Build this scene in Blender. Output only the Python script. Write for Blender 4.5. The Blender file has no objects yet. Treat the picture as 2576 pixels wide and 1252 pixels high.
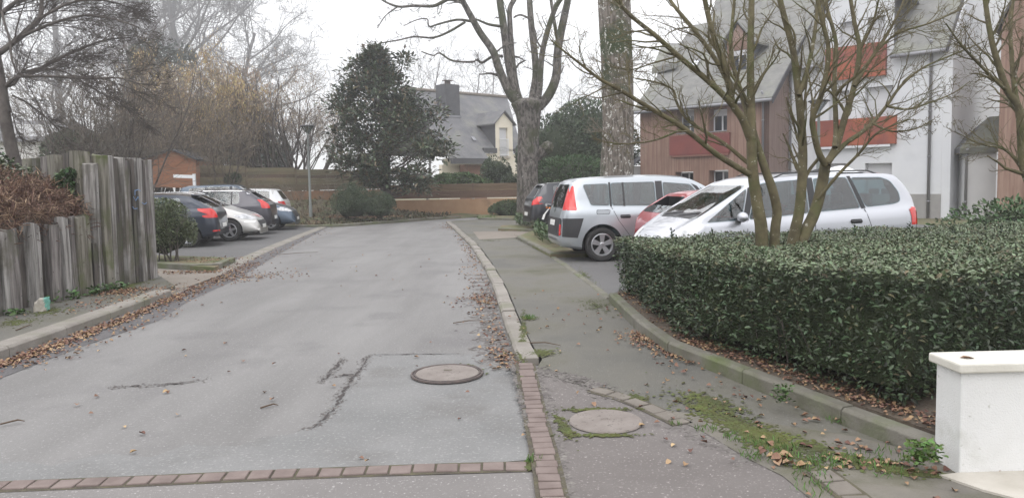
import bpy, bmesh, math, random, os
import numpy as np
from mathutils import Vector, Matrix, Euler
from mathutils.bvhtree import BVHTree
from mathutils.geometry import delaunay_2d_cdt

SC = bpy.context.scene
COL = SC.collection
R = math.radians

# ------------------------------------------------------------------ camera
EYE = 1.62
F_PX, CX, HORIZ = 1860.0, 1288.0, 460.0
PITCH, ROLL = R(4.2), R(1.06)
CY = HORIZ + F_PX * math.tan(PITCH)
cam_d = bpy.data.cameras.new("camera")
cam_d.sensor_width = 36.0
cam_d.lens = 36.0 * F_PX / 2576.0
cam_d.shift_y = (CY - 626.0) / 2576.0
cam_d.clip_start, cam_d.clip_end = 0.05, 1500
cam = bpy.data.objects.new("camera", cam_d)
CAM_R = Matrix.Rotation(R(90) - PITCH, 3, 'X') @ Matrix.Rotation(-ROLL, 3, 'Z')
cam.matrix_world = Matrix.Translation((0, 0, EYE)) @ CAM_R.to_4x4()
COL.objects.link(cam)
SC.camera = cam

# ------------------------------------------------------------------ sky, sun, exposure
SUN_EL, SUN_AZ = R(48), R(200)
w = bpy.data.worlds.new("World")
SC.world = w
w.use_nodes = True
nt = w.node_tree
nt.nodes.clear()
wo = nt.nodes.new("ShaderNodeOutputWorld")
bg = nt.nodes.new("ShaderNodeBackground")
sky = nt.nodes.new("ShaderNodeTexSky")
sky.sky_type = 'NISHITA'
sky.sun_disc = False
sky.sun_elevation = SUN_EL
sky.sun_rotation = SUN_AZ
tc = nt.nodes.new("ShaderNodeTexCoord")
sep = nt.nodes.new("ShaderNodeSeparateXYZ")
mr = nt.nodes.new("ShaderNodeMapRange")          # cloud deck: brighter overhead than at the horizon
mr.inputs['From Min'].default_value = 0.0
mr.inputs['From Max'].default_value = 1.0
mr.inputs['To Min'].default_value = 7.6
mr.inputs['To Max'].default_value = 18.0
com = nt.nodes.new("ShaderNodeCombineColor")
cool = nt.nodes.new("ShaderNodeMath"); cool.operation = 'MULTIPLY'; cool.inputs[1].default_value = 1.02
mixs = nt.nodes.new("ShaderNodeMix"); mixs.data_type = 'RGBA'
mixs.inputs[0].default_value = 0.93
nt.links.new(tc.outputs['Generated'], sep.inputs[0])
nt.links.new(sep.outputs['Z'], mr.inputs['Value'])
nt.links.new(mr.outputs[0], cool.inputs[0])
nt.links.new(mr.outputs[0], com.inputs[0]); nt.links.new(mr.outputs[0], com.inputs[1]); nt.links.new(cool.outputs[0], com.inputs[2])
nt.links.new(sky.outputs[0], mixs.inputs[6])
nt.links.new(com.outputs[0], mixs.inputs[7])
nt.links.new(mixs.outputs[2], bg.inputs['Color'])
bg.inputs['Strength'].default_value = 0.1
nt.links.new(bg.outputs[0], wo.inputs[0])
sl = bpy.data.lights.new("sun", 'SUN')
sl.energy = 0.5
sl.angle = R(35)
sl.color = (1.0, 0.97, 0.93)
so = bpy.data.objects.new("sun", sl)
so.rotation_euler = (R(90) - SUN_EL, 0, -SUN_AZ + R(180))
COL.objects.link(so)
SC.view_settings.view_transform = 'Standard'
SC.view_settings.look = 'None'
SC.view_settings.gamma = 1.0
SC.view_settings.exposure = 0.55
SC.cycles.max_bounces = 8
SC.cycles.transparent_max_bounces = 24
SC.cycles.volume_bounces = 1

# ------------------------------------------------------------------ photograph pixel -> world helpers (pixels of a 2576-wide copy)
EYEV = Vector((0, 0, EYE))
def ray(px, py):
    return CAM_R @ Vector(((px - CX) / F_PX, -(py - CY) / F_PX, -1.0))
def G(px, py, z=0.0):
    d = ray(px, py)
    return EYEV + d * ((z - EYE) / d.z)
def at(px, py, Y):
    d = ray(px, py)
    return EYEV + d * (Y / d.y)
def on(px, py, p0, n):
    d = ray(px, py)
    return EYEV + d * ((Vector(p0) - EYEV).dot(n) / d.dot(n))

# ------------------------------------------------------------------ object helpers
def tag(o, label=None, cat=None, group=None, kind=None):
    if label: o['label'] = label
    if cat: o['category'] = cat
    if group: o['group'] = group
    if kind: o['kind'] = kind
    return o
def empty(name, loc=(0, 0, 0), rz=0.0, label=None, cat=None, group=None):
    o = bpy.data.objects.new(name, None)
    o.empty_display_size = 0.3
    o.location = loc
    o.rotation_euler = (0, 0, rz)
    COL.objects.link(o)
    return tag(o, label, cat, group)
def link(name, me, m=None, parent=None, smooth=False):
    o = bpy.data.objects.new(name, me)
    COL.objects.link(o)
    if m is not None:
        for x in (m if isinstance(m, (list, tuple)) else [m]):
            me.materials.append(x)
    if parent is not None: o.parent = parent
    if smooth:
        me.polygons.foreach_set('use_smooth', [True] * len(me.polygons))
    return o
def npmesh(name, V, Fa):
    """V (n,3) float, Fa (m,k) int or list of such arrays"""
    if not isinstance(Fa, (list, tuple)): Fa = [Fa]
    Fa = [np.asarray(f, dtype=np.int32) for f in Fa if len(f)]
    me = bpy.data.meshes.new(name)
    V = np.asarray(V, dtype=np.float32)
    me.vertices.add(len(V))
    me.vertices.foreach_set('co', V.ravel())
    nl = sum(f.size for f in Fa); nf = sum(len(f) for f in Fa)
    me.loops.add(nl)
    me.polygons.add(nf)
    me.loops.foreach_set('vertex_index', np.concatenate([f.ravel() for f in Fa]))
    starts, tot = [], 0
    for f in Fa:
        k = f.shape[1]
        starts.append(tot + np.arange(len(f)) * k)
        tot += f.size
    me.polygons.foreach_set('loop_start', np.concatenate(starts).astype(np.int32))
    me.update(calc_edges=True)
    me.validate()
    return me
class MB:
    """collects shapes into one mesh"""
    def __init__(s): s.v = []; s.f = []; s.mi = []; s.cur = 0
    def add(s, vs, fs):
        b = len(s.v)
        s.v += [tuple(v) for v in vs]
        s.f += [tuple(i + b for i in f) for f in fs]
        s.mi += [s.cur] * len(fs)
        return s
    def box(s, c, d, rz=0.0, M=None):
        hx, hy, hz = d[0] / 2, d[1] / 2, d[2] / 2
        vs = [Vector((x * hx, y * hy, z * hz)) for x in (-1, 1) for y in (-1, 1) for z in (-1, 1)]
        m = M if M is not None else Matrix.Rotation(rz, 3, 'Z')
        vs = [m @ v + Vector(c) for v in vs]
        return s.add(vs, [(0, 1, 3, 2), (4, 6, 7, 5), (0, 4, 5, 1), (2, 3, 7, 6), (0, 2, 6, 4), (1, 5, 7, 3)])
    def frame_box(s, o, ax, ay, az):
        """box from corner o along three vectors"""
        o, ax, ay, az = Vector(o), Vector(ax), Vector(ay), Vector(az)
        vs = [o + ax * a + ay * b + az * c for a in (0, 1) for b in (0, 1) for c in (0, 1)]
        return s.add(vs, [(0, 1, 3, 2), (4, 6, 7, 5), (0, 4, 5, 1), (2, 3, 7, 6), (0, 2, 6, 4), (1, 5, 7, 3)])
    def tube(s, pts, rad, n=8, cap=True):
        pts = [Vector(p) for p in pts]
        if not isinstance(rad, (list, tuple)): rad = [rad] * len(pts)
        vs = []
        up = Vector((0.13, 0.31, 0.94)).normalized()
        for i, p in enumerate(pts):
            t = (pts[min(i + 1, len(pts) - 1)] - pts[max(i - 1, 0)]).normalized()
            a = t.cross(up)
            if a.length < 1e-3: a = t.cross(Vector((1, 0, 0)))
            a.normalize(); b = t.cross(a)
            for k in range(n):
                th = 2 * math.pi * k / n
                vs.append(p + (a * math.cos(th) + b * math.sin(th)) * rad[i])
        fs = []
        for i in range(len(pts) - 1):
            for k in range(n):
                fs.append((i * n + k, i * n + (k + 1) % n, (i + 1) * n + (k + 1) % n, (i + 1) * n + k))
        if cap:
            fs.append(tuple(range(n - 1, -1, -1)))
            fs.append(tuple((len(pts) - 1) * n + k for k in range(n)))
        return s.add(vs, fs)
    def prism(s, poly, vec):
        """polygon (3D points) extruded by vec"""
        n = len(poly); vec = Vector(vec)
        vs = [Vector(p) for p in poly] + [Vector(p) + vec for p in poly]
        fs = [tuple(range(n - 1, -1, -1)), tuple(range(n, 2 * n))]
        for i in range(n):
            j = (i + 1) % n
            fs.append((i, j, n + j, n + i))
        return s.add(vs, fs)
    def lathe(s, prof, n=32, c=(0, 0, 0), M=None):
        """profile [(r, h)] spun about z"""
        vs = []
        m = M if M is not None else Matrix.Identity(3)
        for r_, h in prof:
            for k in range(n):
                th = 2 * math.pi * k / n
                vs.append(m @ Vector((r_ * math.cos(th), r_ * math.sin(th), h)) + Vector(c))
        fs = []
        for i in range(len(prof) - 1):
            for k in range(n):
                fs.append((i * n + k, i * n + (k + 1) % n, (i + 1) * n + (k + 1) % n, (i + 1) * n + k))
        return s.add(vs, fs)
    def build(s, name, m=None, parent=None, smooth=False, bevel=0.0, fixn=True):
        me = bpy.data.meshes.new(name)
        me.from_pydata([tuple(v) for v in s.v], [], s.f)
        if any(s.mi): me.polygons.foreach_set('material_index', s.mi)
        if fixn or bevel:
            bm = bmesh.new(); bm.from_mesh(me)
            if fixn: bmesh.ops.recalc_face_normals(bm, faces=bm.faces)
            if bevel:
                es = [e for e in bm.edges if len(e.link_faces) == 2 and e.calc_face_angle(0) > 0.5]
                bmesh.ops.bevel(bm, geom=es, offset=bevel, segments=2, affect='EDGES', profile=0.5)
            bm.to_mesh(me); bm.free()
        me.update()
        return link(name, me, m, parent, smooth)

class Tubes:
    """many thin tapered polylines at once (numpy)"""
    def __init__(s): s.g = {}
    def add(s, pts, rad, sides=3):
        pts = np.asarray(pts, dtype=np.float64); rad = np.asarray(rad, dtype=np.float64)
        s.g.setdefault((len(pts), sides), []).append((pts, rad))
    def build(s, name, m, parent=None, smooth=True):
        VV, FF, base = [], [], 0
        for (n, k), L in s.g.items():
            P = np.stack([a for a, _ in L]); Rr = np.stack([b for _, b in L])
            T = np.empty_like(P)
            T[:, 1:-1] = P[:, 2:] - P[:, :-2]; T[:, 0] = P[:, 1] - P[:, 0]; T[:, -1] = P[:, -1] - P[:, -2]
            T /= np.linalg.norm(T, axis=2, keepdims=True) + 1e-9
            up = np.array([0.31, 0.17, 0.2]) + np.zeros_like(T)
            flat = np.abs(T[..., 0]) > 0.8
            up[flat] = (0.1, 0.3, 0.95)
            A = np.cross(T, up); A /= np.linalg.norm(A, axis=2, keepdims=True) + 1e-9
            B = np.cross(T, A)
            th = np.arange(k) * 2 * np.pi / k
            ring = P[:, :, None, :] + Rr[:, :, None, None] * (A[:, :, None, :] * np.cos(th)[None, None, :, None] + B[:, :, None, :] * np.sin(th)[None, None, :, None])
            m_ = len(L)
            VV.append(ring.reshape(-1, 3))
            idx = base + np.arange(m_ * n * k).reshape(m_, n, k)
            a = idx[:, :-1]; b = idx[:, 1:]
            f = np.stack([a, np.roll(a, -1, 2), np.roll(b, -1, 2), b], -1).reshape(-1, 4)
            FF.append(f)
            base += m_ * n * k
        me = npmesh(name, np.concatenate(VV), FF)
        return link(name, me, m, parent, smooth)

def leaf_mesh(name, P, D, N, size, m, parent=None, aspect=0.42, fold=0.25, rng=None):
    """one diamond-shaped folded leaf per point: P base, D pointing direction, N rough normal, size (n,)"""
    P = np.asarray(P, float); D = np.asarray(D, float); N = np.asarray(N, float)
    D = D / (np.linalg.norm(D, axis=1, keepdims=True) + 1e-9)
    S = np.cross(D, N); S /= np.linalg.norm(S, axis=1, keepdims=True) + 1e-9
    N = np.cross(S, D)
    sz = np.asarray(size, float)[:, None]
    a = P
    l1 = P + D * sz * 0.35 - S * sz * aspect / 2 + N * sz * aspect * fold
    r1 = P + D * sz * 0.35 + S * sz * aspect / 2 + N * sz * aspect * fold
    l2 = P + D * sz * 0.7 - S * sz * aspect * 0.4 + N * sz * aspect * fold * 0.6
    r2 = P + D * sz * 0.7 + S * sz * aspect * 0.4 + N * sz * aspect * fold * 0.6
    t = P + D * sz - N * sz * 0.06
    V = np.stack([a, l1, l2, t, r2, r1], 1).reshape(-1, 3)
    b = np.arange(len(P))[:, None] * 6
    Fa = np.concatenate([b + np.array([[0, 3, 2, 1]]), b + np.array([[0, 5, 4, 3]])])
    return link(name, npmesh(name, V, Fa), m, parent, False)

def rdirs(rng, n):
    v = rng.normal(size=(n, 3))
    return v / (np.linalg.norm(v, axis=1, keepdims=True) + 1e-9)

# ------------------------------------------------------------------ materials
def mat(name, col=(0.5, 0.5, 0.5), rough=0.8, col2=None, scale=5.0, detail=6.0, bump=0.0, bscale=None, metal=0.0, spec=0.5,
        coat=0.0, stretch=None, ramp=(0.35, 0.65), island=0.0, spots=None, coord='Object', big=None, trans=0.0, flatbump=False):
    m = bpy.data.materials.new(name)
    m.use_nodes = True
    nt = m.node_tree; N = nt.nodes; L = nt.links
    b = N['Principled BSDF']
    b.inputs['Base Color'].default_value = (*col, 1)
    b.inputs['Roughness'].default_value = rough
    b.inputs['Metallic'].default_value = metal
    b.inputs['Specular IOR Level'].default_value = spec
    b.inputs['Coat Weight'].default_value = coat
    b.inputs['Coat Roughness'].default_value = 0.05
    t = N.new('ShaderNodeTexCoord'); src = t.outputs[coord]
    if stretch:
        mp = N.new('ShaderNodeMapping'); mp.inputs['Scale'].default_value = stretch
        L.new(src, mp.inputs[0]); src_s = mp.outputs[0]
    else: src_s = src
    out = None
    def noise(s, sc, d=detail, rgh=0.6):
        n_ = N.new('ShaderNodeTexNoise'); n_.inputs['Scale'].default_value = sc; n_.inputs['Detail'].default_value = d
        n_.inputs['Roughness'].default_value = rgh
        L.new(s, n_.inputs['Vector']); return n_.outputs['Fac']
    def rampn(f, a, bb):
        r_ = N.new('ShaderNodeMapRange'); r_.inputs['From Min'].default_value = a; r_.inputs['From Max'].default_value = bb
        L.new(f, r_.inputs['Value']); return r_.outputs[0]
    def mix(f, A, B, mode='MIX'):
        x = N.new('ShaderNodeMix'); x.data_type = 'RGBA'; x.blend_type = mode
        if isinstance(f, (int, float)): x.inputs[0].default_value = f
        else: L.new(f, x.inputs[0])
        for k, q in ((6, A), (7, B)):
            if isinstance(q, tuple): x.inputs[k].default_value = (*q[:3], 1)
            else: L.new(q, x.inputs[k])
        return x.outputs[2]
    c = tuple(col)
    if col2 is not None:
        c = mix(rampn(noise(src_s, scale), *ramp), tuple(col), tuple(col2))
    if big is not None:      # (colour, scale, lo, hi): large irregular stains
        c = mix(rampn(noise(src, big[1], 8), big[2], big[3]), c, tuple(big[0]))
    if spots is not None:    # (colour, scale, lo, hi): fine speckles
        c = mix(rampn(noise(src, spots[1], 3, 0.7), spots[2], spots[3]), c, tuple(spots[0]))
    if island:
        g = N.new('ShaderNodeNewGeometry')
        r2 = N.new('ShaderNodeMapRange'); r2.inputs['To Min'].default_value = 1 - island; r2.inputs['To Max'].default_value = 1 + island
        L.new(g.outputs['Random Per Island'], r2.inputs['Value'])
        hs = N.new('ShaderNodeHueSaturation')
        L.new(r2.outputs[0], hs.inputs['Value'])
        r3 = N.new('ShaderNodeMath'); r3.operation = 'MULTIPLY_ADD'; r3.inputs[1].default_value = 0.06; r3.inputs[2].default_value = 0.47
        L.new(g.outputs['Random Per Island'], r3.inputs[0]); L.new(r3.outputs[0], hs.inputs['Hue'])
        if isinstance(c, tuple): hs.inputs['Color'].default_value = (*c, 1)
        else: L.new(c, hs.inputs['Color'])
        c = hs.outputs[0]
    if not isinstance(c, tuple): L.new(c, b.inputs['Base Color'])
    if bump:
        bp = N.new('ShaderNodeBump'); bp.inputs['Strength'].default_value = 1.0; bp.inputs['Distance'].default_value = bump
        L.new(noise(src if flatbump else src_s, bscale or scale, 4), bp.inputs['Height'])
        L.new(bp.outputs[0], b.inputs['Normal'])
    if trans:
        b.inputs['Transmission Weight'].default_value = trans
    return m

def glass_mat(name, tint, rough=0.03, refl=0.12):
    m = bpy.data.materials.new(name); m.use_nodes = True
    nt = m.node_tree; N = nt.nodes; L = nt.links; N.clear()
    o = N.new('ShaderNodeOutputMaterial'); mx = N.new('ShaderNodeMixShader')
    tr = N.new('ShaderNodeBsdfTransparent'); tr.inputs[0].default_value = (*tint, 1)
    gl = N.new('ShaderNodeBsdfGlossy'); gl.inputs['Roughness'].default_value = rough
    lw = N.new('ShaderNodeLayerWeight'); lw.inputs['Blend'].default_value = 0.5
    fr = N.new('ShaderNodeMath'); fr.operation = 'POWER'; fr.inputs[1].default_value = 4.0
    L.new(lw.outputs['Facing'], fr.inputs[0])
    mr = N.new('ShaderNodeMapRange'); mr.inputs['To Min'].default_value = refl; mr.inputs['To Max'].default_value = 1.0
    L.new(fr.outputs[0], mr.inputs['Value'])
    L.new(mr.outputs[0], mx.inputs[0]); L.new(tr.outputs[0], mx.inputs[1]); L.new(gl.outputs[0], mx.inputs[2])
    L.new(mx.outputs[0], o.inputs[0])
    return m
# ------------------------------------------------------------------ cars
M_TYRE = mat('tyre_rubber', (0.022, 0.022, 0.023), 0.85, (0.035, 0.034, 0.033), 30)
M_RIM = mat('alloy', (0.55, 0.56, 0.58), 0.35, metal=0.8)
M_CHROME = mat('chrome', (0.75, 0.76, 0.78), 0.12, metal=1.0)
M_TRIM = mat('black_plastic', (0.03, 0.03, 0.033), 0.5)
M_WELL = mat('wheel_well', (0.012, 0.012, 0.012), 0.95)
M_SEAM = mat('panel_gap', (0.015, 0.015, 0.016), 0.8)
M_RED = mat('red_lamp_plastic', (0.62, 0.015, 0.012), 0.12, coat=0.6)
M_WHITELAMP = mat('clear_lamp_plastic', (0.75, 0.76, 0.78), 0.1, coat=0.8, col2=(0.4, 0.41, 0.43), scale=9)
M_AMBER = mat('amber_lamp_plastic', (0.8, 0.22, 0.03), 0.15, coat=0.6)
M_PLATE = mat('plate_white', (0.72, 0.72, 0.7), 0.4)
M_SEAT = mat('seat_fabric', (0.13, 0.14, 0.15), 0.9, (0.17, 0.18, 0.19), 12)
M_CARGLASS = glass_mat('car_glass', (0.30, 0.45, 0.48), refl=0.15)
M_SCREEN = glass_mat('windscreen_glass', (0.33, 0.44, 0.48), refl=0.30)

def paint(name, col, metal=0.55, rough=0.34, col2=None):
    return mat(name, col, rough, metal=metal, coat=0.8)

def interp(pts, x):
    return float(np.interp(x, [p[0] for p in pts], [p[1] for p in pts]))
def smooth_pts(pts, n=3):
    for _ in range(n):   # corner cutting keeps ends
        q = [pts[0]]
        for a, b in zip(pts[:-1], pts[1:]):
            q.append((a[0] * .75 + b[0] * .25, a[1] * .75 + b[1] * .25))
            q.append((a[0] * .25 + b[0] * .75, a[1] * .25 + b[1] * .75))
        q.append(pts[-1]); pts = q
    return pts

def loft(stations, inset=0.0, floor=None, s=None, x0=None, x1=None):
    """body hull. x runs from the rear (0) to the nose (L); returns verts, faces"""
    top, bot, wid, belt, W, rw = s['top'], s['bot'], s['wid'], s['belt'], s['W'] / 2, s['roofw'] / 2
    V = []; nr = None
    for x in stations:
        zt = interp(top, x) - inset; zb = interp(bot, x) if floor is None else floor
        w_ = W * interp(wid, x) - inset
        zl = interp(belt, x)
        zl = min(zl, zt - 0.05 - 0.18 * max(0, min(1, (zl + .35 - zt) / .5)))
        g = max(0.0, min(1.0, (zt - zl) / 0.45))
        r_ = (0.90 * w_) * (1 - g) + (rw - inset) * g * interp(wid, x) 
        h = zl - zb
        half = [(0, zb), (0.55 * w_, zb), (0.86 * w_, zb + 0.0), (0.955 * w_, zb + 0.05), (0.985 * w_, zb + 0.14 * h + .02), (1.0 * w_, zb + 0.42 * h), (0.998 * w_, zb + 0.6 * h),
                (0.985 * w_, zb + 0.8 * h), (0.965 * w_, zl - 0.03), (0.935 * w_, zl + 0.0),
                (0.935 * w_ + (r_ - 0.935 * w_) * 0.36, zl + (zt - zl) * 0.33),
                (0.935 * w_ + (r_ - 0.935 * w_) * 0.72, zl + (zt - zl) * 0.64),
                (r_, zl + (zt - zl) * 0.84), (r_ * 0.955, zl + (zt - zl) * 0.935), (r_ * 0.86, zt - 0.028 * g - .012), (r_ * 0.6, zt - 0.008), (r_ * .3, zt - .002), (0, zt)]
        ring = [(x, y, z) for y, z in half] + [(x, -y, z) for y, z in half[-2:0:-1]]
        nr = len(ring); V += ring
    n = len(stations); Fq = []
    for i in range(n - 1):
        for k in range(nr):
            Fq.append((i * nr + k, i * nr + (k + 1) % nr, (i + 1) * nr + (k + 1) % nr, (i + 1) * nr + k))
    Fq.append(tuple(range(nr))); Fq.append(tuple((n - 1) * nr + k for k in range(nr - 1, -1, -1)))
    return V, Fq

def mesh_obj(name, V, Fq, m=None):
    me = bpy.data.meshes.new(name); me.from_pydata(V, [], Fq)
    bm = bmesh.new(); bm.from_mesh(me); bmesh.ops.recalc_face_normals(bm, faces=bm.faces); bm.to_mesh(me); bm.free()
    return link(name, me, m)

def boolean(o, cutters, solver='EXACT'):
    """returns a mesh: o minus each cutter"""
    for c in cutters:
        md = o.modifiers.new('b', 'BOOLEAN'); md.operation = 'DIFFERENCE'; md.solver = solver; md.object = c
        try: md.material_mode = 'TRANSFER'
        except Exception: pass
    dg = bpy.context.evaluated_depsgraph_get(); dg.update()
    me = bpy.data.meshes.new_from_object(o.evaluated_get(dg))
    return me

def panel2d(outline, res=0.06):
    """triangulate a 2D outline with interior points"""
    o = [Vector(p) for p in outline]
    dense = []
    for i, a in enumerate(o):
        b = o[(i + 1) % len(o)]
        k = max(1, int((b - a).length / res))
        dense += [a.lerp(b, t / k) for t in range(k)]
    xs = [p.x for p in dense]; ys = [p.y for p in dense]
    n = len(dense)
    pts = list(dense)
    nx = int((max(xs) - min(xs)) / res) + 1; ny = int((max(ys) - min(ys)) / res) + 1
    for i in range(1, nx):
        for j in range(1, ny):
            pts.append(Vector((min(xs) + i * res, min(ys) + j * res)))
    r_ = delaunay_2d_cdt(pts, [], [list(range(n))], 1, 1e-5)
    return r_[0], r_[2]

def project(outline, bvh, axis, off=0.004, res=0.06, sign=1, xlim=2.2, flags=''):
    """axis 'y': outline (x,z) seen from side sign; 'x+': outline (y,z) from the nose; 'x-': from the rear; 'z': outline (x,y) from above"""
    P2, T = panel2d(outline, res)
    V = []
    for p in P2:
        if axis == 'y': o = Vector((p.x, 3 * sign, p.y)); d = Vector((0, -sign, 0))
        elif axis == 'x+': o = Vector((9, p.x, p.y)); d = Vector((-1, 0, 0))
        elif axis == 'x-': o = Vector((-3, p.x, p.y)); d = Vector((1, 0, 0))
        else: o = Vector((p.x, p.y, 4)); d = Vector((0, 0, -1))
        h, nrm, _, _ = bvh.ray_cast(o, d)
        if h is not None and ((axis == 'y' and h.y * sign < 0.45) or (axis == 'x-' and h.x > 0.40) or (axis == 'x+' and 'gl' not in flags and h.x < xlim)):
            h = None
        if h is None:
            if axis == 'y': q = Vector((p.x, .8 * sign, p.y))
            elif axis == 'x-': q = Vector((.22 if p.y > 1.15 else .12, p.x, p.y))
            elif axis == 'x+': q = Vector((xlim + .5, p.x, p.y))
            else: q = o + d * 2.5
            h, nrm, _, _ = bvh.find_nearest(q)
        if nrm.dot(d) > 0: nrm = -nrm
        V.append(h + nrm * off)
    D = {'x+': Vector((1, 0, 0)), 'x-': Vector((-1, 0, 0)), 'z': Vector((0, 0, 1)), 'y': Vector((0, sign, 0))}[axis]
    out = []
    for t in T:
        n_ = (V[t[1]] - V[t[0]]).cross(V[t[2]] - V[t[0]])
        if n_.length < 1e-9: continue
        out.append(tuple(t) if n_.dot(D) > 0 else (t[0], t[2], t[1]))
    return V, out

def rounded(poly, r=0.05, n=4):
    o = [Vector(p) for p in poly]; out = []
    for i, p in enumerate(o):
        a = o[i - 1]; b = o[(i + 1) % len(o)]
        ra = min(r, (a - p).length * 0.45); rb = min(r, (b - p).length * 0.45)
        pa = p + (a - p).normalized() * ra; pb = p + (b - p).normalized() * rb
        for k in range(n + 1):
            t = k / n
            out.append(pa * (1 - t) ** 2 + p * 2 * t * (1 - t) + pb * t * t)
    return [(q.x, q.y) for q in out]

def inset_poly(poly, d):
    o = [Vector(p) for p in poly]; c = sum(o, Vector((0, 0))) / len(o)
    return [tuple(p + (c - p).normalized() * d) for p in o]

def make_wheel(name, parent, x, y, r, side, spokes=5, width=0.2, rimmat=None, style=0):
    e = empty(name); e.parent = parent; e.location = (x, y, r)
    M = Matrix.Rotation(R(-90 * side), 3, 'X')
    hw = width / 2; rr = r * 0.66
    t = MB(); t.lathe([(rr, -hw * .8), (rr + .01, -hw), (r * .93, -hw), (r * .985, -hw * .8), (r, -hw * .45), (r, hw * .45), (r * .985, hw * .8), (r * .93, hw), (r * .85, hw * 1.02), (rr + .012, hw * .94), (rr, hw * .8), (rr, -hw * .8)], 40, M=M)
    t.build('tyre', M_TYRE, e, True)
    m = MB()
    m.lathe([(rr + .004, hw * .82), (rr - .012, hw * .86), (rr - .03, hw * .6), (rr - .035, -hw * .2), (rr, -hw * .7)], 40, M=M)
    m.lathe([(0.0, hw * .80), (r * .11, hw * .78), (r * .17, hw * .66), (r * .19, hw * .3)], 20, M=M)
    for k in range(spokes):
        a = 2 * math.pi * k / spokes + 0.3
        ca, sa = math.cos(a), math.sin(a)
        w0, w1 = (r * .10, r * .17) if style == 0 else (r * .13, r * .09)
        def q(rad, wd, h): return M @ Vector((ca * rad - sa * wd, sa * rad + ca * wd, h))
        r0, r1 = r * .12, rr - .006
        vs = [q(r0, -w0, hw * .72), q(r0, w0, hw * .72), q(r1, w1, hw * .80), q(r1, -w1, hw * .80),
              q(r0, -w0, hw * .5), q(r0, w0, hw * .5), q(r1, w1, hw * .5), q(r1, -w1, hw * .5)]
        m.add(vs, [(0, 1, 2, 3), (4, 7, 6, 5), (0, 4, 5, 1), (1, 5, 6, 2), (2, 6, 7, 3), (3, 7, 4, 0)])
    m.build('rim', rimmat or M_RIM, e, False)
    d = MB(); d.lathe([(0.0, hw * .25), (rr - .03, hw * .2)], 24, M=M)
    d.build('brake_disc', M_WELL, e)
    return e

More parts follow.
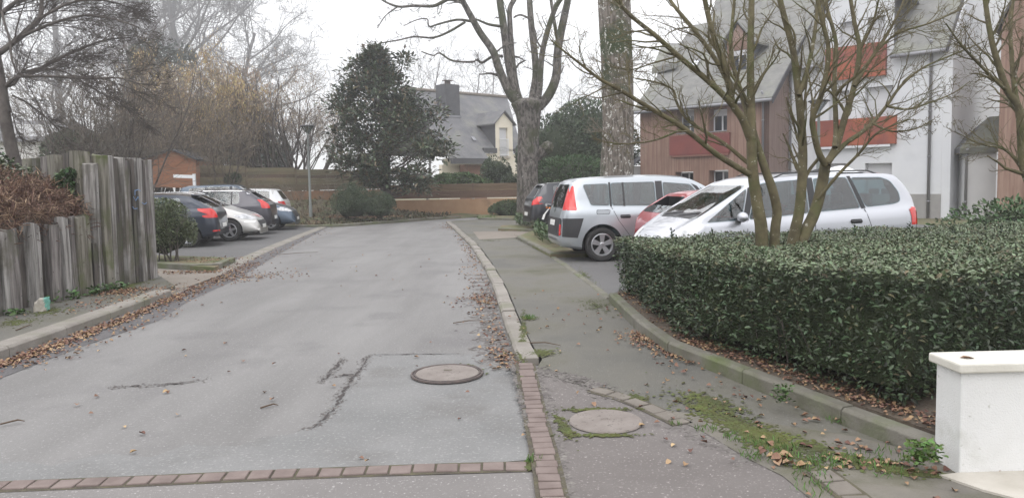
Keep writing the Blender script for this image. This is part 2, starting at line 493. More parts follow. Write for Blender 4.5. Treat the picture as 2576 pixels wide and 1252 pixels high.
def make_car(name, s, label, cat, loc, yaw, pitch=0.0, z=0.0):
    """s: spec. local x: 0 = rear bumper, L = nose; origin of the car is on the ground under its middle"""
    L_ = s['L']
    root = empty(name, (0, 0, 0), 0, label, cat, s.get('group'))
    body_m = s['paint']
    s['top'] = smooth_pts(s['top'], 2); s['wid'] = smooth_pts(s['wid'], 2)
    st = [0, .008, .02, .04, .07, .1]
    x = .14
    while x < L_ - .14: st.append(x); x += 0.05
    st += [L_ - .12, L_ - .1, L_ - .07, L_ - .045, L_ - .02, L_ - .008, L_]
    V, Fq = loft(st, s=s)
    hull = mesh_obj('hull', V, Fq, [body_m, M_WELL])
    bv = BVHTree.FromPolygons([Vector(v) for v in V], [f for f in Fq])
    cut = []
    # wheel arches
    for wx in s['wheels']:
        for sd in (-1, 1):
            c = MB(); ra = s['wr'] + s.get('arch', 0.055)
            M = Matrix.Rotation(R(90), 3, 'X')
            y0, y1 = sd * (s['W'] / 2 - 0.30), sd * (s['W'] / 2 + 0.3)
            n = 40; vs = []
            for yy in (y0, y1):
                for k in range(n):
                    a = 2 * math.pi * k / n
                    vs.append((wx + math.cos(a) * ra, yy, s['wr'] + math.sin(a) * ra))
            fs = [tuple(range(n)), tuple(range(2 * n - 1, n - 1, -1))] + [(k, (k + 1) % n, n + (k + 1) % n, n + k) for k in range(n)]
            c.add(vs, fs); co = c.build('cut', M_WELL); cut.append(co)
    # cabin cavity
    cx0, cx1 = s['cabin']
    cs = [x for x in st if cx0 <= x <= cx1]
    V2, F2 = loft(cs, inset=0.045, floor=s.get('floor', 0.42), s=s)
    # keep the cavity below the bonnet line out of the nose
    cut.append(mesh_obj('cav', V2, F2, M_SEAT))
    # side windows
    for wname, poly in s['side_glass']:
        pin = inset_poly(rounded(poly, 0.05), 0.012)
        c = MB(); c.prism([(p[0], -2, p[1]) for p in pin], (0, 4, 0)); cut.append(c.build('cut', M_TRIM))
    for key, ax in (('screen', 1), ('rear_glass', -1)):
        if key in s:
            pin = inset_poly(rounded(s[key], 0.06), 0.015)
            x0 = L_ * 0.5; c = MB()
            c.prism([(x0, p[0], p[1]) for p in pin], ((L_ * .6) * ax, 0, 0)); cut.append(c.build('cut', M_TRIM))
    me = boolean(hull, cut)
    for o in [hull] + cut:
        bpy.data.objects.remove(o)
    print('BODY', label[:30], len(me.polygons))
    body = bpy.data.objects.new('body', me); COL.objects.link(body); body.parent = root
    me.polygons.foreach_set('use_smooth', [True] * len(me.polygons))
    try:
        me.set_sharp_from_angle(angle=R(38))
    except Exception as e: print('sharp', e)
    def panel(nm, outline, axis, m, sign=1, off=0.004, res=0.06, lab=None, parent=None, smooth=True):
        V, T = project(outline, bv, axis, off, res, sign)
        me = bpy.data.meshes.new(nm); me.from_pydata([tuple(v) for v in V], [], T)
        o = link(nm, me, m, parent or root, smooth)
        if lab: o['label'] = lab
        return o
    # side glass with black surround
    for sd in (-1, 1):
        for wname, poly in s['side_glass']:
            rp = rounded(poly, 0.05)
            panel(wname, rp, 'y', s.get('glass', M_CARGLASS), sd, 0.003)
        for poly in s.get('pillars', []):
            panel('pillar_trim', poly, 'y', M_TRIM, sd, 0.0045)
        for pl in s.get('seams', []):
            V = []
            hw = 0.005
            outl = [(p[0] - hw, p[1]) for p in pl] + [(p[0] + hw, p[1]) for p in reversed(pl)]
            panel('door_gap', outl, 'y', M_SEAM, sd, 0.003, 0.1)
        for hx, hz in s.get('handles', []):
            h = MB(); yv = interp(s['wid'], hx) * s['W'] / 2 * 0.985
            h.box((hx, sd * (yv + 0.012), hz), (0.2, 0.035, 0.035)); h.build('door_handle', s.get('handle_m', body_m), root, True, 0.012)
            panel('handle_recess', rounded([(hx - .11, hz - .035), (hx + .1, hz - .035), (hx + .1, hz + .035), (hx - .11, hz + .035)], .03), 'y', M_TRIM if s.get('handle_m') else s['paint'], sd, 0.003)
        if 'side_strip' in s:
            panel('rubbing_strip', s['side_strip'], 'y', M_TRIM, sd, 0.008)
        for nm, poly, m in s.get('side_extra', []):
            panel(nm, poly, 'y', m, sd, 0.006)
        if 'sill' in s:
            panel('sill', s['sill'], 'y', M_TRIM, sd, 0.006)
        if 'mirror' in s:
            mx, mz = s['mirror']; yv = interp(s['wid'], mx) * s['W'] / 2
            bm = bmesh.new(); bmesh.ops.create_uvsphere(bm, u_segments=16, v_segments=10, radius=1.0)
            for v in bm.verts:
                v.co = Vector((v.co.x * 0.085 + 0.02 * v.co.y * sd, v.co.y * 0.13, v.co.z * 0.085 * (1.0 if v.co.z > 0 else 0.8)))
                v.co += Vector((mx, sd * (yv + 0.10), mz))
            mm = bpy.data.meshes.new('mirror'); bm.to_mesh(mm); bm.free()
            mo = link('wing_mirror', mm, s.get('mirror_m', body_m), root, True)
            a = MB(); a.box((mx - .02, sd * (yv - .02), mz - .06), (.1, .12, .035)); a.build('mirror_arm', M_TRIM, mo, True, .01)
        if s.get('rails'):
            x0, x1 = s['rails']
            t = MB(); pts = []
            for k in range(12):
                xx = x0 + (x1 - x0) * k / 11
                zz = interp(s['top'], xx) + (0.008 if 0 < k < 11 else -0.04)
                pts.append((xx, sd * (s['roofw'] / 2 * 0.86), zz))
            t.tube(pts, 0.012, 8); t.build('roof_rail', s.get('rail_m', M_TRIM), root, True)
    if 'screen' in s:
        panel('windscreen', rounded(s['screen'], 0.06), 'x+', M_SCREEN, off=0.003)
        for k, yy in ((0, .05), (1, -.5)):
            wz = min(p[1] for p in s['screen']) + .02
            P2, _ = project([(yy, wz), (yy + .5, wz + .05), (yy + .5, wz + .075), (yy, wz + .025)], bv, 'x+', 0.015)
            me2 = bpy.data.meshes.new('wiper'); me2.from_pydata([tuple(v) for v in P2], [], _); link('wiper', me2, M_TRIM, root)
    if 'rear_glass' in s:
        rg = panel('rear_window', rounded(s['rear_glass'], 0.06), 'x-', s.get('glass', M_CARGLASS), off=0.003)
    for nm, outl, axis, m, off in s.get('panels', []):
        if axis in ('x+', 'x-') and nm.endswith('*'):       # mirrored pair
            panel(nm[:-1], outl, axis, m, off=off, res=0.04)
            panel(nm[:-1], [(-a, b) for a, b in outl][::-1], axis, m, off=off, res=0.04)
        elif axis == 'ys':
            panel(nm, outl, 'y', m, 1, off, .04); panel(nm, outl, 'y', m, -1, off, .04)
        else:
            panel(nm, outl, axis, m, off=off, res=0.04)
    if 'lights3d' in s:      # lamps wrapped round a corner: outline in side view + outline in end view share one mesh
        for nm, side_o, end_o, axis, m in s['lights3d']:
            for sd in (-1, 1):
                V1, T1 = project(side_o, bv, 'y', 0.006, 0.03, sd)
                eo = end_o if sd > 0 else [(-a, b) for a, b in end_o][::-1]
                V2_, T2 = project(eo, bv, axis, 0.006, 0.03)
                b0 = len(V1)
                me2 = bpy.data.meshes.new(nm); me2.from_pydata([tuple(v) for v in V1 + V2_], [], T1 + [tuple(i + b0 for i in t) for t in T2])
                link(nm, me2, m, root, True)
    for wx in s['wheels']:
        for sd in (-1, 1):
            make_wheel('wheel', root, wx, sd * (s['W'] / 2 - 0.125), s['wr'], sd, s.get('spokes', 5), 0.205, s.get('rim'), s.get('rimstyle', 0))
    # seats
    for sx in s.get('seats', []):
        for sy in (-.36, .36):
            m = MB()
            m.box((sx - .12, sy, .78), (.14, .46, .62)); m.box((sx + .12, sy, .50), (.5, .46, .14)); m.box((sx - .16, sy, s.get('head', 1.17)), (.09, .26, .19))
            m.build('seat', M_SEAT, root, True, .035)
    if s.get('seats'):
        m = MB(); m.box((s['cabin'][1] - .45, 0, .86), (.4, 1.3, .16)); m.build('dashboard', M_TRIM, root, True, .04)
    if s.get('spoiler'):
        x0, zz, wd = s['spoiler']
        m = MB(); m.add([(x0 + .12, -wd, zz), (x0 + .12, wd, zz), (x0 - .12, wd * .93, zz - .03), (x0 - .12, -wd * .93, zz - .03),
                         (x0 + .12, -wd, zz - .05), (x0 + .12, wd, zz - .05), (x0 - .1, wd * .93, zz - .055), (x0 - .1, -wd * .93, zz - .055)],
                        [(0, 1, 2, 3), (7, 6, 5, 4), (0, 3, 7, 4), (1, 5, 6, 2), (2, 6, 7, 3), (0, 4, 5, 1)])
        m.build('spoiler', body_m, root, True, .01)
    # put the car in place: local frame centred
    for ch in root.children:
        ch.location.x -= L_ / 2
    root.location = (loc[0], loc[1], z)
    root.rotation_euler = (0, pitch, yaw)
    return root

def mirrorx(pts, L_): return [(L_ - x, z) for x, z in pts]
def carpoints(*a): return list(a)
# bottoms: common underside
def under(L_): return [(0, .42), (.1, .30), (.5, .24), (L_ - .5, .22), (L_ - .12, .24), (L_, .34)]
def plan(L_, r=.80, f=.78): return [(0, r - .12), (.03, r), (.12, .90), (.35, .98), (.9, 1.0), (L_ - 1.1, 1.0), (L_ - .55, .96), (L_ - .2, .87), (L_ - .06, .8), (L_, f - .08)]

def gray_mpv():
    L_ = 4.32; P = paint('silver_blue_paint', (0.42, 0.45, 0.48), 0.6)
    return dict(L=L_, W=1.86, roofw=1.42, wr=.335, wheels=(.83, 3.45), paint=P, spokes=5, arch=.07,
        top=[(0, .66), (.05, .98), (.10, 1.05), (.18, 1.36), (.27, 1.58), (.38, 1.64), (1.0, 1.68), (1.9, 1.70), (2.5, 1.67), (2.78, 1.61), (3.55, 1.14), (3.75, 1.05), (4.1, .86), (4.27, .68), (L_, .5)],
        bot=[(0, .40), (.06, .30), (.4, .24), (L_ - .5, .2), (L_ - .1, .22), (L_, .32)],
        wid=[(0, .60), (.03, .74), (.10, .86), (.22, .94), (.42, .985), (.9, 1.0), (L_ - 1.1, 1.0), (L_ - .55, .96), (L_ - .2, .86), (L_ - .05, .78), (L_, .66)],
        belt=[(0, 1.06), (L_, .98)], cabin=(.42, 3.1), floor=.5,
        side_glass=[('side_window', [(.62, 1.10), (1.00, 1.09), (1.00, 1.53), (.50, 1.52), (.49, 1.47)]),
                    ('side_window', [(1.04, 1.09), (1.94, 1.075), (1.94, 1.55), (1.04, 1.54)]),
                    ('side_window', [(2.10, 1.07), (3.04, 1.045), (2.68, 1.49), (2.10, 1.54)]),
                    ('side_window', [(3.16, 1.04), (3.36, 1.04), (2.98, 1.36), (2.86, 1.44)])],
        pillars=[[(1.95, 1.06), (2.09, 1.06), (2.09, 1.56), (1.95, 1.56)], [(1.0, 1.08), (1.04, 1.08), (1.04, 1.55), (1.0, 1.55)], [(1.27, 1.08), (1.31, 1.08), (1.31, 1.545), (1.27, 1.545)],
                 [(3.06, 1.03), (3.14, 1.03), (2.82, 1.45), (2.70, 1.50)]],
        seams=[[(1.50, .34), (1.38, .50), (1.16, .80), (1.02, 1.08)], [(2.02, .30), (2.02, 1.06)], [(3.14, 1.03), (3.10, .8), (3.05, .32)]],
        handles=[(1.30, .88), (2.32, .88)], handle_m=M_TRIM,
        screen=[(-.66, 1.10), (.66, 1.10), (.56, 1.55), (-.56, 1.55)],
        rear_glass=[(-.60, 1.05), (.60, 1.05), (.54, 1.52), (-.54, 1.52)],
        side_strip=[(1.5, .52), (2.95, .52), (2.97, .58), (1.46, .58)],
        panels=[('number_plate', [(-.26, .70), (.26, .70), (.26, .81), (-.26, .81)], 'x-', M_PLATE, .014),
                ('bumper_insert', rounded([(-.66, .50), (.66, .50), (.70, .86), (-.70, .86)], .08), 'x-', M_TRIM, .006),
                ('reflector*', rounded([(.62, .52), (.70, .52), (.70, .74), (.62, .74)], .03), 'x-', M_RED, .012),
                ('emblem', [(0, 0.95), (.05, 1.0), (0, 1.05), (-.05, 1.0)], 'x-', M_CHROME, .008),
                ('headlight*', rounded([(.50, .70), (.80, .72), (.80, .92), (.55, .84)], .05), 'x+', M_WHITELAMP, .004),
                ('bumper_trim', [(.06, .50), (.34, .48), (.46, .86), (.08, .86)], 'ys', M_TRIM, .005),
                ('fuel_flap', rounded([(.72, .93), (.98, .93), (1.00, 1.02), (.72, 1.02)], .03), 'ys', M_SEAM, .0015),
                ('fuel_flap_face', rounded([(.728, .938), (.973, .938), (.992, 1.012), (.728, 1.012)], .03), 'ys', P, .003)],
        lights3d=[('tail_light', rounded([(.10, 1.02), (.34, 1.02), (.32, 1.25), (.31, 1.50), (.27, 1.48), (.17, 1.2)], .03), [(.66, 1.02), (.82, 1.02), (.78, 1.2), (.64, 1.46), (.60, 1.46)], 'x-', M_RED)],
        seats=[.9, 1.7, 2.6], head=1.20, rimstyle=0)

def silver_mpv():
    L_ = 4.60; P = paint('bright_silver_paint', (0.50, 0.51, 0.545), 0.65)
    s = dict(L=L_, W=1.81, roofw=1.44, wr=.325, wheels=(.95, 3.82), paint=P, spokes=5,
        top=[(0, .62), (.03, .9), (.09, 1.15), (.22, 1.40), (.40, 1.58), (.55, 1.65), (1.2, 1.67), (2.3, 1.665), (2.75, 1.63), (3.0, 1.575), (3.95, 1.04), (4.05, .99), (4.4, .80), (4.54, .64), (L_, .48)],
        bot=under(L_), wid=[(0, .66), (.04, .80), (.12, .90), (.3, .97), (.6, 1.0), (L_ - 1.1, 1.0), (L_ - .55, .95), (L_ - .25, .84), (L_ - .08, .70), (L_, .52)], belt=[(0, 1.07), (2, 1.01), (L_, .90)], cabin=(.5, 3.35), floor=.5,
        side_glass=[('side_window', [(.44, 1.16), (.58, 1.12), (1.10, 1.09), (1.16, 1.20), (1.30, 1.57), (.75, 1.56), (.58, 1.50), (.44, 1.30)]),
                    ('side_window', [(1.20, 1.08), (1.98, 1.05), (1.98, 1.575), (1.38, 1.58)]),
                    ('side_window', [(2.12, 1.04), (3.16, .98), (2.96, 1.48), (2.86, 1.53), (2.12, 1.57)]),
                    ('side_window', [(3.28, .98), (3.86, .96), (3.22, 1.39), (3.11, 1.46)])],
        pillars=[[(1.99, 1.03), (2.11, 1.03), (2.11, 1.585), (1.99, 1.585)], [(1.11, 1.08), (1.19, 1.07), (1.37, 1.59), (1.31, 1.59)], [(3.17, .97), (3.27, .96), (3.10, 1.46), (2.98, 1.50)]],
        seams=[[(1.02, .5), (1.05, .8), (1.14, 1.07)], [(2.05, .30), (2.05, 1.02)], [(3.20, .95), (3.22, .7), (3.14, .32)]],
        handles=[(1.32, .88), (2.32, .84)], handle_m=M_TRIM,
        screen=[(-.68, 1.02), (.68, 1.02), (.58, 1.50), (-.58, 1.50)],
        rear_glass=[(-.62, 1.08), (.62, 1.08), (.55, 1.52), (-.55, 1.52)],
        mirror=(3.36, 1.03), rails=(.75, 2.6),
        panels=[('number_plate', [(-.26, .58), (.26, .58), (.26, .69), (-.26, .69)], 'x-', M_PLATE, .01),
                ('headlight*', rounded([(.42, .66), (.78, .68), (.74, .88), (.46, .82)], .06), 'x+', M_WHITELAMP, .004),
                ('grille', [(-.35, .66), (.35, .66), (.3, .72), (-.3, .72)], 'x+', M_TRIM, .004),
                ('wiper_cowl', [(3.86, -.62), (3.98, -.5), (3.98, .5), (3.86, .62)], 'z', M_TRIM, .004)],
        lights3d=[('tail_light', rounded([(.02, .78), (.14, .78), (.13, 1.06), (.05, 1.06)], .02), [(.66, .78), (.86, .78), (.84, 1.06), (.70, 1.06)], 'x-', M_RED)],
        side_extra=[('lamp_trim', [(.03, .90), (.12, .90), (.12, 1.06), (.05, 1.06)], M_TRIM)],
        seats=[.9, 1.7, 2.7], head=1.20, rimstyle=0, glass=M_CARGLASS)
    return s

def hatch(L_, W, H, P, belt=.92, tail=.35, screen_top=None, nose=.95, bonnet=.92, **kw):
    """generic hatchback/estate; tail = run of the sloping tailgate"""
    st = screen_top or (L_ - 1.85)
    s = dict(L=L_, W=W, roofw=W * .72, wr=.31, wheels=(.78, L_ - .86), paint=P,
        top=[(0, .58), (.03, .80), (.08, belt + .02), (.12 + tail * .3, belt + .18), (.10 + tail, H - .10), (.22 + tail, H - .035), (L_ * .38, H), (L_ * .5, H - .005), (st, H - .06), (st + .80, belt + .10), (st + .95, belt + .04), (L_ - .45, bonnet - .08), (L_ - .16, bonnet - .22), (L_ - .04, .56), (L_, .45)],
        bot=under(L_), wid=plan(L_, .82, .80), belt=[(0, belt + .04), (L_, belt - .06)], cabin=(.16 + tail, st + .5), floor=.42,
        seats=[L_ * .36, L_ * .57], head=H - .38)
    top_w = H - .11; b = belt + .03
    xr, xm = max(tail + .62, L_ * .285), L_ * .49
    s['side_glass'] = [('side_window', [(tail + .38, b + .03), (xr, b), (xr, top_w), (tail + .40, top_w - .03)]),
                       ('side_window', [(xr + .04, b), (xm - .05, b - .01), (xm - .05, top_w + .01), (xr + .04, top_w + .01)]),
                       ('side_window', [(xm + .05, b - .01), (st + .52, b - .03), (st - .02, top_w - .03), (xm + .05, top_w + .01)] if st - .1 > xm + .05 else [(xm + .05, b - .01), (st + .52, b - .03), (xm + .07, top_w - .02)])]
    s['pillars'] = [[(xm - .04, b - .02), (xm + .04, b - .02), (xm + .04, top_w + .02), (xm - .04, top_w + .02)], [(xr + .005, b - .01), (xr + .035, b - .01), (xr + .035, top_w + .01), (xr + .005, top_w + .01)]]
    s['seams'] = [[(xr + .06, .34), (xr - .08, .62), (xr - .02, b - .02)], [(xm, .3), (xm, b - .02)], [(st + .55, b - .04), (st + .55, .6), (st + .5, .3)]]
    s['handles'] = [(xr + .2, belt - .12), (xm + .2, belt - .13)]
    s['screen'] = [(-.64, belt + .10), (.64, belt + .10), (.52, H - .10), (-.52, H - .10)]
    s['rear_glass'] = [(-.58, belt + .10), (.58, belt + .10), (.50, H - .12), (-.50, H - .12)]
    s['mirror'] = (st + .46, belt + .04)
    s['panels'] = [('number_plate', [(-.26, .52), (.26, .52), (.26, .63), (-.26, .63)], 'x-', M_PLATE, .012),
                   ('number_plate', [(-.26, .36), (.26, .36), (.26, .47), (-.26, .47)], 'x+', M_PLATE, .014),
                   ('grille', rounded([(-.36, .46), (.36, .46), (.42, .68), (-.42, .68)], .05), 'x+', M_TRIM, .005)]
    hz = bonnet - .24
    s['lights3d'] = [('headlight', rounded([(L_ - .50, hz - .01), (L_ - .16, hz - .05), (L_ - .2, hz + .09), (L_ - .56, hz + .13)], .05), rounded([(.42, hz - .06), (.80, hz - .02), (.80, hz + .1), (.48, hz + .04)], .04), 'x+', M_WHITELAMP),
                     ('tail_light', rounded([(.04, belt - .20), (.24, belt - .12), (.36, belt + .02), (.08, belt + .02)], .04), rounded([(.56, belt - .20), (.86, belt - .20), (.84, belt + .03), (.6, belt + .0)], .04), 'x-', M_RED)]
    for k, v in kw.items():
        if k == 'panels': s['panels'] = s['panels'] + v
        else: s[k] = v
    return s
# ------------------------------------------------------------------ ground, road, kerbs
rng = np.random.default_rng(7)
random.seed(7)

M_ROAD = mat('road_asphalt', (0.139, 0.134, 0.130), 0.80, (0.205, 0.199, 0.194), 1.3, stretch=(1, .16, 1), flatbump=True, bump=0.004, bscale=70, ramp=(.3, .7),
             spots=((0.36, 0.35, 0.345), 42, 0.58, 0.76), big=((0.130, 0.124, 0.124), 0.9, 0.52, 0.72))
M_ROADDARK = mat('gutter_asphalt', (0.085, 0.082, 0.084), 0.9, (0.115, 0.108, 0.11), 1.3, bump=0.004, bscale=70, spots=((0.3, 0.29, 0.28), 60, 0.63, 0.75))
M_PATCH = mat('patch_asphalt', (0.155, 0.155, 0.153), 0.9, (0.20, 0.198, 0.195), 0.9, bump=0.006, bscale=60, spots=((0.33, 0.325, 0.315), 42, 0.56, 0.78), big=((0.135, 0.13, 0.125), 1.3, .5, .7))
M_PAVE = mat('pavement_asphalt', (0.098, 0.096, 0.086), 0.9, (0.150, 0.140, 0.118), 0.6, bump=0.004, bscale=70, spots=((0.3, 0.29, 0.27), 60, 0.63, 0.76),
             big=((0.075, 0.075, 0.048), 0.6, 0.50, 0.68))
M_PINK = mat('pink_asphalt', (0.118, 0.105, 0.099), 0.9, (0.150, 0.135, 0.128), 1.2, bump=0.005, bscale=60, spots=((0.38, 0.34, 0.33), 55, 0.60, 0.72))
M_LOT = mat('parking_asphalt', (0.098, 0.096, 0.096), 0.9, (0.125, 0.122, 0.12), 0.6, bump=0.004, bscale=60, spots=((0.3, 0.29, 0.28), 50, 0.64, 0.76))
M_TAN = mat('tan_concrete', (0.175, 0.15, 0.125), 0.9, (0.21, 0.183, 0.155), 1.5, bump=0.003, bscale=60)
M_KERB = mat('kerb_concrete', (0.19, 0.172, 0.152), 0.9, (0.26, 0.24, 0.215), 3.0, bump=0.006, bscale=40, big=((0.16, 0.16, 0.11), 1.7, 0.5, 0.75), spots=((0.16, 0.15, 0.13), 60, 0.62, 0.74))
M_KERBG = mat('mossy_kerb', (0.115, 0.108, 0.085), 0.95, (0.18, 0.17, 0.145), 3.0, bump=0.006, bscale=40, big=((0.10, 0.12, 0.05), 2.2, 0.45, 0.7))
M_SOIL = mat('soil', (0.075, 0.058, 0.045), 1.0, (0.12, 0.095, 0.07), 6, bump=0.02, bscale=25)
M_GRASS = mat('rough_grass', (0.10, 0.125, 0.045), 1.0, (0.16, 0.13, 0.085), 2.5, bump=0.02, bscale=30, big=((0.20, 0.14, 0.09), 1.2, 0.55, 0.68))
M_MOSS = mat('moss', (0.13, 0.155, 0.025), 1.0, (0.09, 0.10, 0.035), 8, bump=0.01, bscale=60)
M_BRICK = mat('paver_brick', (0.150, 0.118, 0.103), 0.9, (0.215, 0.175, 0.155), 5, bump=0.003, bscale=50, island=0.14)
M_JOINT = mat('joint_soil', (0.065, 0.055, 0.045), 1.0, (0.10, 0.09, 0.055), 9, bump=0.01, bscale=40)
M_CRACK = mat('crack', (0.06, 0.052, 0.05), 1.0)
M_COVER = mat('cover_concrete', (0.175, 0.15, 0.135), 0.9, (0.225, 0.198, 0.18), 5, bump=0.006, bscale=30, spots=((0.10, 0.088, 0.075), 30, 0.60, 0.68))
M_IRON = mat('cast_iron', (0.07, 0.06, 0.058), 0.7, (0.12, 0.09, 0.08), 20)

def sheet(name, pts, z, m, kind='structure', thick=0.0, parent=None, **kw):
    me = bpy.data.meshes.new(name)
    b = MB()
    P = [(p[0], p[1], z) for p in pts]
    if thick: b.prism([(p[0], p[1], z - thick) for p in P], (0, 0, thick))
    else: b.add(P, [tuple(range(len(P)))])
    o = b.build(name, m, parent)
    if not thick:
        bm = bmesh.new(); bm.from_mesh(o.data)
        for f in bm.faces:
            if f.normal.z < 0: f.normal_flip()
        bm.to_mesh(o.data); bm.free()
    return tag(o, kind=kind, **kw)

def gp(lst, z=0.0): return [G(x, y, z) for x, y in lst]
def pathz(y):
    t = max(0.0, min(1.0, (y - 4.9) / 1.9)); return .010 + .050 * t * t * (3 - 2 * t)
def Gr(px, py, dz=0.0):
    z = .05
    for _ in range(5): z = pathz(G(px, py, z + dz).y)
    return G(px, py, z + dz)
def grp(lst, dz=0.0): return [Gr(x, y, dz) for x, y in lst]
def ramp_sheet(name, pts, dz, m):
    V2, T2_ = panel2d([(p[0], p[1]) for p in pts], .22)
    me = bpy.data.meshes.new(name); me.from_pydata([(v.x, v.y, pathz(v.y) + dz) for v in V2], [], [tuple(t) for t in T2_])
    bm = bmesh.new(); bm.from_mesh(me)
    for f in bm.faces:
        if f.normal.z < 0: f.normal_flip()
    bm.to_mesh(me); bm.free()
    return tag(link(name, me, m, None, True), kind='structure')
def catmull(P, k=6):
    P = [Vector(p) for p in P]; out = []
    for i in range(len(P) - 1):
        p0 = P[max(i - 1, 0)]; p1 = P[i]; p2 = P[i + 1]; p3 = P[min(i + 2, len(P) - 1)]
        for j in range(k):
            t = j / k
            out.append(0.5 * ((2 * p1) + (p2 - p0) * t + (2 * p0 - 5 * p1 + 4 * p2 - p3) * t * t + (3 * p1 - p0 - 3 * p2 + p3) * t ** 3))
    out.append(P[-1]); return out
def offset2(P, d):
    """offset an XY polyline to its left by d"""
    out = []
    for i, p in enumerate(P):
        t = (P[min(i + 1, len(P) - 1)] - P[max(i - 1, 0)]); t.z = 0; t.normalize()
        out.append(Vector((p.x - t.y * d, p.y + t.x * d, p.z)))
    return out
def resample(P, step):
    P = [Vector(p) for p in P]; out = [P[0]]; acc = 0
    for a, b in zip(P[:-1], P[1:]):
        L = (b - a).length; pos = step - acc
        while pos < L:
            out.append(a.lerp(b, pos / L)); pos += step
        acc = L - (pos - step)
    if (out[-1] - P[-1]).length > step * .3: out.append(P[-1])
    return out

ZP = 0.09       # pavements stand 9 cm above the road
sheet('ground', [(-170, -20), (170, -20), (170, 290), (-170, 290)], -0.03, M_GRASS)
sheet('road', [(-9, -3), (6, -3), (6, 36), (-16, 36), (-16, 24), (-12, 14)], 0.0, M_ROAD)

# left kerb, road side line
LK = catmull(gp([(-170, 965), (0, 905), (150, 851), (300, 795), (432, 744)]), 8)
LK2 = catmull(gp([(432, 744), (590, 676), (700, 622), (835, 566)]), 8)
RK = catmull(gp([(1311, 921), (1289, 880), (1262, 800), (1240, 728), (1208, 660), (1175, 612), (1122, 560)]), 8)

def kerb_run(name, line, width, h, m, seg, label, cat='kerb', side=1, ch=0.025, jit=0.004, gap=0.008, z0=-0.02):
    """kerb stones laid end to end; one thing whose children are the stones"""
    root = empty(name, tuple(line[0]), 0, label, cat)
    P = resample(line, seg)
    for i in range(len(P) - 1):
        a, b_ = P[i], P[i + 1]
        t = (b_ - a).normalized(); n = Vector((-t.y, t.x, 0)) * side
        a2 = a + t * gap / 2; b2 = b_ - t * gap / 2
        dz = random.uniform(-jit, jit); dn = n * random.uniform(-jit, jit)
        mb = MB(); vs = []
        for q in (a2, b2):
            hh = h(q) if callable(h) else h
            prof = [(0, z0), (0, hh - ch), (ch, hh), (width, hh), (width, z0)]
            for (u, z) in prof: vs.append(Vector((q.x, q.y, 0)) + n * u + dn + Vector((0, 0, z + dz)))
        k = len(prof)
        mb.add(vs, [tuple(range(k))[::-1], tuple(range(k, 2 * k))] + [(j, (j + 1) % k, k + (j + 1) % k, k + j) for j in range(k)])
        o = mb.build('kerb_stone', m, root, False, 0.006)
        o.location = -Vector(line[0])
    return root
kerb_run('road_kerb', LK, 0.24, 0.11, M_KERB, 1.0, 'raised concrete kerb running beside the leaf drift below the timber wall')
kerb_run('road_kerb', LK2, 0.32, 0.022, M_KERB, 1.0, 'low flush concrete channel stones between the road and the row of parked cars')
kerb_run('road_kerb', RK, 0.17, lambda q: pathz(q.y) + .014 - .016 * max(0, min(1, (6.9 - q.y) / .6)), M_KERB, 0.62, 'cracked curving concrete kerb between the road and the mossy path', side=-1, jit=0.012, gap=0.016)

# left pavement and bank base
lk_in = offset2(LK, 0.24)
WALL_BASE = [G(-160, 828, ZP), G(0, 792, ZP), G(235, 735, ZP), G(395, 697, ZP)]
sheet('left_pavement', [p for p in lk_in] + [G(440, 718, ZP), G(396, 690, ZP)] + [Vector((p.x - .6, p.y, 0)) for p in WALL_BASE[::-1]], ZP, M_PAVE, thick=.1)
# dark strip of older asphalt along the left kerb
strip = [G(0, 952), G(205, 872), G(400, 806), G(470, 760), G(560, 708), G(500, 700)] 
sheet('gutter_strip', [G(-170, 1010)] + strip[:4] + [G(600, 700), G(700, 640), G(806, 582)] + [Vector(p) for p in LK2[::-1]] + [Vector(p) for p in LK[::-1]], 0.004, M_ROADDARK)

# left parking, in front of the cars
lk2_in = offset2(LK2, 0.32)
park = [p for p in lk2_in] + [Vector((-7.3, 29.3, 0)), Vector((-16, 31, 0)), Vector((-19, 16, 0)), G(400, 700, .02)]
sheet('parking_area', park, 0.016, M_LOT)
sheet('crossing_strip', [G(398, 700, .02), G(395, 676, .02), G(520, 684, .02), G(560, 690, .02), G(452, 730, .02), G(430, 740, .02)], 0.026, M_TAN)

# bed with the shrub on the left
BL = [G(330, 661, .1), G(540, 672, .1), G(592, 650, .1), G(545, 646, .1), G(340, 640, .1)]
def bed(name, pts, h, m, lab, kerbs, km, klab, kw=.13):
    o = sheet(name, pts, h - .02, m, thick=h)
    kerb_run('bed_kerb', resample(kerbs, .4), kw, h + .015, km, 0.9, klab, side=1, ch=.015)
    return o
bed('planting_bed', BL, .12, M_GRASS, '', [BL[0], BL[1], BL[2]], M_KERBG, 'grey green edging kerb round the bed of the rounded shrub')

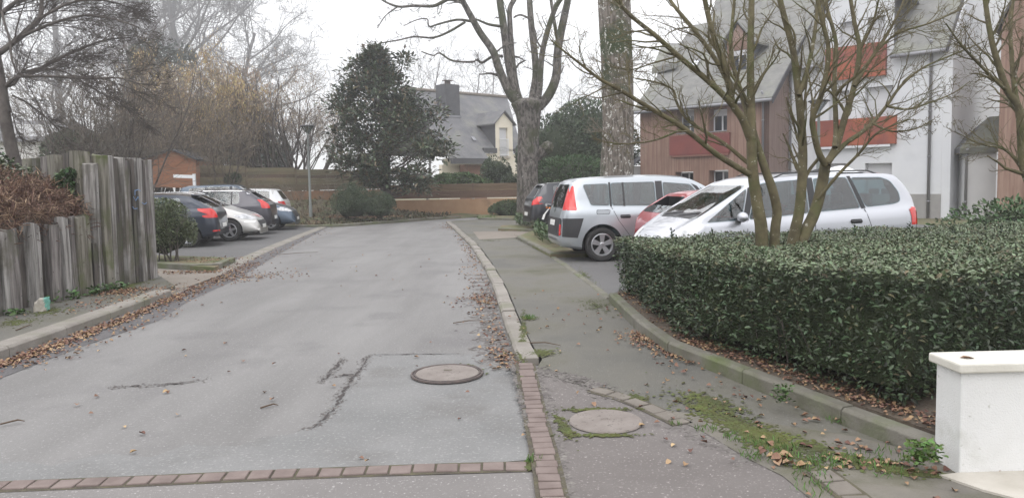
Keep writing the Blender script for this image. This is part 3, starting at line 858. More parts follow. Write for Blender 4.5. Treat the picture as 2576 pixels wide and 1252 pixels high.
# right pavement (footpath) between kerb and hedge
rk_in = offset2(RK, -0.19)
IN = grp([(1300, 600), (1384, 646), (1455, 698), (1530, 757), (1650, 872), (1770, 922), (1962, 1008), (2150, 1081), (2352, 1162)])
HK = catmull(IN[3:], 6)
foot = [p for p in rk_in] + gp([(1203, 549), (1352, 552), (1352, 575), (1253, 575)], ZP) + IN[:3] + [p + Vector((.1, .05, 0)) for p in IN[3:]] + grp([(2440, 1200), (2300, 1262), (2000, 1252), (1760, 1085), (1640, 1030), (1500, 995), (1420, 968), (1345, 935)])
fp = [Vector((p[0], p[1], 0)) for p in foot]
ramp_sheet('footpath', fp, 0.0, M_PAVE)
sheet('footpath_crossing', grp([(1190, 583), (1345, 580), (1298, 598), (1206, 603)]), .066, M_TAN)
sheet('parking_area', gp([(1300, 597), (1384, 642), (1530, 752)], .06) + [Vector((1.9, 9.8, 0)), Vector((9.5, 11.2, 0)), Vector((14, 20, 0)), Vector((12, 29, 0)), Vector((4, 33, 0)), Vector((-1.0, 30, 0)), Vector((-.2, 21.0, 0))], 0.045, M_LOT)
# right kerb line: low edging by the parking, raised in front of the hedge
kerb_run('path_edging', IN[1:4][::1], .11, .075, M_KERBG, 0.95, 'narrow flush edging between the footpath and the parking by the grey people carrier', side=1, z0=.0)
kerb_run('hedge_kerb', HK, .11, lambda q: pathz(q.y) + .115, M_KERBG, 1.0, 'tall mossy concrete edging holding up the clipped hedge bed', side=1, ch=.02, z0=.0)

# foreground apron (pinkish asphalt) on the right of the brick course
BS = gp([(1303, 931), (1326, 1060), (1345, 1159), (1359, 1252), (1380, 1400)])
ramp_sheet('apron', grp([(1345, 928), (1420, 958), (1500, 985), (1640, 1020), (1760, 1075), (1880, 1148), (1960, 1190), (2060, 1270), (2300, 1500)]) + [Vector((1.4, .6, 0)), Vector((.5, .9, 0))] + [p for p in offset2(BS, .10)][::-1], 0.004, M_PINK)
ramp_sheet('apron_verge', grp([(1640, 1030), (1760, 1082), (1880, 1155), (1970, 1200), (2060, 1275), (2300, 1500), (3200, 1500), (2800, 1180), (2352, 1150), (2150, 1100), (1900, 1060)]), 0.008, mat('verge_asphalt', (0.13, 0.12, 0.105), .95, (0.17, 0.155, 0.13), 2, bump=.006, bscale=50, big=((0.075, 0.075, 0.04), 1.6, .45, .7)))
sheet('road_patch', gp([(930, 890), (1162, 888), (1280, 906), (1299, 928), (1345, 1155), (1200, 1168), (760, 1182), (400, 1195), (-60, 1215), (-60, 1172), (60, 1160), (130, 1172), (260, 1140), (380, 1150), (470, 1118), (600, 1122), (660, 1098), (735, 1092), (790, 1070), (860, 985), (905, 935)]), 0.003, M_PATCH)
sheet('lower_road', gp([(-120, 1236), (700, 1207), (1345, 1188), (1392, 1262), (1440, 1420), (1400, 1700), (-900, 1700)]), 0.004, mat('worn_asphalt', (0.150, 0.140, 0.135), .9, (0.195, 0.183, 0.176), .8, bump=.005, bscale=60, spots=((0.42, 0.40, 0.39), 55, 0.60, 0.72)))

# brick courses
def course(name, line, wid, blk, label, z=0.012, m=M_BRICK, side=1):
    root = empty(name, tuple(line[0]), 0, label, 'paving course')
    base = MB(); lo = offset2(line, -.025 * side); hi = offset2(line, (wid + .025) * side)
    n = len(line)
    zf = z if callable(z) else (lambda p: z)
    base.add([Vector((p.x, p.y, zf(p) - .006)) for p in lo] + [Vector((p.x, p.y, zf(p) - .006)) for p in hi], [(i, i + 1, n + i + 1, n + i) for i in range(n - 1)])
    ob = base.build('joint_bed', M_JOINT, root); ob.location = -Vector(line[0])
    P = resample(line, blk)
    for i in range(len(P) - 1):
        a, b_ = P[i], P[i + 1]; t = (b_ - a).normalized(); nn = Vector((-t.y, t.x, 0)) * side
        g = .009 if random.random() < .8 else .015
        j = random.uniform(-.008, .008)
        q = [a + t * g + nn * j, b_ - t * g * .3 + nn * j, b_ - t * g * .3 + nn * (wid + j), a + t * g + nn * (wid + j)]
        mb = MB(); mb.prism([Vector((v.x, v.y, zf(v) - .03 + random.uniform(-.003, .003))) for v in q], (0, 0, .033))
        o = mb.build('paver', m, root, False, .006); o.location = -Vector(line[0])
    return root
course('brick_course', catmull(BS, 5), .122, .098, 'narrow strip of pinkish brick pavers running away beside the patched road', z=lambda p: pathz(p.y) + .014, side=1)
CR = gp([(-260, 1248), (-60, 1238), (330, 1222), (700, 1205), (1100, 1190), (1338, 1184)])
course('brick_course', catmull(CR, 4), .112, .131, 'single row of pinkish brick pavers crossing the road in the foreground', side=1)
M_BRICKG = mat('grey_paver', (0.14, 0.125, 0.105), .9, (0.19, 0.172, 0.145), 5, bump=.004, bscale=50, island=.1)
course('sett_course', catmull(grp([(1480, 985), (1560, 1008), (1640, 1042), (1700, 1072)]), 4), .11, .17, 'worn grey pavers curving past the round cover in the footpath', z=lambda p: pathz(p.y) + .014, m=M_BRICKG, side=1)
course('sett_course', grp([(2030, 1190), (2110, 1252), (2160, 1300)]), .13, .16, 'three grey pavers at the bottom edge near the white wall', z=lambda p: pathz(p.y) + .018, m=M_BRICKG, side=1)

# manhole covers
def cover(px, py, w_px, z, label, iron=True):
    c = G(px, py, z) if iron else Gr(px, py, .004); z = c.z; r_ = (G(px + w_px / 2, py, z) - c).length
    root = empty('manhole_cover', tuple(c), 0, label, 'manhole cover')
    if iron:
        m = MB(); m.lathe([(r_ * 1.06, 0), (r_ * 1.05, .014), (r_ * 1.005, .014), (r_ * 1.0, .004), (r_ * .97, .004), (r_ * .965, .016), (r_ * .94, .016), (r_ * .93, .006)], 56)
        m.build('frame', M_IRON, root, False)
    m = MB(); m.lathe([(0, .012), (r_ * .12, .012), (r_ * .13, .016), (r_ * .90, .014), (r_ * .93, .006)], 56)
    m.build('lid', M_COVER, root, False)
    if iron:
        m = MB(); m.box((0, r_ * .25, .016), (.07, .022, .004)); m.build('lifting_slot', M_JOINT, root)
    return root, r_
cover(1125, 940, 172, .012, 'round concrete manhole lid in a dark iron ring set in the road patch')
cov2, r2 = cover(1524, 1061, 200, .078, 'larger round concrete manhole lid ringed with moss in the footpath', iron=False)

# ------------------------------------------------------------------ moss, cracks, weeds, leaves
def blob(cx, cy, rx, ry, n=26, jit=.35, ang=0.0):
    ph = [random.uniform(0, 6.28) for _ in range(4)]
    out = []
    for k in range(n):
        a = 2 * math.pi * k / n
        f = 1 + jit * (math.sin(3 * a + ph[0]) * .5 + math.sin(5 * a + ph[1]) * .35 + math.sin(9 * a + ph[2]) * .25)
        x, y = math.cos(a) * rx * f, math.sin(a) * ry * f
        out.append((cx + x * math.cos(ang) - y * math.sin(ang), cy + x * math.sin(ang) + y * math.cos(ang)))
    return out
moss = MB()
def mossat(px, py, rpx, rpy, z, ang=0.0, jit=.4):
    pts = blob(px, py, rpx, rpy, 30, jit, ang)
    q = [G(a, b_, z) for a, b_ in pts]
    c = sum(q, Vector()) / len(q)
    # scattered tufts of small flakes, denser at the middle, so that the outline breaks up
    moss.add([c] + q, [(0, i + 1, (i + 1) % len(q) + 1) for i in range(len(q))])
mats_moss = []
MP = []
def mossfield(px, py, rpx, rpy, z, n, ang=0.0, s=(.006, .02)):
    for _ in range(n):
        r_ = abs(random.gauss(0, .55)); a = random.uniform(0, 6.283)
        x, y = math.cos(a) * rpx * r_, math.sin(a) * rpy * r_
        qx, qy = px + x * math.cos(ang) - y * math.sin(ang), py + x * math.sin(ang) + y * math.cos(ang)
        g = Gr(qx, qy, .008) if .06 <= z <= .08 else G(qx, qy, z)
        MP.append((g.x, g.y, g.z + .003, random.uniform(*s)))
mossfield(1900, 1090, 190, 34, .076, 2300, .42); mossfield(1770, 1030, 120, 25, .07, 260, .35); mossfield(2060, 1130, 120, 20, .07, 300, .35)
mossfield(1790, 1010, 90, 18, .066, 500, .3)
mossfield(1350, 887, 45, 9, .066, 500); mossfield(1312, 870, 10, 45, .066, 500); mossfield(1318, 830, 8, 50, .066, 300)
mossfield(1420, 1075, 16, 36, .08, 260, -.7); mossfield(1500, 1030, 100, 5, .08, 260); mossfield(1520, 1094, 100, 4, .08, 220); mossfield(1595, 1000, 40, 9, .07, 250, .1)
mossfield(330, 717, 70, 14, ZP, 900, -.3); mossfield(120, 782, 60, 10, ZP, 500, -.1); mossfield(40, 810, 80, 12, ZP, 300, -.1); mossfield(190, 745, 60, 8, ZP, 300, -.3)
mossfield(1330, 612, 60, 6, .066, 300, .5); mossfield(1470, 690, 12, 60, .066, 200, -.9); mossfield(1500, 768, 60, 16, .064, 220, .2); mossfield(1230, 605, 50, 3, .066, 100)
mossfield(560, 655, 35, 6, .11, 300); mossfield(1330, 800, 25, 4, .064, 150)
mossfield(2200, 1165, 120, 14, .076, 500, .15); mossfield(2300, 1190, 100, 8, .076, 300, .1); mossfield(1330, 1170, 8, 20, .01, 60); mossfield(1190, 928, 30, 10, .01, 150, .4)
mossfield(1345, 605, 20, 20, .11, 200, .6)
MPn = np.array(MP)
def flakes(name, A, m, hex_=6, dome=.35, **kw):
    n = len(A); k = hex_
    th = np.arange(k) * 2 * np.pi / k
    rr = A[:, 3:4] * (0.7 + .6 * rng.random((n, k)))
    V = np.zeros((n, k + 1, 3))
    V[:, 0] = A[:, :3] + np.c_[np.zeros(n), np.zeros(n), A[:, 3] * dome]
    V[:, 1:, 0] = A[:, 0:1] + np.cos(th + rng.random((n, 1)) * 6) * rr
    V[:, 1:, 1] = A[:, 1:2] + np.sin(th + rng.random((n, 1)) * 0) * rr
    V[:, 1:, 2] = A[:, 2:3]
    b = np.arange(n)[:, None, None] * (k + 1)
    f = np.stack([np.zeros(k, int), 1 + np.arange(k), 1 + (np.arange(k) + 1) % k], 1)[None] + b
    return tag(link(name, npmesh(name, V.reshape(-1, 3), f.reshape(-1, 3)), m, None, True), kind='stuff', **kw)
flakes('moss', MPn, mat('moss_tufts', (0.088, 0.098, 0.024), 1.0, (0.05, 0.056, 0.022), 3, island=.3))

# cracks and seams in the road
CH = []
def crack(name, pts, w0, z, label, jit=.012):
    P = resample([G(x, y, z) for x, y in pts], .03)
    for p in P:
        for _ in range(5 if jit > .005 else 1):
            CH.append((p.x + random.gauss(0, .028), p.y + random.gauss(0, .03), z - .004, random.uniform(.004, .014)))
    vs, n = [], len(P)
    for i, p in enumerate(P):
        t = (P[min(i + 1, n - 1)] - P[max(i - 1, 0)]).normalized(); nn = Vector((-t.y, t.x, 0))
        w_ = (.62 if math.sin(i * .9 + pts[0][1]) + math.sin(i * .31) > -.9 or jit < .005 else .08) * w0 * (0.25 + abs(math.sin(i * .37 + pts[0][0])) * .9 * random.uniform(.3, 1.2)) * min(1, 4 * i / n, 4 * (n - 1 - i) / n + .05)
        c = p + nn * random.uniform(-jit, jit)
        vs += [c - nn * w_ / 2, c + nn * w_ / 2]
    b = MB().add(vs, [(2 * i, 2 * i + 2, 2 * i + 3, 2 * i + 1) for i in range(n - 1)])
    return tag(b.build(name, M_CRACK), label, 'crack', 'cracks and seams in the road')
crack('road_crack', [(930, 891), (1000, 890), (1100, 889), (1165, 888)], .035, .009, 'straight dark seam along the top edge of the road patch', .003)
crack('road_crack', [(930, 891), (912, 920), (890, 945), (862, 985), (850, 1008), (835, 1030), (812, 1055), (788, 1074), (760, 1076)], .05, .009, 'jagged open crack down the left edge of the road patch', .014)
crack('road_crack', [(865, 900), (840, 925), (822, 945), (806, 960)], .05, .009, 'short broken crack just left of the jagged patch edge', .02)
crack('road_crack', [(905, 943), (875, 940), (845, 945)], .05, .009, 'short crack joining the patch edge and the broken crack', .02)
crack('road_crack', [(520, 952), (470, 960), (400, 966), (280, 972)], .045, .009, 'long thin broken crack in the left foreground asphalt', .02)

# worn, crumbling asphalt beside the right kerb
WP = []
for _ in range(1500):
    t = random.random() ** .8
    i = int(t * (len(RK) - 20)); p = RK[i]; 
    d = abs(random.gauss(0, .16))
    WP.append((p.x - d - .02, p.y + random.uniform(-.1, .1), .002, random.uniform(.01, .035) * (1.2 - t * .4)))
for poly_, n_, sg in (([(1350, 930), (1420, 945), (1500, 972), (1570, 1000)], 900, .055), ([(1352, 950), (1378, 1010), (1392, 1080), (1412, 1180), (1440, 1262)], 800, .022), ([(1300, 925), (1340, 925)], 200, .05), ([(1700, 1072), (1800, 1110), (1900, 1160)], 350, .05), ([(1285, 900), (1300, 960), (1330, 1080), (1348, 1170)], 300, .012)):
    Q_ = resample(grp(poly_, .006), .02)
    for _ in range(n_):
        q_ = random.choice(Q_); WP.append((q_.x + random.gauss(0, sg), q_.y + random.gauss(0, sg), q_.z - .002, random.uniform(.006, .022)))
WP += CH
flakes('crumbled_asphalt', np.array(WP), mat('crumbled_asphalt', (0.10, 0.09, 0.085), 1.0, (0.17, 0.155, 0.145), 8, island=.25), dome=.3)

# fallen leaves
M_LEAFB = mat('dead_leaf', (0.16, 0.082, 0.05), 0.85, (0.30, 0.19, 0.125), 9, island=.5)
LP, LS = [], []
def scatter(px0, px1, f, sx, n, z=0.012, size=(.028, .052), sig=1.0):
    for _ in range(n):
        t = random.random(); px = px0 + (px1 - px0) * t
        g = Gr(px, f(px), .014) if .06 < z < .1 and px > 1300 else G(px, f(px), z)
        LP.append((g.x + random.gauss(0, sx), g.y + random.gauss(0, sx * sig), g.z + random.uniform(0, .007))); LS.append(random.uniform(*size))
fl = lambda px: np.interp(px, [-170, 0, 150, 300, 432, 590, 700, 835], [980, 917, 865, 806, 752, 684, 630, 574])
scatter(-60, 460, fl, .06, 1150); scatter(420, 640, fl, .13, 650); scatter(560, 840, fl, .2, 220); scatter(0, 450, lambda p: fl(p) + 10, .22, 350)
scatter(560, 700, lambda p: 705 - (p - 560) * .12, .35, 260)
scatter(400, 600, lambda p: np.interp(p, [400, 540, 600], [685, 684, 662]), .12, 260, .03)
scatter(200, 470, lambda p: np.interp(p, [200, 470], [775, 715]), .3, 260, ZP + .01)
scatter(270, 340, lambda p: np.interp(p, [270, 340], [738, 728]), .16, 300, ZP + .01)
fr = lambda px: np.interp(px, [1130, 1180, 1212, 1245, 1275, 1290], [566, 618, 665, 728, 800, 880])
for _ in range(520):
    t = random.random(); i = int(t * (len(RK) - 1)); p = RK[i]
    LP.append((p.x - .03 - abs(random.gauss(0, .13 + .12 * (.35 < t < .65))), p.y + random.uniform(-.2, .2), .012 + random.uniform(0, .015))); LS.append(random.uniform(.03, .055))
scatter(1190, 1260, lambda p: 745 + (p - 1190) * .2, .2, 160)
scatter(1600, 1760, lambda p: np.interp(p, [1600, 1760], [838, 906]), .12, 800, ZP - .02, (.02, .045))
scatter(1640, 2100, lambda p: np.interp(p, [1600, 2100], [860, 1065]), .2, 50, ZP - .02)
scatter(1500, 2300, lambda p: 960 + (p - 1500) * .2, .5, 90, ZP - .01)
scatter(1400, 1650, lambda p: 770 + (p - 1400) * .2, .7, 90, ZP - .02)
scatter(1930, 2020, lambda p: 1148, .09, 14, ZP, (.05, .09))
scatter(2100, 2350, lambda p: 1150 + (p - 2100) * .1, .12, 60, ZP)
scatter(0, 1300, lambda p: 1000, 1.3, 34); scatter(500, 1300, lambda p: 680, 2.0, 50); scatter(1300, 2000, lambda p: 1180, .5, 14, .08)
for _ in range(1150):
    i = random.randrange(len(HK) - 1); p = offset2(HK, .19 + abs(random.gauss(0, .10)))[i]
    LP.append((p.x + random.uniform(-.1, .1), p.y + random.uniform(-.1, .1), .14 + random.uniform(0, .02))); LS.append(random.uniform(.02, .042))
scatter(740, 1000, lambda p: 545, .6, 400, .3, (.05, .1)); scatter(1130, 1180, lambda p: 572, .4, 160)
scatter(470, 600, lambda p: 652, .3, 130, .12)
LPn = np.array(LP); n = len(LPn)
D = rdirs(rng, n); D[:, 2] *= .12; N_ = rdirs(rng, n) * .4; N_[:, 2] = 1
tag(leaf_mesh('fallen_leaves', LPn, D, N_, np.array(LS), M_LEAFB, aspect=.75, fold=.35), kind='stuff')
# stray twigs lying about
TW = MB()
for (a, b_, z) in (((1140, 812), (1210, 806), .02), ((0, 1066), (62, 1058), .02), ((655, 1025), (700, 1018), .01), ((1325, 862), (1410, 868), .08), ((40, 830), (80, 815), .1), ((700, 640), (800, 634), .02)):
    A, B = G(*a, z), G(*b_, z); M_ = (A + B) / 2 + Vector((.02, .03, .01))
    TW.tube([A, M_, B], [.006, .006, .003], 5)
tag(TW.build('twigs_on_ground', mat('twig', (0.09, .06, .04), .9)), kind='stuff')
# grass and weed tufts in the joints
def tufts(name, spots, m, h=(.03, .08), w=.006, lean=.5):
    P, D, N2, S = [], [], [], []
    for (x, y, z, n, r_) in spots:
        g = Gr(x, y, .008) if .055 < z < .1 and x > 1300 and y > 700 else G(x, y, z); n = int(n * .55)
        for _ in range(n):
            a = random.uniform(0, 6.28); rr = r_ * math.sqrt(random.random())
            P.append((g.x + math.cos(a) * rr, g.y + math.sin(a) * rr, g.z))
            D.append((random.gauss(0, lean), random.gauss(0, lean), 1)); N2.append((random.gauss(0, 1), random.gauss(0, 1), .2)); S.append(random.uniform(*h))
    return tag(leaf_mesh(name, P, D, N2, S, m, aspect=.13), kind='stuff')
M_GRN = mat('fresh_grass', (0.075, 0.145, 0.03), .8, (0.11, 0.19, 0.05), 4, island=.3)
tufts('grass_tufts', [(1775, 1082, .07, 60, .07), (1860, 1105, .07, 80, .1), (1950, 1125, .07, 110, .12), (1905, 1150, .07, 90, .1), (2000, 1160, .07, 90, .1), (2080, 1165, .07, 160, .1), (2175, 1160, .075, 120, .12), (2040, 1200, .07, 120, .12), (2250, 1150, .075, 80, .12),
    (2100, 1060, .09, 40, .08), (1330, 800, .06, 160, .09), (1340, 1160, .01, 80, .05), (2230, 1190, .075, 60, .1), (1700, 1068, .08, 30, .04), (2040, 1235, .07, 60, .1), (1920, 1135, .07, 60, .15), (1300, 935, .01, 20, .02), (1310, 980, .01, 20, .02)], M_GRN, h=(.02, .055))
tufts('verge_grass', [(790, 548, .02, 800, .7), (800, 556, .02, 500, .5), (740, 556, .03, 200, .5), (860, 548, .04, 250, .8), (1220, 549, .1, 200, .5)], M_GRN, (.06, .16))
# weeds at the foot of the timber wall and by the white wall
def weeds(name, spots, m, size=(.04, .08), label=None, cat=None):
    P, D, N2, S = [], [], [], []
    for (x, y, z, n, r_, h) in spots:
        g = G(x, y, z)
        for _ in range(n):
            a = random.uniform(0, 6.28); rr = r_ * math.sqrt(random.random())
            P.append((g.x + math.cos(a) * rr, g.y + math.sin(a) * rr * .6, z + random.random() * h)); D.append((random.gauss(0, 1), random.gauss(0, 1), random.uniform(-.2, .8)))
            N2.append((random.gauss(0, .5), random.gauss(0, .5), 1)); S.append(random.uniform(*size))
    o = leaf_mesh(name, P, D, N2, S, m, aspect=.6)
    return tag(o, label, cat) if cat else tag(o, kind='stuff')
M_WEED = mat('weed_leaf', (0.055, 0.105, 0.03), .6, (0.08, 0.14, 0.04), 4, island=.35)
weeds('wall_weeds', [(60, 770, ZP, 170, .22, .12), (30, 790, ZP, 60, .2, .05), (160, 752, ZP, 140, .25, .12), (200, 742, ZP, 120, .3, .1), (275, 728, ZP, 130, .3, .1), (245, 735, ZP, 80, .2, .1), (120, 760, ZP, 60, .2, .12)], M_WEED)
weeds('wall_weed', [(2325, 1165, .08, 170, .1, .13)], mat('bright_weed', (0.10, 0.17, 0.04), .6, island=.3), (.02, .05), 'small bright green weed clump growing at the foot of the white wall', 'weed')
weeds('kerb_weed', [(1968, 1010, ZP, 130, .07, .12)], M_WEED, (.015, .04), 'dark little weed tuft growing out of the hedge kerb joint', 'weed')

# painted lump of concrete by the timber wall
q = G(107, 783, ZP)
root = empty('painted_rock', tuple(q), R(20), 'broken lump of pale concrete painted turquoise on one side by the timber wall', 'rock')
bm = bmesh.new(); bmesh.ops.create_icosphere(bm, subdivisions=3, radius=1)
for v in bm.verts:
    c = v.co.copy(); f = 1 + .10 * math.sin(c.x * 9 + 1) * math.sin(c.z * 7)
    c = Vector((max(-.75, min(.7, c.x + c.z * .25)), max(-.6, min(.55, c.y)), max(-.6, min(.8, c.z + .15 * c.x)))) * f
    v.co = Vector((c.x * .115, c.y * .085, (c.z + .6) * .125))
me = bpy.data.meshes.new('rock'); bm.to_mesh(me); bm.free(); o = link('lump', me, [mat('pale_concrete_lump', (.36, .33, .28), .95, (.46, .43, .38), 14, bump=.006, bscale=30), mat('turquoise_paint', (.10, .30, .25), .8, (.16, .36, .30), 10)], root, False)
me.polygons.foreach_set('material_index', [1 if (p.center.x > .045 + (.02 - p.center.z * .25)) else 0 for p in me.polygons])
# ------------------------------------------------------------------ timber retaining walls
def wood(name, a, b_, dark):
    return mat(name, a, .9, b_, 6, detail=8, stretch=(3.2, 3.2, .22), bump=.012, bscale=9, ramp=(.38, .62), big=(dark, 1.7, .52, .68), spots=((.05, .04, .035), 14, .66, .72))
M_W = [wood('weathered_wood_pale', (.10, .092, .085), (.34, .325, .31), (.10, .09, .07)), wood('weathered_wood', (.06, .052, .048), (.23, .21, .20), (.085, .085, .05)),
       wood('weathered_wood_dark', (.03, .025, .022), (.11, .095, .085), (.06, .065, .035)), wood('weathered_wood_green', (.075, .068, .050), (.215, .20, .168), (.08, .095, .03))]
def sleeper(root, a, b_, z0, z1, m, lean=0.0, depth=.16, chips=True):
    """upright timber between plan points a and b"""
    t = (b_ - a); wd = t.length; t.normalize(); t.rotate(Euler((0, 0, random.uniform(-.22, .22)))); n = Vector((-t.y, t.x, 0))
    mb = MB(); c = (a + b_) / 2 + n * random.uniform(-.035, .035); k = 9; wd *= random.uniform(.93, 1.0)
    prof = []
    cr = min(.35, .045 / wd)
    base = [(-.5, -.5), (-.5 + cr, -.62), (-.15, -.66 + random.uniform(-.05, .05)), (.15, -.66 + random.uniform(-.05, .05)), (.5 - cr, -.62), (.5, -.5), (.5, .5), (-.5, .5)]
    H = z1 - z0; vs = []; kk = len(base)
    phs = [random.uniform(0, 6) for _ in range(kk)]
    for i in range(k + 1):
        f = i / k; z = z0 + H * f
        for j, (u, v) in enumerate(base):
            w_ = wd * (.97 + .02 * math.sin(f * 5 + phs[j])) * (1 - (.08 if i == k else 0))
            p = c + t * (u * w_ + lean * f * .06) + n * (-v * depth * (1 + .06 * math.sin(f * 7 + phs[j]))) + n * lean * f * .05
            dz = random.uniform(-.025, .02) if i == k else 0
            vs.append(Vector((p.x, p.y, z + dz)))
    fs = [tuple(range(kk))[::-1], tuple(k * kk + j for j in range(kk))]
    for i in range(k):
        for j in range(kk): fs.append((i * kk + j, i * kk + (j + 1) % kk, (i + 1) * kk + (j + 1) % kk, (i + 1) * kk + j))
    mb.add(vs, fs)
    o = mb.build('post', m, root, True); o.location = -root.location
    bpy.context.view_layer.objects
    try: o.data.set_sharp_from_angle(angle=R(40))
    except Exception: pass
    return o
def wall_pt(px):
    y = float(np.interp(px, [-160, 0, 235, 395], [828, 792, 735, 697])); return G(px, y, ZP)
lw = empty('timber_wall', tuple(wall_pt(0)), 0, 'low weathered wall of upright timbers holding back the brown bracken bank', 'retaining wall')
low = [(-150, -95, 1.2, 1, .0), (-95, -45, 1.16, 0, .0), (-45, -2, 1.15, 1, 0), (0, 16, 1.13, 0, 0), (17, 51, 1.15, 1, 0), (54, 80, 1.10, 2, .12), (80, 107, 1.20, 0, 0), (109, 126, 1.05, 2, .12), (127, 150, 1.17, 1, 0), (151, 171, 1.25, 0, 0), (172, 192, 1.25, 1, 0), (193, 214, 1.24, 3, 0), (215, 231, 1.26, 3, 0), (232, 250, .84, 2, .05)]  # deep-set posts take dark wood: shade of the gaps put into colour
for a, b_, h, mi, rec in low:
    A, B = wall_pt(a), wall_pt(b_); t = (B - A).normalized(); n = Vector((-t.y, t.x, 0)) * rec
    sleeper(lw, A + n, B + n, ZP - .3, h, M_W[mi], random.uniform(-.5, .5))
tw_ = empty('timber_wall', tuple(wall_pt(320)), 0, 'tall weathered wall of upright timbers with faint blue graffiti beside the parked cars', 'retaining wall')
tall = [(241, 257, 2.02, 0), (258, 275, 2.17, 3), (276, 294, 2.17, 0), (295, 308, 2.14, 2), (309, 318, 2.14, 0), (319, 331, 2.12, 1), (332, 341, 2.13, 2), (342, 356, 2.15, 0), (357, 365, 2.12, 2), (366, 378, 2.13, 1), (379, 393, 2.13, 0)]
for a, b_, h, mi in tall:
    A, B = wall_pt(a), wall_pt(b_)
    sleeper(tw_, A, B, ZP - .3, h, M_W[mi], random.uniform(-.4, .4))
# return face of the tall wall, running back from its far corner
cnr = wall_pt(393)
# back row behind the bank
bw = empty('timber_wall', tuple(wall_pt(243)), 0, 'timber row at the back of the ivy bank, running back from the tall wall', 'retaining wall')
pa, pb = wall_pt(244) + Vector((-.12, .05, 0)), at(60, 400, 13.2); pb.z = ZP
xs_ = [0, .13, .28, .46, .60, .78, .97]
for i in range(len(xs_) - 1):
    A = pa.lerp(pb, xs_[i]); B = pa.lerp(pb, xs_[i + 1] - .012)
    sleeper(bw, B, A, .8, 2.2 + random.uniform(-.03, .03) + (0.02 if i == 0 else 0), M_W[[3, 2, 3, 1, 2, 3, 2, 2, 2, 1, 2, 2][i]], random.uniform(-.4, .4))
gm = MB()
def wallface(px, py):     # a point on the front face of the tall wall
    A, B = wall_pt(241), wall_pt(395); n = (B - A).cross(Vector((0, 0, 1))).normalized()
    p = on(px, py, A, n); return p + n * (.118 if (A - EYEV).dot(n) < 0 else -.118)
for st_ in ([(322, 480), (330, 477), (336, 480)], [(318, 495), (324, 505), (330, 495), (333, 505)], [(340, 510), (346, 514), (352, 510)], [(316, 520), (320, 526), (328, 524)], [(322, 478), (322, 492)]):
    gm.tube([wallface(*p) for p in st_], .006, 5)
g_ = gm.build('graffiti', mat('blue_chalk', (.16, .27, .45), .9), tw_); g_.location = -tw_.location

# bank behind the low wall
def bank_z(x, y, base):
    return base
LWA, LWB = wall_pt(-160), wall_pt(243)
tdir = (LWB - LWA).normalized(); ndir = Vector((-tdir.y, tdir.x, 0))
if ndir.x > 0: ndir = -ndir
def bankP(u, v):
    """u along the wall from its far corner towards the camera (m), v behind it (m)"""
    p = LWB - tdir * u + ndir * v
    z = 1.12 + .60 * min(v, 1.6) + .12 * math.sin(u * 2.1 + v) + .06 * math.sin(u * 5 + v * 4) + .04 * (u > 1) - .05
    if v < .14: z = 1.02
    return Vector((p.x, p.y, z))
NU, NV = 40, 24
mb = MB(); vs = [bankP(-.1 + 7 * i / NU, .1 + 4.5 * j / NV) for i in range(NU + 1) for j in range(NV + 1)]
mb.add(vs, [(i * (NV + 1) + j, i * (NV + 1) + j + 1, (i + 1) * (NV + 1) + j + 1, (i + 1) * (NV + 1) + j) for i in range(NU) for j in range(NV)])
tag(mb.build('bank', M_SOIL, None, True), kind='structure')
# bracken: brown litter; ivy: green leaves
def cover_leaves(name, n, m, fn, size, aspect, up=1.0, spread=1.0, fold=.3, lift=.08, dirdown=0.0, zr=0.0):
    P, D, N2, S = [], [], [], []
    while len(P) < n:
        q = fn()
        if q is None: continue
        P.append((q.x, q.y, q.z + random.random() * lift)); D.append((random.gauss(0, spread), random.gauss(0, spread), random.gauss(0, .4 + zr) - dirdown))
        N2.append((random.gauss(0, .5), random.gauss(0, .5), up)); S.append(random.uniform(*size))
    return tag(leaf_mesh(name, P, D, N2, S, m, aspect=aspect, fold=fold), kind='stuff')
def f_brack():
    u, v = random.uniform(-.1, 6), abs(random.gauss(0, .75)) + .02
    if v > .80 + .12 * math.sin(u * 4): return None
    p = bankP(u, v + .1); 
    if v < .12: p.z -= random.random() * .12; p.x += .12
    return p
def f_ivy():
    u, v = random.uniform(-.2, 6), random.uniform(.6, 3.0)
    if v < .74 + .14 * math.sin(u * 4 + 1): return None
    if .75 < u < 1.9 and v > 1.5: return None
    q = bankP(u, v)
    if u > 1.7: q.z += .5 * min(1, (u - 1.7) / .5) * max(0, min(1, (v - .7) / .6)) * random.random()
    return q
cover_leaves('dead_bracken', 26000, mat('bracken', (.15, .08, .058), .95, (.31, .21, .16), 3, island=.6), f_brack, (.06, .20), .07, spread=1.0, lift=.24, dirdown=.1, zr=.5)
cover_leaves('ivy_cover', 9500, mat('ivy_leaf', (.045, .075, .03), .5, (.095, .115, .055), 4, island=.4), f_ivy, (.05, .09), .75, lift=.26)
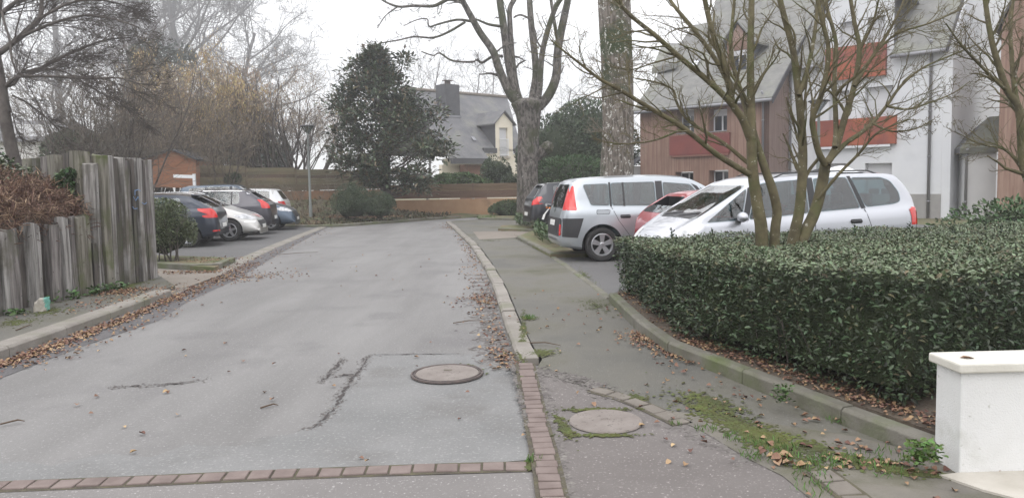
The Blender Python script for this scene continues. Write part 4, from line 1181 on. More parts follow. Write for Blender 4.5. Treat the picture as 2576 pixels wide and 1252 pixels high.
# ------------------------------------------------------------------ foliage and branch builders
def bush(name, c, rad, n, leaf, m, label, cat='shrub', group=None, clumps=40, core=True, aspect=.45, shell=.8, csz=.24, mcore=None, flat=None, base=None, up=.5):
    c = Vector(c)
    root = empty(name, (c.x, c.y, base if base is not None else max(0.0, c.z - rad[2])), 0, label, cat, group)
    rad = np.array(rad, float)
    cd = rdirs(rng, clumps); cd[:, 2] = np.abs(cd[:, 2]) * 1.25 - .35; cd /= np.linalg.norm(cd, axis=1, keepdims=True)
    cc = cd * (shell + .14 * rng.random((clumps, 1)))
    which = rng.integers(0, clumps, n)
    off = rng.normal(size=(n, 3)) * csz
    U = cc[which] + off
    ln = np.linalg.norm(U, axis=1, keepdims=True); U = np.where(ln > 1.08, U / ln * 1.08, U)
    P = U * rad + np.array(c)
    Dn = U * .9 + rdirs(rng, n) * .8 + np.array([0, 0, up * .3])
    Nn = rdirs(rng, n) * .7 + U * .5 + np.array([0, 0, up])
    sz = leaf * (.6 + .7 * rng.random(n))
    zmin = base if base is not None else -9
    keep = P[:, 2] > zmin + .02
    o = leaf_mesh('foliage', P[keep], Dn[keep], Nn[keep], sz[keep], m, root, aspect)
    o.location = -root.location
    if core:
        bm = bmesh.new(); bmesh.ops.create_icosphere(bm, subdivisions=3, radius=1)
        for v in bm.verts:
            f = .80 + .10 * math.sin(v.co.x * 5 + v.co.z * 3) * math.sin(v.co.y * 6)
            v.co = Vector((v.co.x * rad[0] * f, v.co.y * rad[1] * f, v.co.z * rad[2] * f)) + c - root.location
        me = bpy.data.meshes.new('shaded_core'); bm.to_mesh(me); bm.free()
        link('shaded_core', me, mcore or M_INNER, root, True)
    return root
M_INNER = mat('shaded_core', (.018, .026, .012), 1.0, (.035, .045, .02), 6, bump=.05, bscale=9)  # solid inner mass; shade between the leaves put into its dark colour

class Spec:
    def __init__(s, n=(6, 5, 4, 3), ratio=(.6, .55, .5, .5), ang=(45, 45, 40, 40), seg=(7, 6, 5, 4), wander=(.10, .16, .2, .25), trop=(0, 0, .02), f0=.25, sides=(8, 6, 4, 3, 3), rr=.5, tip=.003, taper=.35, minr=.0035):
        s.__dict__.update(locals()); del s.__dict__['s']
def perp(d, rng):
    a = np.cross(d, rng.normal(size=3)); return a / (np.linalg.norm(a) + 1e-9)
def grow(T, p, d, L, r, lev, S, rng, T2=None):
    k = S.seg[min(lev, len(S.seg) - 1)]; wn = S.wander[min(lev, len(S.wander) - 1)]
    P = [np.array(p, float)]; d = np.array(d, float); d /= np.linalg.norm(d); DD = [d]
    tr = np.array(S.trop)
    for i in range(k):
        d = d + rng.normal(size=3) * wn + tr; d /= np.linalg.norm(d)
        P.append(P[-1] + d * L / k); DD.append(d)
    last = lev >= len(S.n)
    r1 = max(S.minr * .5, r * (S.taper if not last else .3))
    rad = np.linspace(r, r1, k + 1)
    (T if (T2 is None or lev < 2) else T2).add(P, rad, S.sides[min(lev, len(S.sides) - 1)])
    if last: return
    kids(T, P, rad, L, lev, S, rng, T2)
def kids(T, P, rad, L, lev, S, rng, T2=None, n=None, f0=None, bias=None, lscale=1.0):
    k = len(P) - 1; nn = n if n is not None else S.n[lev]
    f0 = S.f0 if f0 is None else f0
    for j in range(nn):
        f = f0 + (1 - f0) * (j + rng.random() * .9) / nn
        i = min(k - 1, int(f * k)); tt = f * k - i
        q = P[i] * (1 - tt) + P[i + 1] * tt; rq = rad[i] * (1 - tt) + rad[i + 1] * tt
        dd = P[i + 1] - P[i]; dd = dd / (np.linalg.norm(dd) + 1e-9)
        a = math.radians(S.ang[min(lev, len(S.ang) - 1)]) * (.6 + .7 * rng.random())
        pr = perp(dd, rng)
        if bias is not None: pr = pr + np.array(bias); pr = pr / np.linalg.norm(pr)
        nd = dd * math.cos(a) + pr * math.sin(a)
        l2 = L * S.ratio[min(lev, len(S.ratio) - 1)] * (1.15 - .55 * f) * (.7 + .6 * rng.random()) * lscale
        r2 = max(S.minr, min(rq * .8, rq * S.rr * (.8 + .4 * rng.random())))
        grow(T, q, nd, l2, r2, lev + 1, S, rng, T2)
def build_tree(name, base, T, T2, m, label, cat='tree', group=None, m2=None, extra=None):
    root = empty(name, tuple(base), 0, label, cat, group)
    o = T.build('trunk', m, root); o.location = -Vector(base)
    if T2 is not None and T2.g:
        o = T2.build('branches', m2 or m, root); o.location = -Vector(base)
    return root
def sm(pts, k=4):
    return [np.array(v) for v in catmull([Vector(p) for p in pts], k)]

M_BARK = mat('grey_bark', (.045, .038, .033), .95, (.16, .145, .13), 7, stretch=(1.6, 1.6, .6), bump=.05, bscale=7, ramp=(.42, .58), big=((.05, .055, .025), .9, .5, .64), spots=((.26, .25, .23), 9, .62, .68))
M_BARKD = mat('dark_bark', (.060, .050, .045), .95, (.11, .095, .085), 6, bump=.01, bscale=10)
M_BARKG = mat('green_stem', (.070, .057, .030), .85, (.135, .115, .060), 7, detail=8, bump=.004, bscale=40, big=((.075, .085, .025), 3.0, .5, .68), spots=((.34, .33, .27), 16, .62, .70))
M_TWIGG = mat('olive_twig', (.105, .095, .045), .85, (.15, .12, .07), 5)
M_TWIGD = mat('dark_twig', (.075, .062, .055), .95)
M_TWIGB = mat('brown_twig', (.18, .15, .12), .95, (.235, .195, .15), 2)
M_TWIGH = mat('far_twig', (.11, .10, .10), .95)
M_LICHEN = mat('lichen_bark', (.075, .062, .05), .95, (.20, .175, .15), 9, detail=8, stretch=(2.2, 2.2, .45), bump=.06, bscale=6, ramp=(.42, .58), big=((.035, .05, .018), .42, .50, .56), spots=((.52, .51, .48), 9, .585, .63))

def limb(T, pts, r0, r1, Y, yj=0.0, k=4, sides=8, yend=None):
    """pts: photograph pixels; the limb is placed at distance Y, moving to Y+yj at its end"""
    n = len(pts); W_ = []
    for i, (a, b_) in enumerate(pts):
        f = i / max(1, n - 1)
        W_.append(at(a, b_, Y + yj * f))
    P = sm(W_, k); rad = np.linspace(1, 0, len(P)) ** 1.0 * (r0 - r1) + r1
    T.add(P, rad, sides)
    L = sum(np.linalg.norm(P[i + 1] - P[i]) for i in range(len(P) - 1))
    return P, rad, L
# ------------------------------------------------------------------ trees: hedge maple in front
rg = np.random.default_rng(21)
T, T2 = Tubes(), Tubes()
YA, YB = 7.9, 8.15
S1 = Spec(n=(5, 4, 3), ratio=(.55, .55, .5), ang=(38, 42, 45), seg=(7, 6, 5, 4), wander=(.10, .16, .22, .25), trop=(0, 0, .035), sides=(6, 5, 4, 3), rr=.45, minr=.0028, taper=.3)
def stems(L, Y):
    for (pts, w0, w1, yj, nk, sc) in L:
        P, rad, Ln = limb(T, pts, w0 * Y / 1860 / 2, w1 * Y / 1860 / 2, Y, yj, 4, 9)
        if nk: kids(T, P, rad, min(Ln, 1.5) * sc, 0, S1, rg, T2, n=int(nk * 1.6), f0=.25)
A_ = [([(1917, 625), (1915, 570), (1908, 530), (1900, 480), (1893, 422), (1891, 352)], 33, 25, 0, 0, 1),
      ([(1891, 352), (1890, 300), (1889, 246), (1888, 123), (1891, 0), (1893, -70)], 25, 12, .2, 8, .8),
      ([(1891, 360), (1868, 300), (1844, 264), (1833, 211), (1815, 148), (1794, 88), (1773, 0), (1765, -60)], 21, 10, -.3, 8, .8),
      ([(1890, 345), (1862, 290), (1826, 246), (1777, 200), (1706, 141), (1650, 91), (1594, 46), (1555, 7), (1520, -30)], 19, 6, -.6, 12, .8),
      ([(1833, 211), (1805, 158), (1756, 88), (1706, 28), (1685, 0), (1660, -40)], 13, 7, .3, 8, .7),
      ([(1890, 440), (1862, 425), (1801, 387), (1720, 323), (1626, 267), (1562, 228), (1510, 200), (1465, 165), (1420, 130), (1385, 100)], 17, 3, -.9, 16, .62),
      ([(1892, 415), (1879, 408), (1819, 359), (1735, 306), (1703, 260), (1692, 225), (1650, 207), (1597, 197)], 12, 3, .5, 12, .6),
      ([(1948, 625), (1951, 570), (1955, 531), (1943, 476), (1927, 432), (1912, 388), (1900, 350), (1895, 330)], 26, 17, .05, 0, 1),
      ([(1895, 340), (1880, 290), (1866, 240), (1850, 190), (1838, 120), (1842, 60), (1850, -20)], 15, 8, .5, 8, .7),
      ([(1891, 250), (1920, 190), (1950, 150), (1962, 128)], 7, 2, -.3, 5, .5),
      ([(1706, 141), (1640, 160), (1590, 175), (1540, 168)], 5, 2, -.3, 7, .6),
      ([(1720, 323), (1650, 352), (1580, 362), (1520, 358)], 6, 2, -.4, 8, .5)]
stems(A_, YA)
B_ = [([(1991, 625), (2000, 580), (2011, 531), (2017, 465), (2020, 399), (2018, 340), (2013, 276), (2005, 201), (1995, 125), (1975, 50), (1955, -30)], 29, 13, .1, 9, .8),
      ([(2010, 240), (2035, 160), (2050, 80), (2058, 0), (2062, -50)], 12, 7, .4, 8, .8),
      ([(2012, 625), (2025, 585), (2045, 545), (2060, 500), (2070, 454), (2077, 412)], 30, 27, .15, 0, 1),
      ([(2077, 415), (2060, 384), (2047, 330), (2045, 294), (2066, 240), (2081, 170), (2083, 113), (2065, 40), (2050, -30)], 17, 9, -.3, 8, .8),
      ([(2079, 412), (2103, 371), (2126, 294), (2149, 217), (2162, 127), (2150, 59), (2135, -30)], 20, 9, .4, 9, .8),
      ([(2081, 408), (2126, 362), (2165, 335), (2194, 310), (2230, 267), (2266, 217), (2320, 172), (2402, 136), (2478, 104)], 14, 3, .7, 12, .7),
      ([(2100, 371), (2103, 316), (2099, 203), (2103, 108), (2081, 23), (2070, -40)], 14, 8, .8, 8, .8),
      ([(2103, 240), (2121, 217), (2165, 180), (2216, 118), (2266, 81), (2338, 59), (2420, 23)], 9, 3, -.5, 10, .7),
      ([(2058, 500), (2108, 440), (2162, 385), (2200, 340), (2240, 318), (2290, 300)], 9, 3, -.4, 7, .6),
      ([(2230, 267), (2280, 275), (2329, 262), (2397, 235), (2440, 205)], 7, 2, .3, 9, .6),
      ([(2018, 470), (2035, 430), (2058, 400)], 9, 8, .1, 0, 1),
      ([(2149, 217), (2190, 150), (2230, 90), (2262, 30), (2285, -30)], 10, 5, .3, 8, .7),
      ([(2194, 310), (2240, 330), (2300, 325), (2350, 300)], 6, 2, -.3, 8, .5),
      ([(2162, 127), (2195, 60), (2210, 0)], 8, 4, -.2, 6, .6)]
TA, TB = (T, T2), None
build_tree('multi_stem_tree', (at(1925, 625, YA).x, YA, ZP), T, T2, M_BARKG, 'bare olive green multi stem tree in the hedge before the silver car door', m2=M_TWIGG, group='small bare trees in the hedge')
T, T2 = Tubes(), Tubes()
stems(B_, YB)
build_tree('multi_stem_tree', (at(2000, 625, YB).x, YB, ZP), T, T2, M_BARKG, 'bare forked tree in the hedge, standing before the silver car rear windows', m2=M_TWIGG, group='small bare trees in the hedge')
T, T2 = Tubes(), Tubes()
stems([([(2640, 720), (2620, 560), (2590, 460), (2573, 407), (2564, 280), (2533, 226), (2510, 158), (2492, 90), (2478, 0), (2470, -60)], 26, 9, 0, 10, .8),
       ([(2566, 300), (2552, 220), (2546, 158), (2542, 68), (2552, -20)], 14, 7, .3, 8, .7),
       ([(2530, 226), (2510, 208), (2447, 145), (2411, 104), (2380, 60)], 10, 3, -.4, 10, .6),
       ([(2590, 460), (2560, 410), (2524, 375), (2465, 362), (2400, 330)], 9, 2, .3, 9, .6),
       ([(2573, 407), (2590, 330), (2600, 240), (2610, 120), (2600, 0)], 15, 9, .2, 8, .8)], 8.6)
build_tree('multi_stem_tree', (at(2640, 700, 8.6).x, 8.6, ZP), T, T2, M_BARKG, 'bare small tree at the right edge of the view before the brown tower', m2=M_TWIGG, group='small bare trees in the hedge')

# ------------------------------------------------------------------ pollarded tree in the middle
T, T2 = Tubes(), Tubes()
YP = 31.0
px2m = YP / 1860
P = sm([at(1330, 560, YP), at(1329, 520, YP), at(1327, 440, YP), at(1329, 360, YP), at(1330, 310, YP), at(1328, 275, YP), at(1326, 248, YP)], 4)
rad = np.interp(np.linspace(0, 1, len(P)), [0, .1, .35, .6, .78, .92, 1], [40, 31, 26, 27, 32, 42, 20]) * px2m
T.add(P, rad, 16)
S2 = Spec(n=(4, 4, 3), ratio=(.42, .5, .5), ang=(48, 48, 45), wander=(.12, .2, .25, .25), trop=(0, 0, .01), sides=(6, 4, 3, 3), rr=.35, minr=.008, taper=.3)
for pts, w0, w1, yj, nk, sc in [
    ([(1300, 258), (1283, 236), (1256, 175), (1240, 129), (1208, 83), (1184, 40), (1165, 5), (1135, -50)], 24, 12, -1, 5, .5),
    ([(1300, 250), (1291, 215), (1278, 148), (1267, 67), (1257, 0), (1250, -60)], 24, 17, .5, 5, .5),
    ([(1312, 262), (1299, 220), (1289, 148), (1283, 62), (1283, 21), (1296, -5), (1310, -50)], 17, 11, 1, 5, .5),
    ([(1338, 265), (1341, 235), (1348, 175), (1337, 67), (1332, 0), (1330, -60)], 21, 14, 1, 4, .45),
    ([(1350, 262), (1357, 225), (1364, 134), (1385, 54), (1404, 8), (1430, -20)], 17, 10, -.6, 5, .5),
    ([(1355, 270), (1380, 240), (1399, 193), (1404, 121), (1420, 40), (1428, 0), (1432, -60)], 26, 15, 0, 5, .45),
    ([(1404, 110), (1395, 60), (1386, 0), (1380, -50)], 10, 7, .6, 3, .5),
    ([(1265, 142), (1240, 142), (1213, 158), (1200, 150), (1189, 156), (1138, 153), (1106, 134), (1090, 140), (1060, 130)], 8, 3, -.5, 8, .35),
    ([(1184, 54), (1155, 50), (1130, 54), (1100, 62), (1079, 67), (1074, 48), (1047, 51), (1015, 66)], 7, 2, .5, 9, .35),
    ([(1170, 56), (1130, 80), (1090, 95), (1042, 93), (1000, 102), (962, 108), (942, 115)], 7, 2, -1, 10, .38),
    ([(1160, 5), (1130, -2), (1109, 8), (1087, 16), (1040, 15), (1001, 17), (961, 0), (930, -30)], 11, 4, 0, 10, .4),
    ([(1262, 67), (1230, 62), (1205, 52), (1190, 46)], 8, 4, .3, 3, .5),
    ([(1337, 50), (1310, 38), (1292, 45)], 6, 4, .2, 2, .6),
    ([(1001, 17), (970, 40), (950, 70)], 4, 2, .2, 6, .4)]:
    Q, rd, Ln = limb(T, pts, w0 * px2m / 2, w1 * px2m / 2, YP, yj, 4, 8)
    kids(T, Q, rd, Ln * sc, 0, S2, rg, T2, n=nk, f0=.2)
bz = at(1375, 372, YP)
tp = build_tree('pollarded_tree', (P[0][0], P[0][1], .1), T, T2, M_BARK, 'big bare pollarded tree with a mossy knuckle and upright limbs at the road end', m2=M_TWIGD)
bm = bmesh.new(); bmesh.ops.create_icosphere(bm, subdivisions=3, radius=1)
for v in bm.verts:
    f = .27 * (1 + .22 * math.sin(v.co.x * 7) * math.sin(v.co.z * 6 + 1) + .12 * math.sin(v.co.y * 11))
    v.co = v.co * f + Vector((bz.x - P[0][0], bz.y - P[0][1], bz.z - .1)); 
me = bpy.data.meshes.new('burl'); bm.to_mesh(me); bm.free(); link('burl', me, M_BARK, tp, True)
T = Tubes(); Q = sm([at(1345, 395, YP), at(1358, 384, YP), at(1375, 372, YP)], 3); T.add(Q, np.linspace(.28, .22, len(Q)), 9)
o = T.build('burl_stump', M_BARK, tp); o.location = -Vector((P[0][0], P[0][1], .1))

# ------------------------------------------------------------------ big lichen covered trunk
YT = 21.5
root = empty('tall_tree', (at(1556, 500, YT).x, YT, 0), 0, 'thick straight lichen covered trunk rising out of view behind the grey people carrier', 'tree')
nS, nR = 90, 44; vs = []
for i in range(nS + 1):
    f = i / nS; z = 0.0 + 12.5 * f
    pxl = np.interp(z, [0, 1.6, 3.2, 5, 6.9, 12.5], [1507, 1511, 1519, 1517, 1511, 1500]); pxr = np.interp(z, [0, 1.6, 3.2, 5, 6.9, 12.5], [1600, 1594, 1596, 1595, 1590, 1582])
    xl, xr = (pxl - 1288) / 1860 * YT, (pxr - 1288) / 1860 * YT
    c, r_ = (xl + xr) / 2, (xr - xl) / 2
    for k in range(nR):
        a = 2 * math.pi * k / nR
        rr = r_ * (1 + .022 * math.sin(a * 7 + z * .8) + .014 * math.sin(a * 13 - z * 2) + (.10 * math.exp(-z * 1.6)))
        vs.append((c + math.cos(a) * rr - root.location.x, math.sin(a) * rr, z))
mb = MB(); mb.add(vs, [(i * nR + k, i * nR + (k + 1) % nR, (i + 1) * nR + (k + 1) % nR, (i + 1) * nR + k) for i in range(nS) for k in range(nR)])
mb.build('trunk', M_LICHEN, root, True)
T = Tubes(); S3 = Spec(n=(3, 3), ratio=(.6, .5), ang=(45, 45), seg=(5, 4, 3), trop=(0, 0, .05), sides=(4, 3, 3), minr=.004)
for (a, b_, s_, L_) in ((1520, 160, -1, .6), (1516, 330, -1, .5), (1596, 180, 1, .7), (1575, 170, .5, .7), (1540, 345, -.4, .8), (1590, 360, 1, .5), (1560, 170, -.2, .7)):
    for _ in range(4):
        g = at(a, b_, YT - .25); grow(T, (g.x, g.y, g.z), (s_ + rg.normal() * .4, -.6, rg.normal() * .4 + .2), L_, .012, 0, S3, rg)
o = T.build('epicormic_twigs', M_TWIGB, root); o.location = -root.location

# ------------------------------------------------------------------ far left tree with sweeping twigs
T, T2 = Tubes(), Tubes()
YL = 16.5; m_ = YL / 1860
S4 = Spec(n=(14, 9, 5), ratio=(.62, .5, .5), ang=(24, 30, 38), seg=(8, 7, 5, 4), wander=(.07, .10, .16, .2), trop=(.035, 0, -.005), sides=(6, 4, 3, 3), rr=.36, minr=.0048, taper=.28)
for pts, w0, w1, yj, nk, sc in [
    ([(40, 420), (30, 378), (15, 308), (5, 232), (-4, 180), (-15, 110), (-10, 40), (0, -60)], 30, 20, 0, 0, 0),
    ([(2, 218), (32, 211), (53, 186), (102, 172), (148, 148), (210, 120), (270, 100), (330, 95)], 13, 3, 1, 12, .6),
    ([(14, 218), (40, 196), (70, 192), (134, 193), (190, 196), (246, 197), (302, 197), (352, 211), (400, 215)], 9, 3, -.8, 13, .55),
    ([(-4, 135), (32, 109), (74, 74), (102, 42), (105, -10), (115, -60)], 15, 8, .6, 11, .8),
    ([(4, 30), (12, 60), (25, 105), (30, 151), (45, 180), (60, 190)], 6, 4, -.5, 6, .6),
    ([(-20, 60), (20, 20), (80, -20), (150, -60)], 12, 6, 1, 10, 1.1),
    ([(60, 90), (130, 60), (210, 40), (290, 50), (350, 70)], 8, 3, -1, 12, .6),
    ([(102, 172), (160, 180), (230, 220), (300, 260), (360, 300)], 5, 2, .5, 11, .5),
    ([(30, 240), (70, 260), (120, 300), (170, 350), (200, 372)], 5, 2, .4, 9, .5),
    ([(95, 50), (170, 10), (250, 0), (330, 20)], 8, 3, .5, 12, .7),
    ([(20, 250), (35, 300), (48, 340), (90, 365)], 3, 2, .2, 6, .5)]:
    Q, rd, Ln = limb(T, pts, w0 * m_ / 2, w1 * m_ / 2, YL, yj, 4, 8)
    if nk: kids(T, Q, rd, Ln * sc, 0, S4, rg, T2, n=int(nk * 1.6), f0=.12)
build_tree('spreading_tree', (at(40, 420, YL).x, YL, 1.6), T, T2, M_BARKD, 'leaning dark tree at the left edge with a dense fan of sweeping bare twigs', m2=M_TWIGD)

# ------------------------------------------------------------------ thicket, hazel, coppice behind the left fence
def multistem(name, px, Y, zb, h, ns, spread, label, m, m2, seed, S, r0=.035, group=None, leafm=None, nleaf=0, lz=(.5, 1), leafs=(.1, .18), trunk_d=None):
    r_ = np.random.default_rng(seed); T, T2 = Tubes(), Tubes()
    X = (px - 1288) / 1860 * Y
    for i in range(ns):
        a = r_.random() * 6.283; d0 = np.array([math.cos(a) * spread, math.sin(a) * spread * .7, 1.0]) * (1)
        d0[:2] *= (.35 + .8 * r_.random())
        grow(T, (X + math.cos(a) * .3, Y + math.sin(a) * .3, zb), d0, h * (.75 + .35 * r_.random()), r0 * (.7 + .6 * r_.random()), 0, S, r_, T2)
    root = build_tree(name, (X, Y, zb), T, T2, m, label, 'shrub' if h < 6 else 'tree', group, m2)
    if leafm is not None:
        tips = []
        for (n_, k_), L_ in T2.g.items():
            for P_, _ in L_: tips.append(P_[-1]); tips.append(P_[len(P_) // 2])
        tips = np.array(tips); tips = tips[tips[:, 2] > zb + h * lz[0]]
        idx = r_.integers(0, len(tips), nleaf)
        Pn = tips[idx] + r_.normal(size=(nleaf, 3)) * .12
        D = r_.normal(size=(nleaf, 3)) * .25; D[:, 2] -= 1
        o = leaf_mesh('catkins', Pn, D, rdirs(r_, nleaf), r_.uniform(leafs[0], leafs[1], nleaf), leafm, root, .28)
        o.location = -root.location
    return root
SH = Spec(n=(9, 6, 4), ratio=(.42, .45, .45), ang=(24, 32, 35), seg=(9, 6, 4, 3), wander=(.06, .12, .2, .2), trop=(0, 0, .03), f0=.2, sides=(6, 4, 3, 3), rr=.4, minr=.0085, taper=.3)
M_CATKIN = mat('hazel_catkin', (.42, .30, .14), .9, (.50, .38, .21), 2, island=.25)
M_CATKIN2 = mat('pale_catkin', (.36, .27, .19), .9, (.42, .32, .24), 2, island=.25)
hz = [(455, 36, 5.9, 'yellow hazel thick with catkins behind the orange shed', M_CATKIN, 9000), (575, 38, 6.1, 'golden brown hazel in the middle of the row behind the fence', M_CATKIN, 7000),
      (660, 40, 5.9, 'pinkish brown hazel with upright stems left of the lamp post', M_CATKIN2, 2000), (735, 41, 5.3, 'thin arching hazel nearest the street lamp', M_CATKIN2, 500), (690, 38.5, 6.0, 'dark stemmed coppice with arching stems in front of the misty gap', M_CATKIN2, 900), (775, 39.5, 5.0, 'dark stemmed coppice leaning right behind the street lamp', M_CATKIN2, 200), (390, 33, 4.6, 'dull brown hazel just left of the orange shed gable', M_CATKIN2, 1500)]
SH2 = Spec(n=(7, 6, 4), ratio=(.40, .45, .45), ang=(28, 34, 36), seg=(9, 6, 4, 3), wander=(.07, .13, .2, .2), trop=(0, 0, .03), f0=.42, sides=(6, 4, 3, 3), rr=.4, minr=.0085, taper=.35)
for i, (px, Y, h, lab, cm, nl) in enumerate(hz):
    multistem('hazel', px, Y, .9, h, 13, .60 if px > 640 else .42, lab, M_BARKD, M_TWIGB, 40 + i, SH2 if px > 640 else SH, .06 if px > 640 else .05, 'hazels behind the fence', cm, nl, (.55, 1), (.08, .16))
ST = Spec(n=(8, 6, 4), ratio=(.5, .5, .45), ang=(30, 38, 40), seg=(8, 6, 4, 3), wander=(.09, .15, .22, .22), trop=(0, 0, .015), f0=.12, sides=(5, 4, 3, 3), rr=.42, minr=.0065, taper=.3)
for i, (px, Y, h, lab) in enumerate([(195, 21, 3.6, 'dark thin stemmed bush above the back timbers, nearest the leaning tree'), (262, 22, 4.4, 'grey brown tangle of stems above the timber row'), (330, 23, 4.6, 'dense brown thicket bush above the tall timber wall'), (400, 33.5, 4.6, 'dense twiggy bush overhanging the orange shed roof'), (470, 34.5, 4.8, 'twiggy bare bush rising beside the white rail'), (545, 32, 4.2, 'loose bare bush in front of the slatted fence')]):
    multistem('bare_bush', px, Y, .7, h, 9, .55, lab, M_BARKD, mat('thicket_twig_%d' % i, (.155 + .008 * i, .138 + .004 * i, .118), .95), 60 + i, ST, .03, 'bare thicket behind the parked cars')

# ------------------------------------------------------------------ tall misty trees
def bigtree(name, px, Y, h, r, label, seed, S, m=None, group=None, lean=0, zb=0, d0=None):
    r_ = np.random.default_rng(seed); T, T2 = Tubes(), Tubes()
    X = (px - 1288) / 1860 * Y
    grow(T, (X, Y, zb), d0 or (lean, 0, 1), h, r, 0, S, r_, T2)
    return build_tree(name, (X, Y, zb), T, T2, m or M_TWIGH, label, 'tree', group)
SB = Spec(n=(13, 8, 7, 6), ratio=(.55, .55, .5, .5), ang=(55, 42, 42, 42), seg=(9, 8, 7, 5, 4), wander=(.05, .15, .2, .24, .25), trop=(0, 0, .03), f0=.25, sides=(9, 6, 4, 3, 3), rr=.48, minr=.030, taper=.35)
big = [(335, 120, 41, .9, 'tall misty tree at the left behind the sweeping twigs'), (475, 128, 38, .85, 'tall misty tree above the yellow hazels'), (600, 135, 31, .7, 'misty round crowned tree, right end of the tall group'), (180, 110, 30, .7, 'misty tree behind the leaning dark tree'), (410, 150, 44, .8, 'faintest tall tree at the back of the left group')]
for i, (px, Y, h, r, lab) in enumerate(big):
    bigtree('misty_tree', px, Y, h, r, lab, 100 + i, SB, group='tall misty trees on the left')
SF = Spec(n=(9, 7, 5), ratio=(.5, .5, .5), ang=(42, 42, 42), seg=(8, 6, 5, 4), wander=(.08, .16, .22, .25), trop=(0, 0, .06), f0=.3, sides=(5, 4, 3, 3), rr=.42, minr=.016, taper=.3)
far = [(905, 100, 16.3, 'faint bare tree behind the left side of the magnolia'), (850, 111, 12.9, 'faint low tree between the street lamp and the magnolia'), (1012, 103, 16.7, 'faint bare tree just right of the magnolia top'), (1085, 97, 17.3, 'faint bare tree left of the slate chimney'), (1178, 100, 16.5, 'faint bare tree right of the slate chimney'),
       (1232, 94, 15.9, 'faint bare tree over the roof ridge beside the pollard limbs'), (1410, 89, 12.7, 'faint broad bare tree right of the pollard trunk'), (1470, 94, 12.4, 'faint bare tree left of the thick lichen trunk'), (780, 116, 12.3, 'faintest low tree behind the street lamp'), (1320, 105, 15.6, 'faint bare tree seen between the pollard limbs'), (700, 108, 11.6, 'faint low tree behind the hazel stems'), (40, 81, 10.2, 'faint bare tree left of the hazy far house'), (110, 74, 9.4, 'faint bare tree in front of the hazy far house')]
for i, (px, Y, h, lab) in enumerate(far):
    bigtree('misty_tree', px, Y, h, .2, lab, 200 + i, SF, group='faint bare trees in the mist')

# ------------------------------------------------------------------ evergreens
M_MAG = mat('magnolia_leaf', (.050, .070, .045), .36, (.11, .135, .075), 1.2, island=.5)
M_MAGB = mat('magnolia_leaf_brown', (.19, .145, .095), .6, (.13, .11, .07), 3, island=.3)
YM = 33.5
mroot = empty('magnolia', (at(975, 500, YM).x, YM, .5), 0, 'large dark evergreen magnolia overhanging the fence in front of the slate house', 'tree')
r_ = np.random.default_rng(5)
sil = [(140, 935, 955), (170, 905, 985), (200, 885, 1010), (235, 858, 1035), (270, 848, 1052), (300, 862, 1085), (335, 870, 1088), (370, 858, 1110), (400, 852, 1112), (430, 862, 1085), (455, 930, 1075), (470, 1010, 1080)]
cl = []
for _ in range(165):
    y = r_.uniform(135, 470); l = np.interp(y, [s[0] for s in sil], [s[1] for s in sil]); r2 = np.interp(y, [s[0] for s in sil], [s[2] for s in sil])
    x = r_.uniform(l + 6, r2 - 6); half = (r2 - l) / 2 / 1860 * YM
    u = (x - (l + r2) / 2) / max(1, (r2 - l) / 2)
    dep = YM + r_.uniform(-1, 1) * math.sqrt(max(.02, 1 - u * u)) * half * .9
    cl.append(at(x, y, dep))
cl += [at(x, y, YM) for x, y in ((942, 132), (946, 140), (905, 158), (1012, 160), (880, 180), (838, 258), (1100, 285), (1118, 372), (1108, 345), (1095, 300), (848, 335), (905, 160), (1016, 150), (1075, 268), (840, 380), (1120, 380))] * 1
cl = np.array([tuple(c) for c in cl])
nl = 16500; w_ = r_.integers(0, len(cl), nl); off = r_.normal(size=(nl, 3)) * np.array([.27, .27, .17])
Pn = cl[w_] + off * .92; Dn = off * 3 + rdirs(r_, nl) * .7 + np.array([0, 0, .35]); Nn = rdirs(r_, nl) * .5 + np.array([0, 0, 1])
bs = r_.random(nl) < .22
for nm, k_, mm in (('foliage', ~bs, M_MAG), ('brown_leaves', bs, M_MAGB)):
    o = leaf_mesh(nm, Pn[k_], Dn[k_], Nn[k_], r_.uniform(.15, .27, k_.sum()), mm, mroot, .42); o.location = -mroot.location
T = Tubes(); c0 = np.array([mroot.location.x, YM, .5])
T.add(np.array([c0, c0 + (0, 0, 2.5), c0 + (.1, 0, 5), c0 + (-.3, 0, 6.6)]), np.array([.2, .16, .1, .03]), 8)
for i in range(0, len(cl), 3):
    z = min(cl[i][2] - .3, 5.5); s0 = c0 + (0, 0, max(.5, z * .75 - .5)); T.add(np.array([s0, (s0 + cl[i]) / 2 + (0, 0, -.1), cl[i]]), np.array([.05, .035, .012]), 4)
o = T.build('trunk', M_BARKD, mroot); o.location = -mroot.location

M_EVG = mat('evergreen_leaf', (.055, .078, .042), .7, (.085, .115, .06), 1.5, island=.35)
M_EVB = mat('blue_evergreen', (.055, .070, .060), .8, (.085, .10, .085), 1.0, island=.3)
M_LAU = mat('laurel_leaf', (.045, .085, .03), .5, (.07, .12, .04), 2, island=.35)
M_BAM = mat('bamboo_leaf', (.07, .12, .04), .6, (.11, .16, .06), 1.5, island=.35)
M_SHR = mat('box_leaf', (.050, .070, .028), .4, (.13, .15, .07), 8, island=.4)
def P3(px, py, Y): 
    v = at(px, py, Y); return (v.x, v.y, v.z)
bush('evergreen_mass', P3(425, 372, 50), (2.6, 2.2, 2.0), 3500, .3, M_EVB, 'dark evergreen behind the orange shed', 'tree', 'dark evergreens behind the thicket', clumps=30)
bush('evergreen_mass', P3(505, 362, 52), (2.2, 2, 2.8), 3500, .3, M_EVB, 'dark conifer right of the orange shed roof', 'tree', 'dark evergreens behind the thicket', clumps=30)
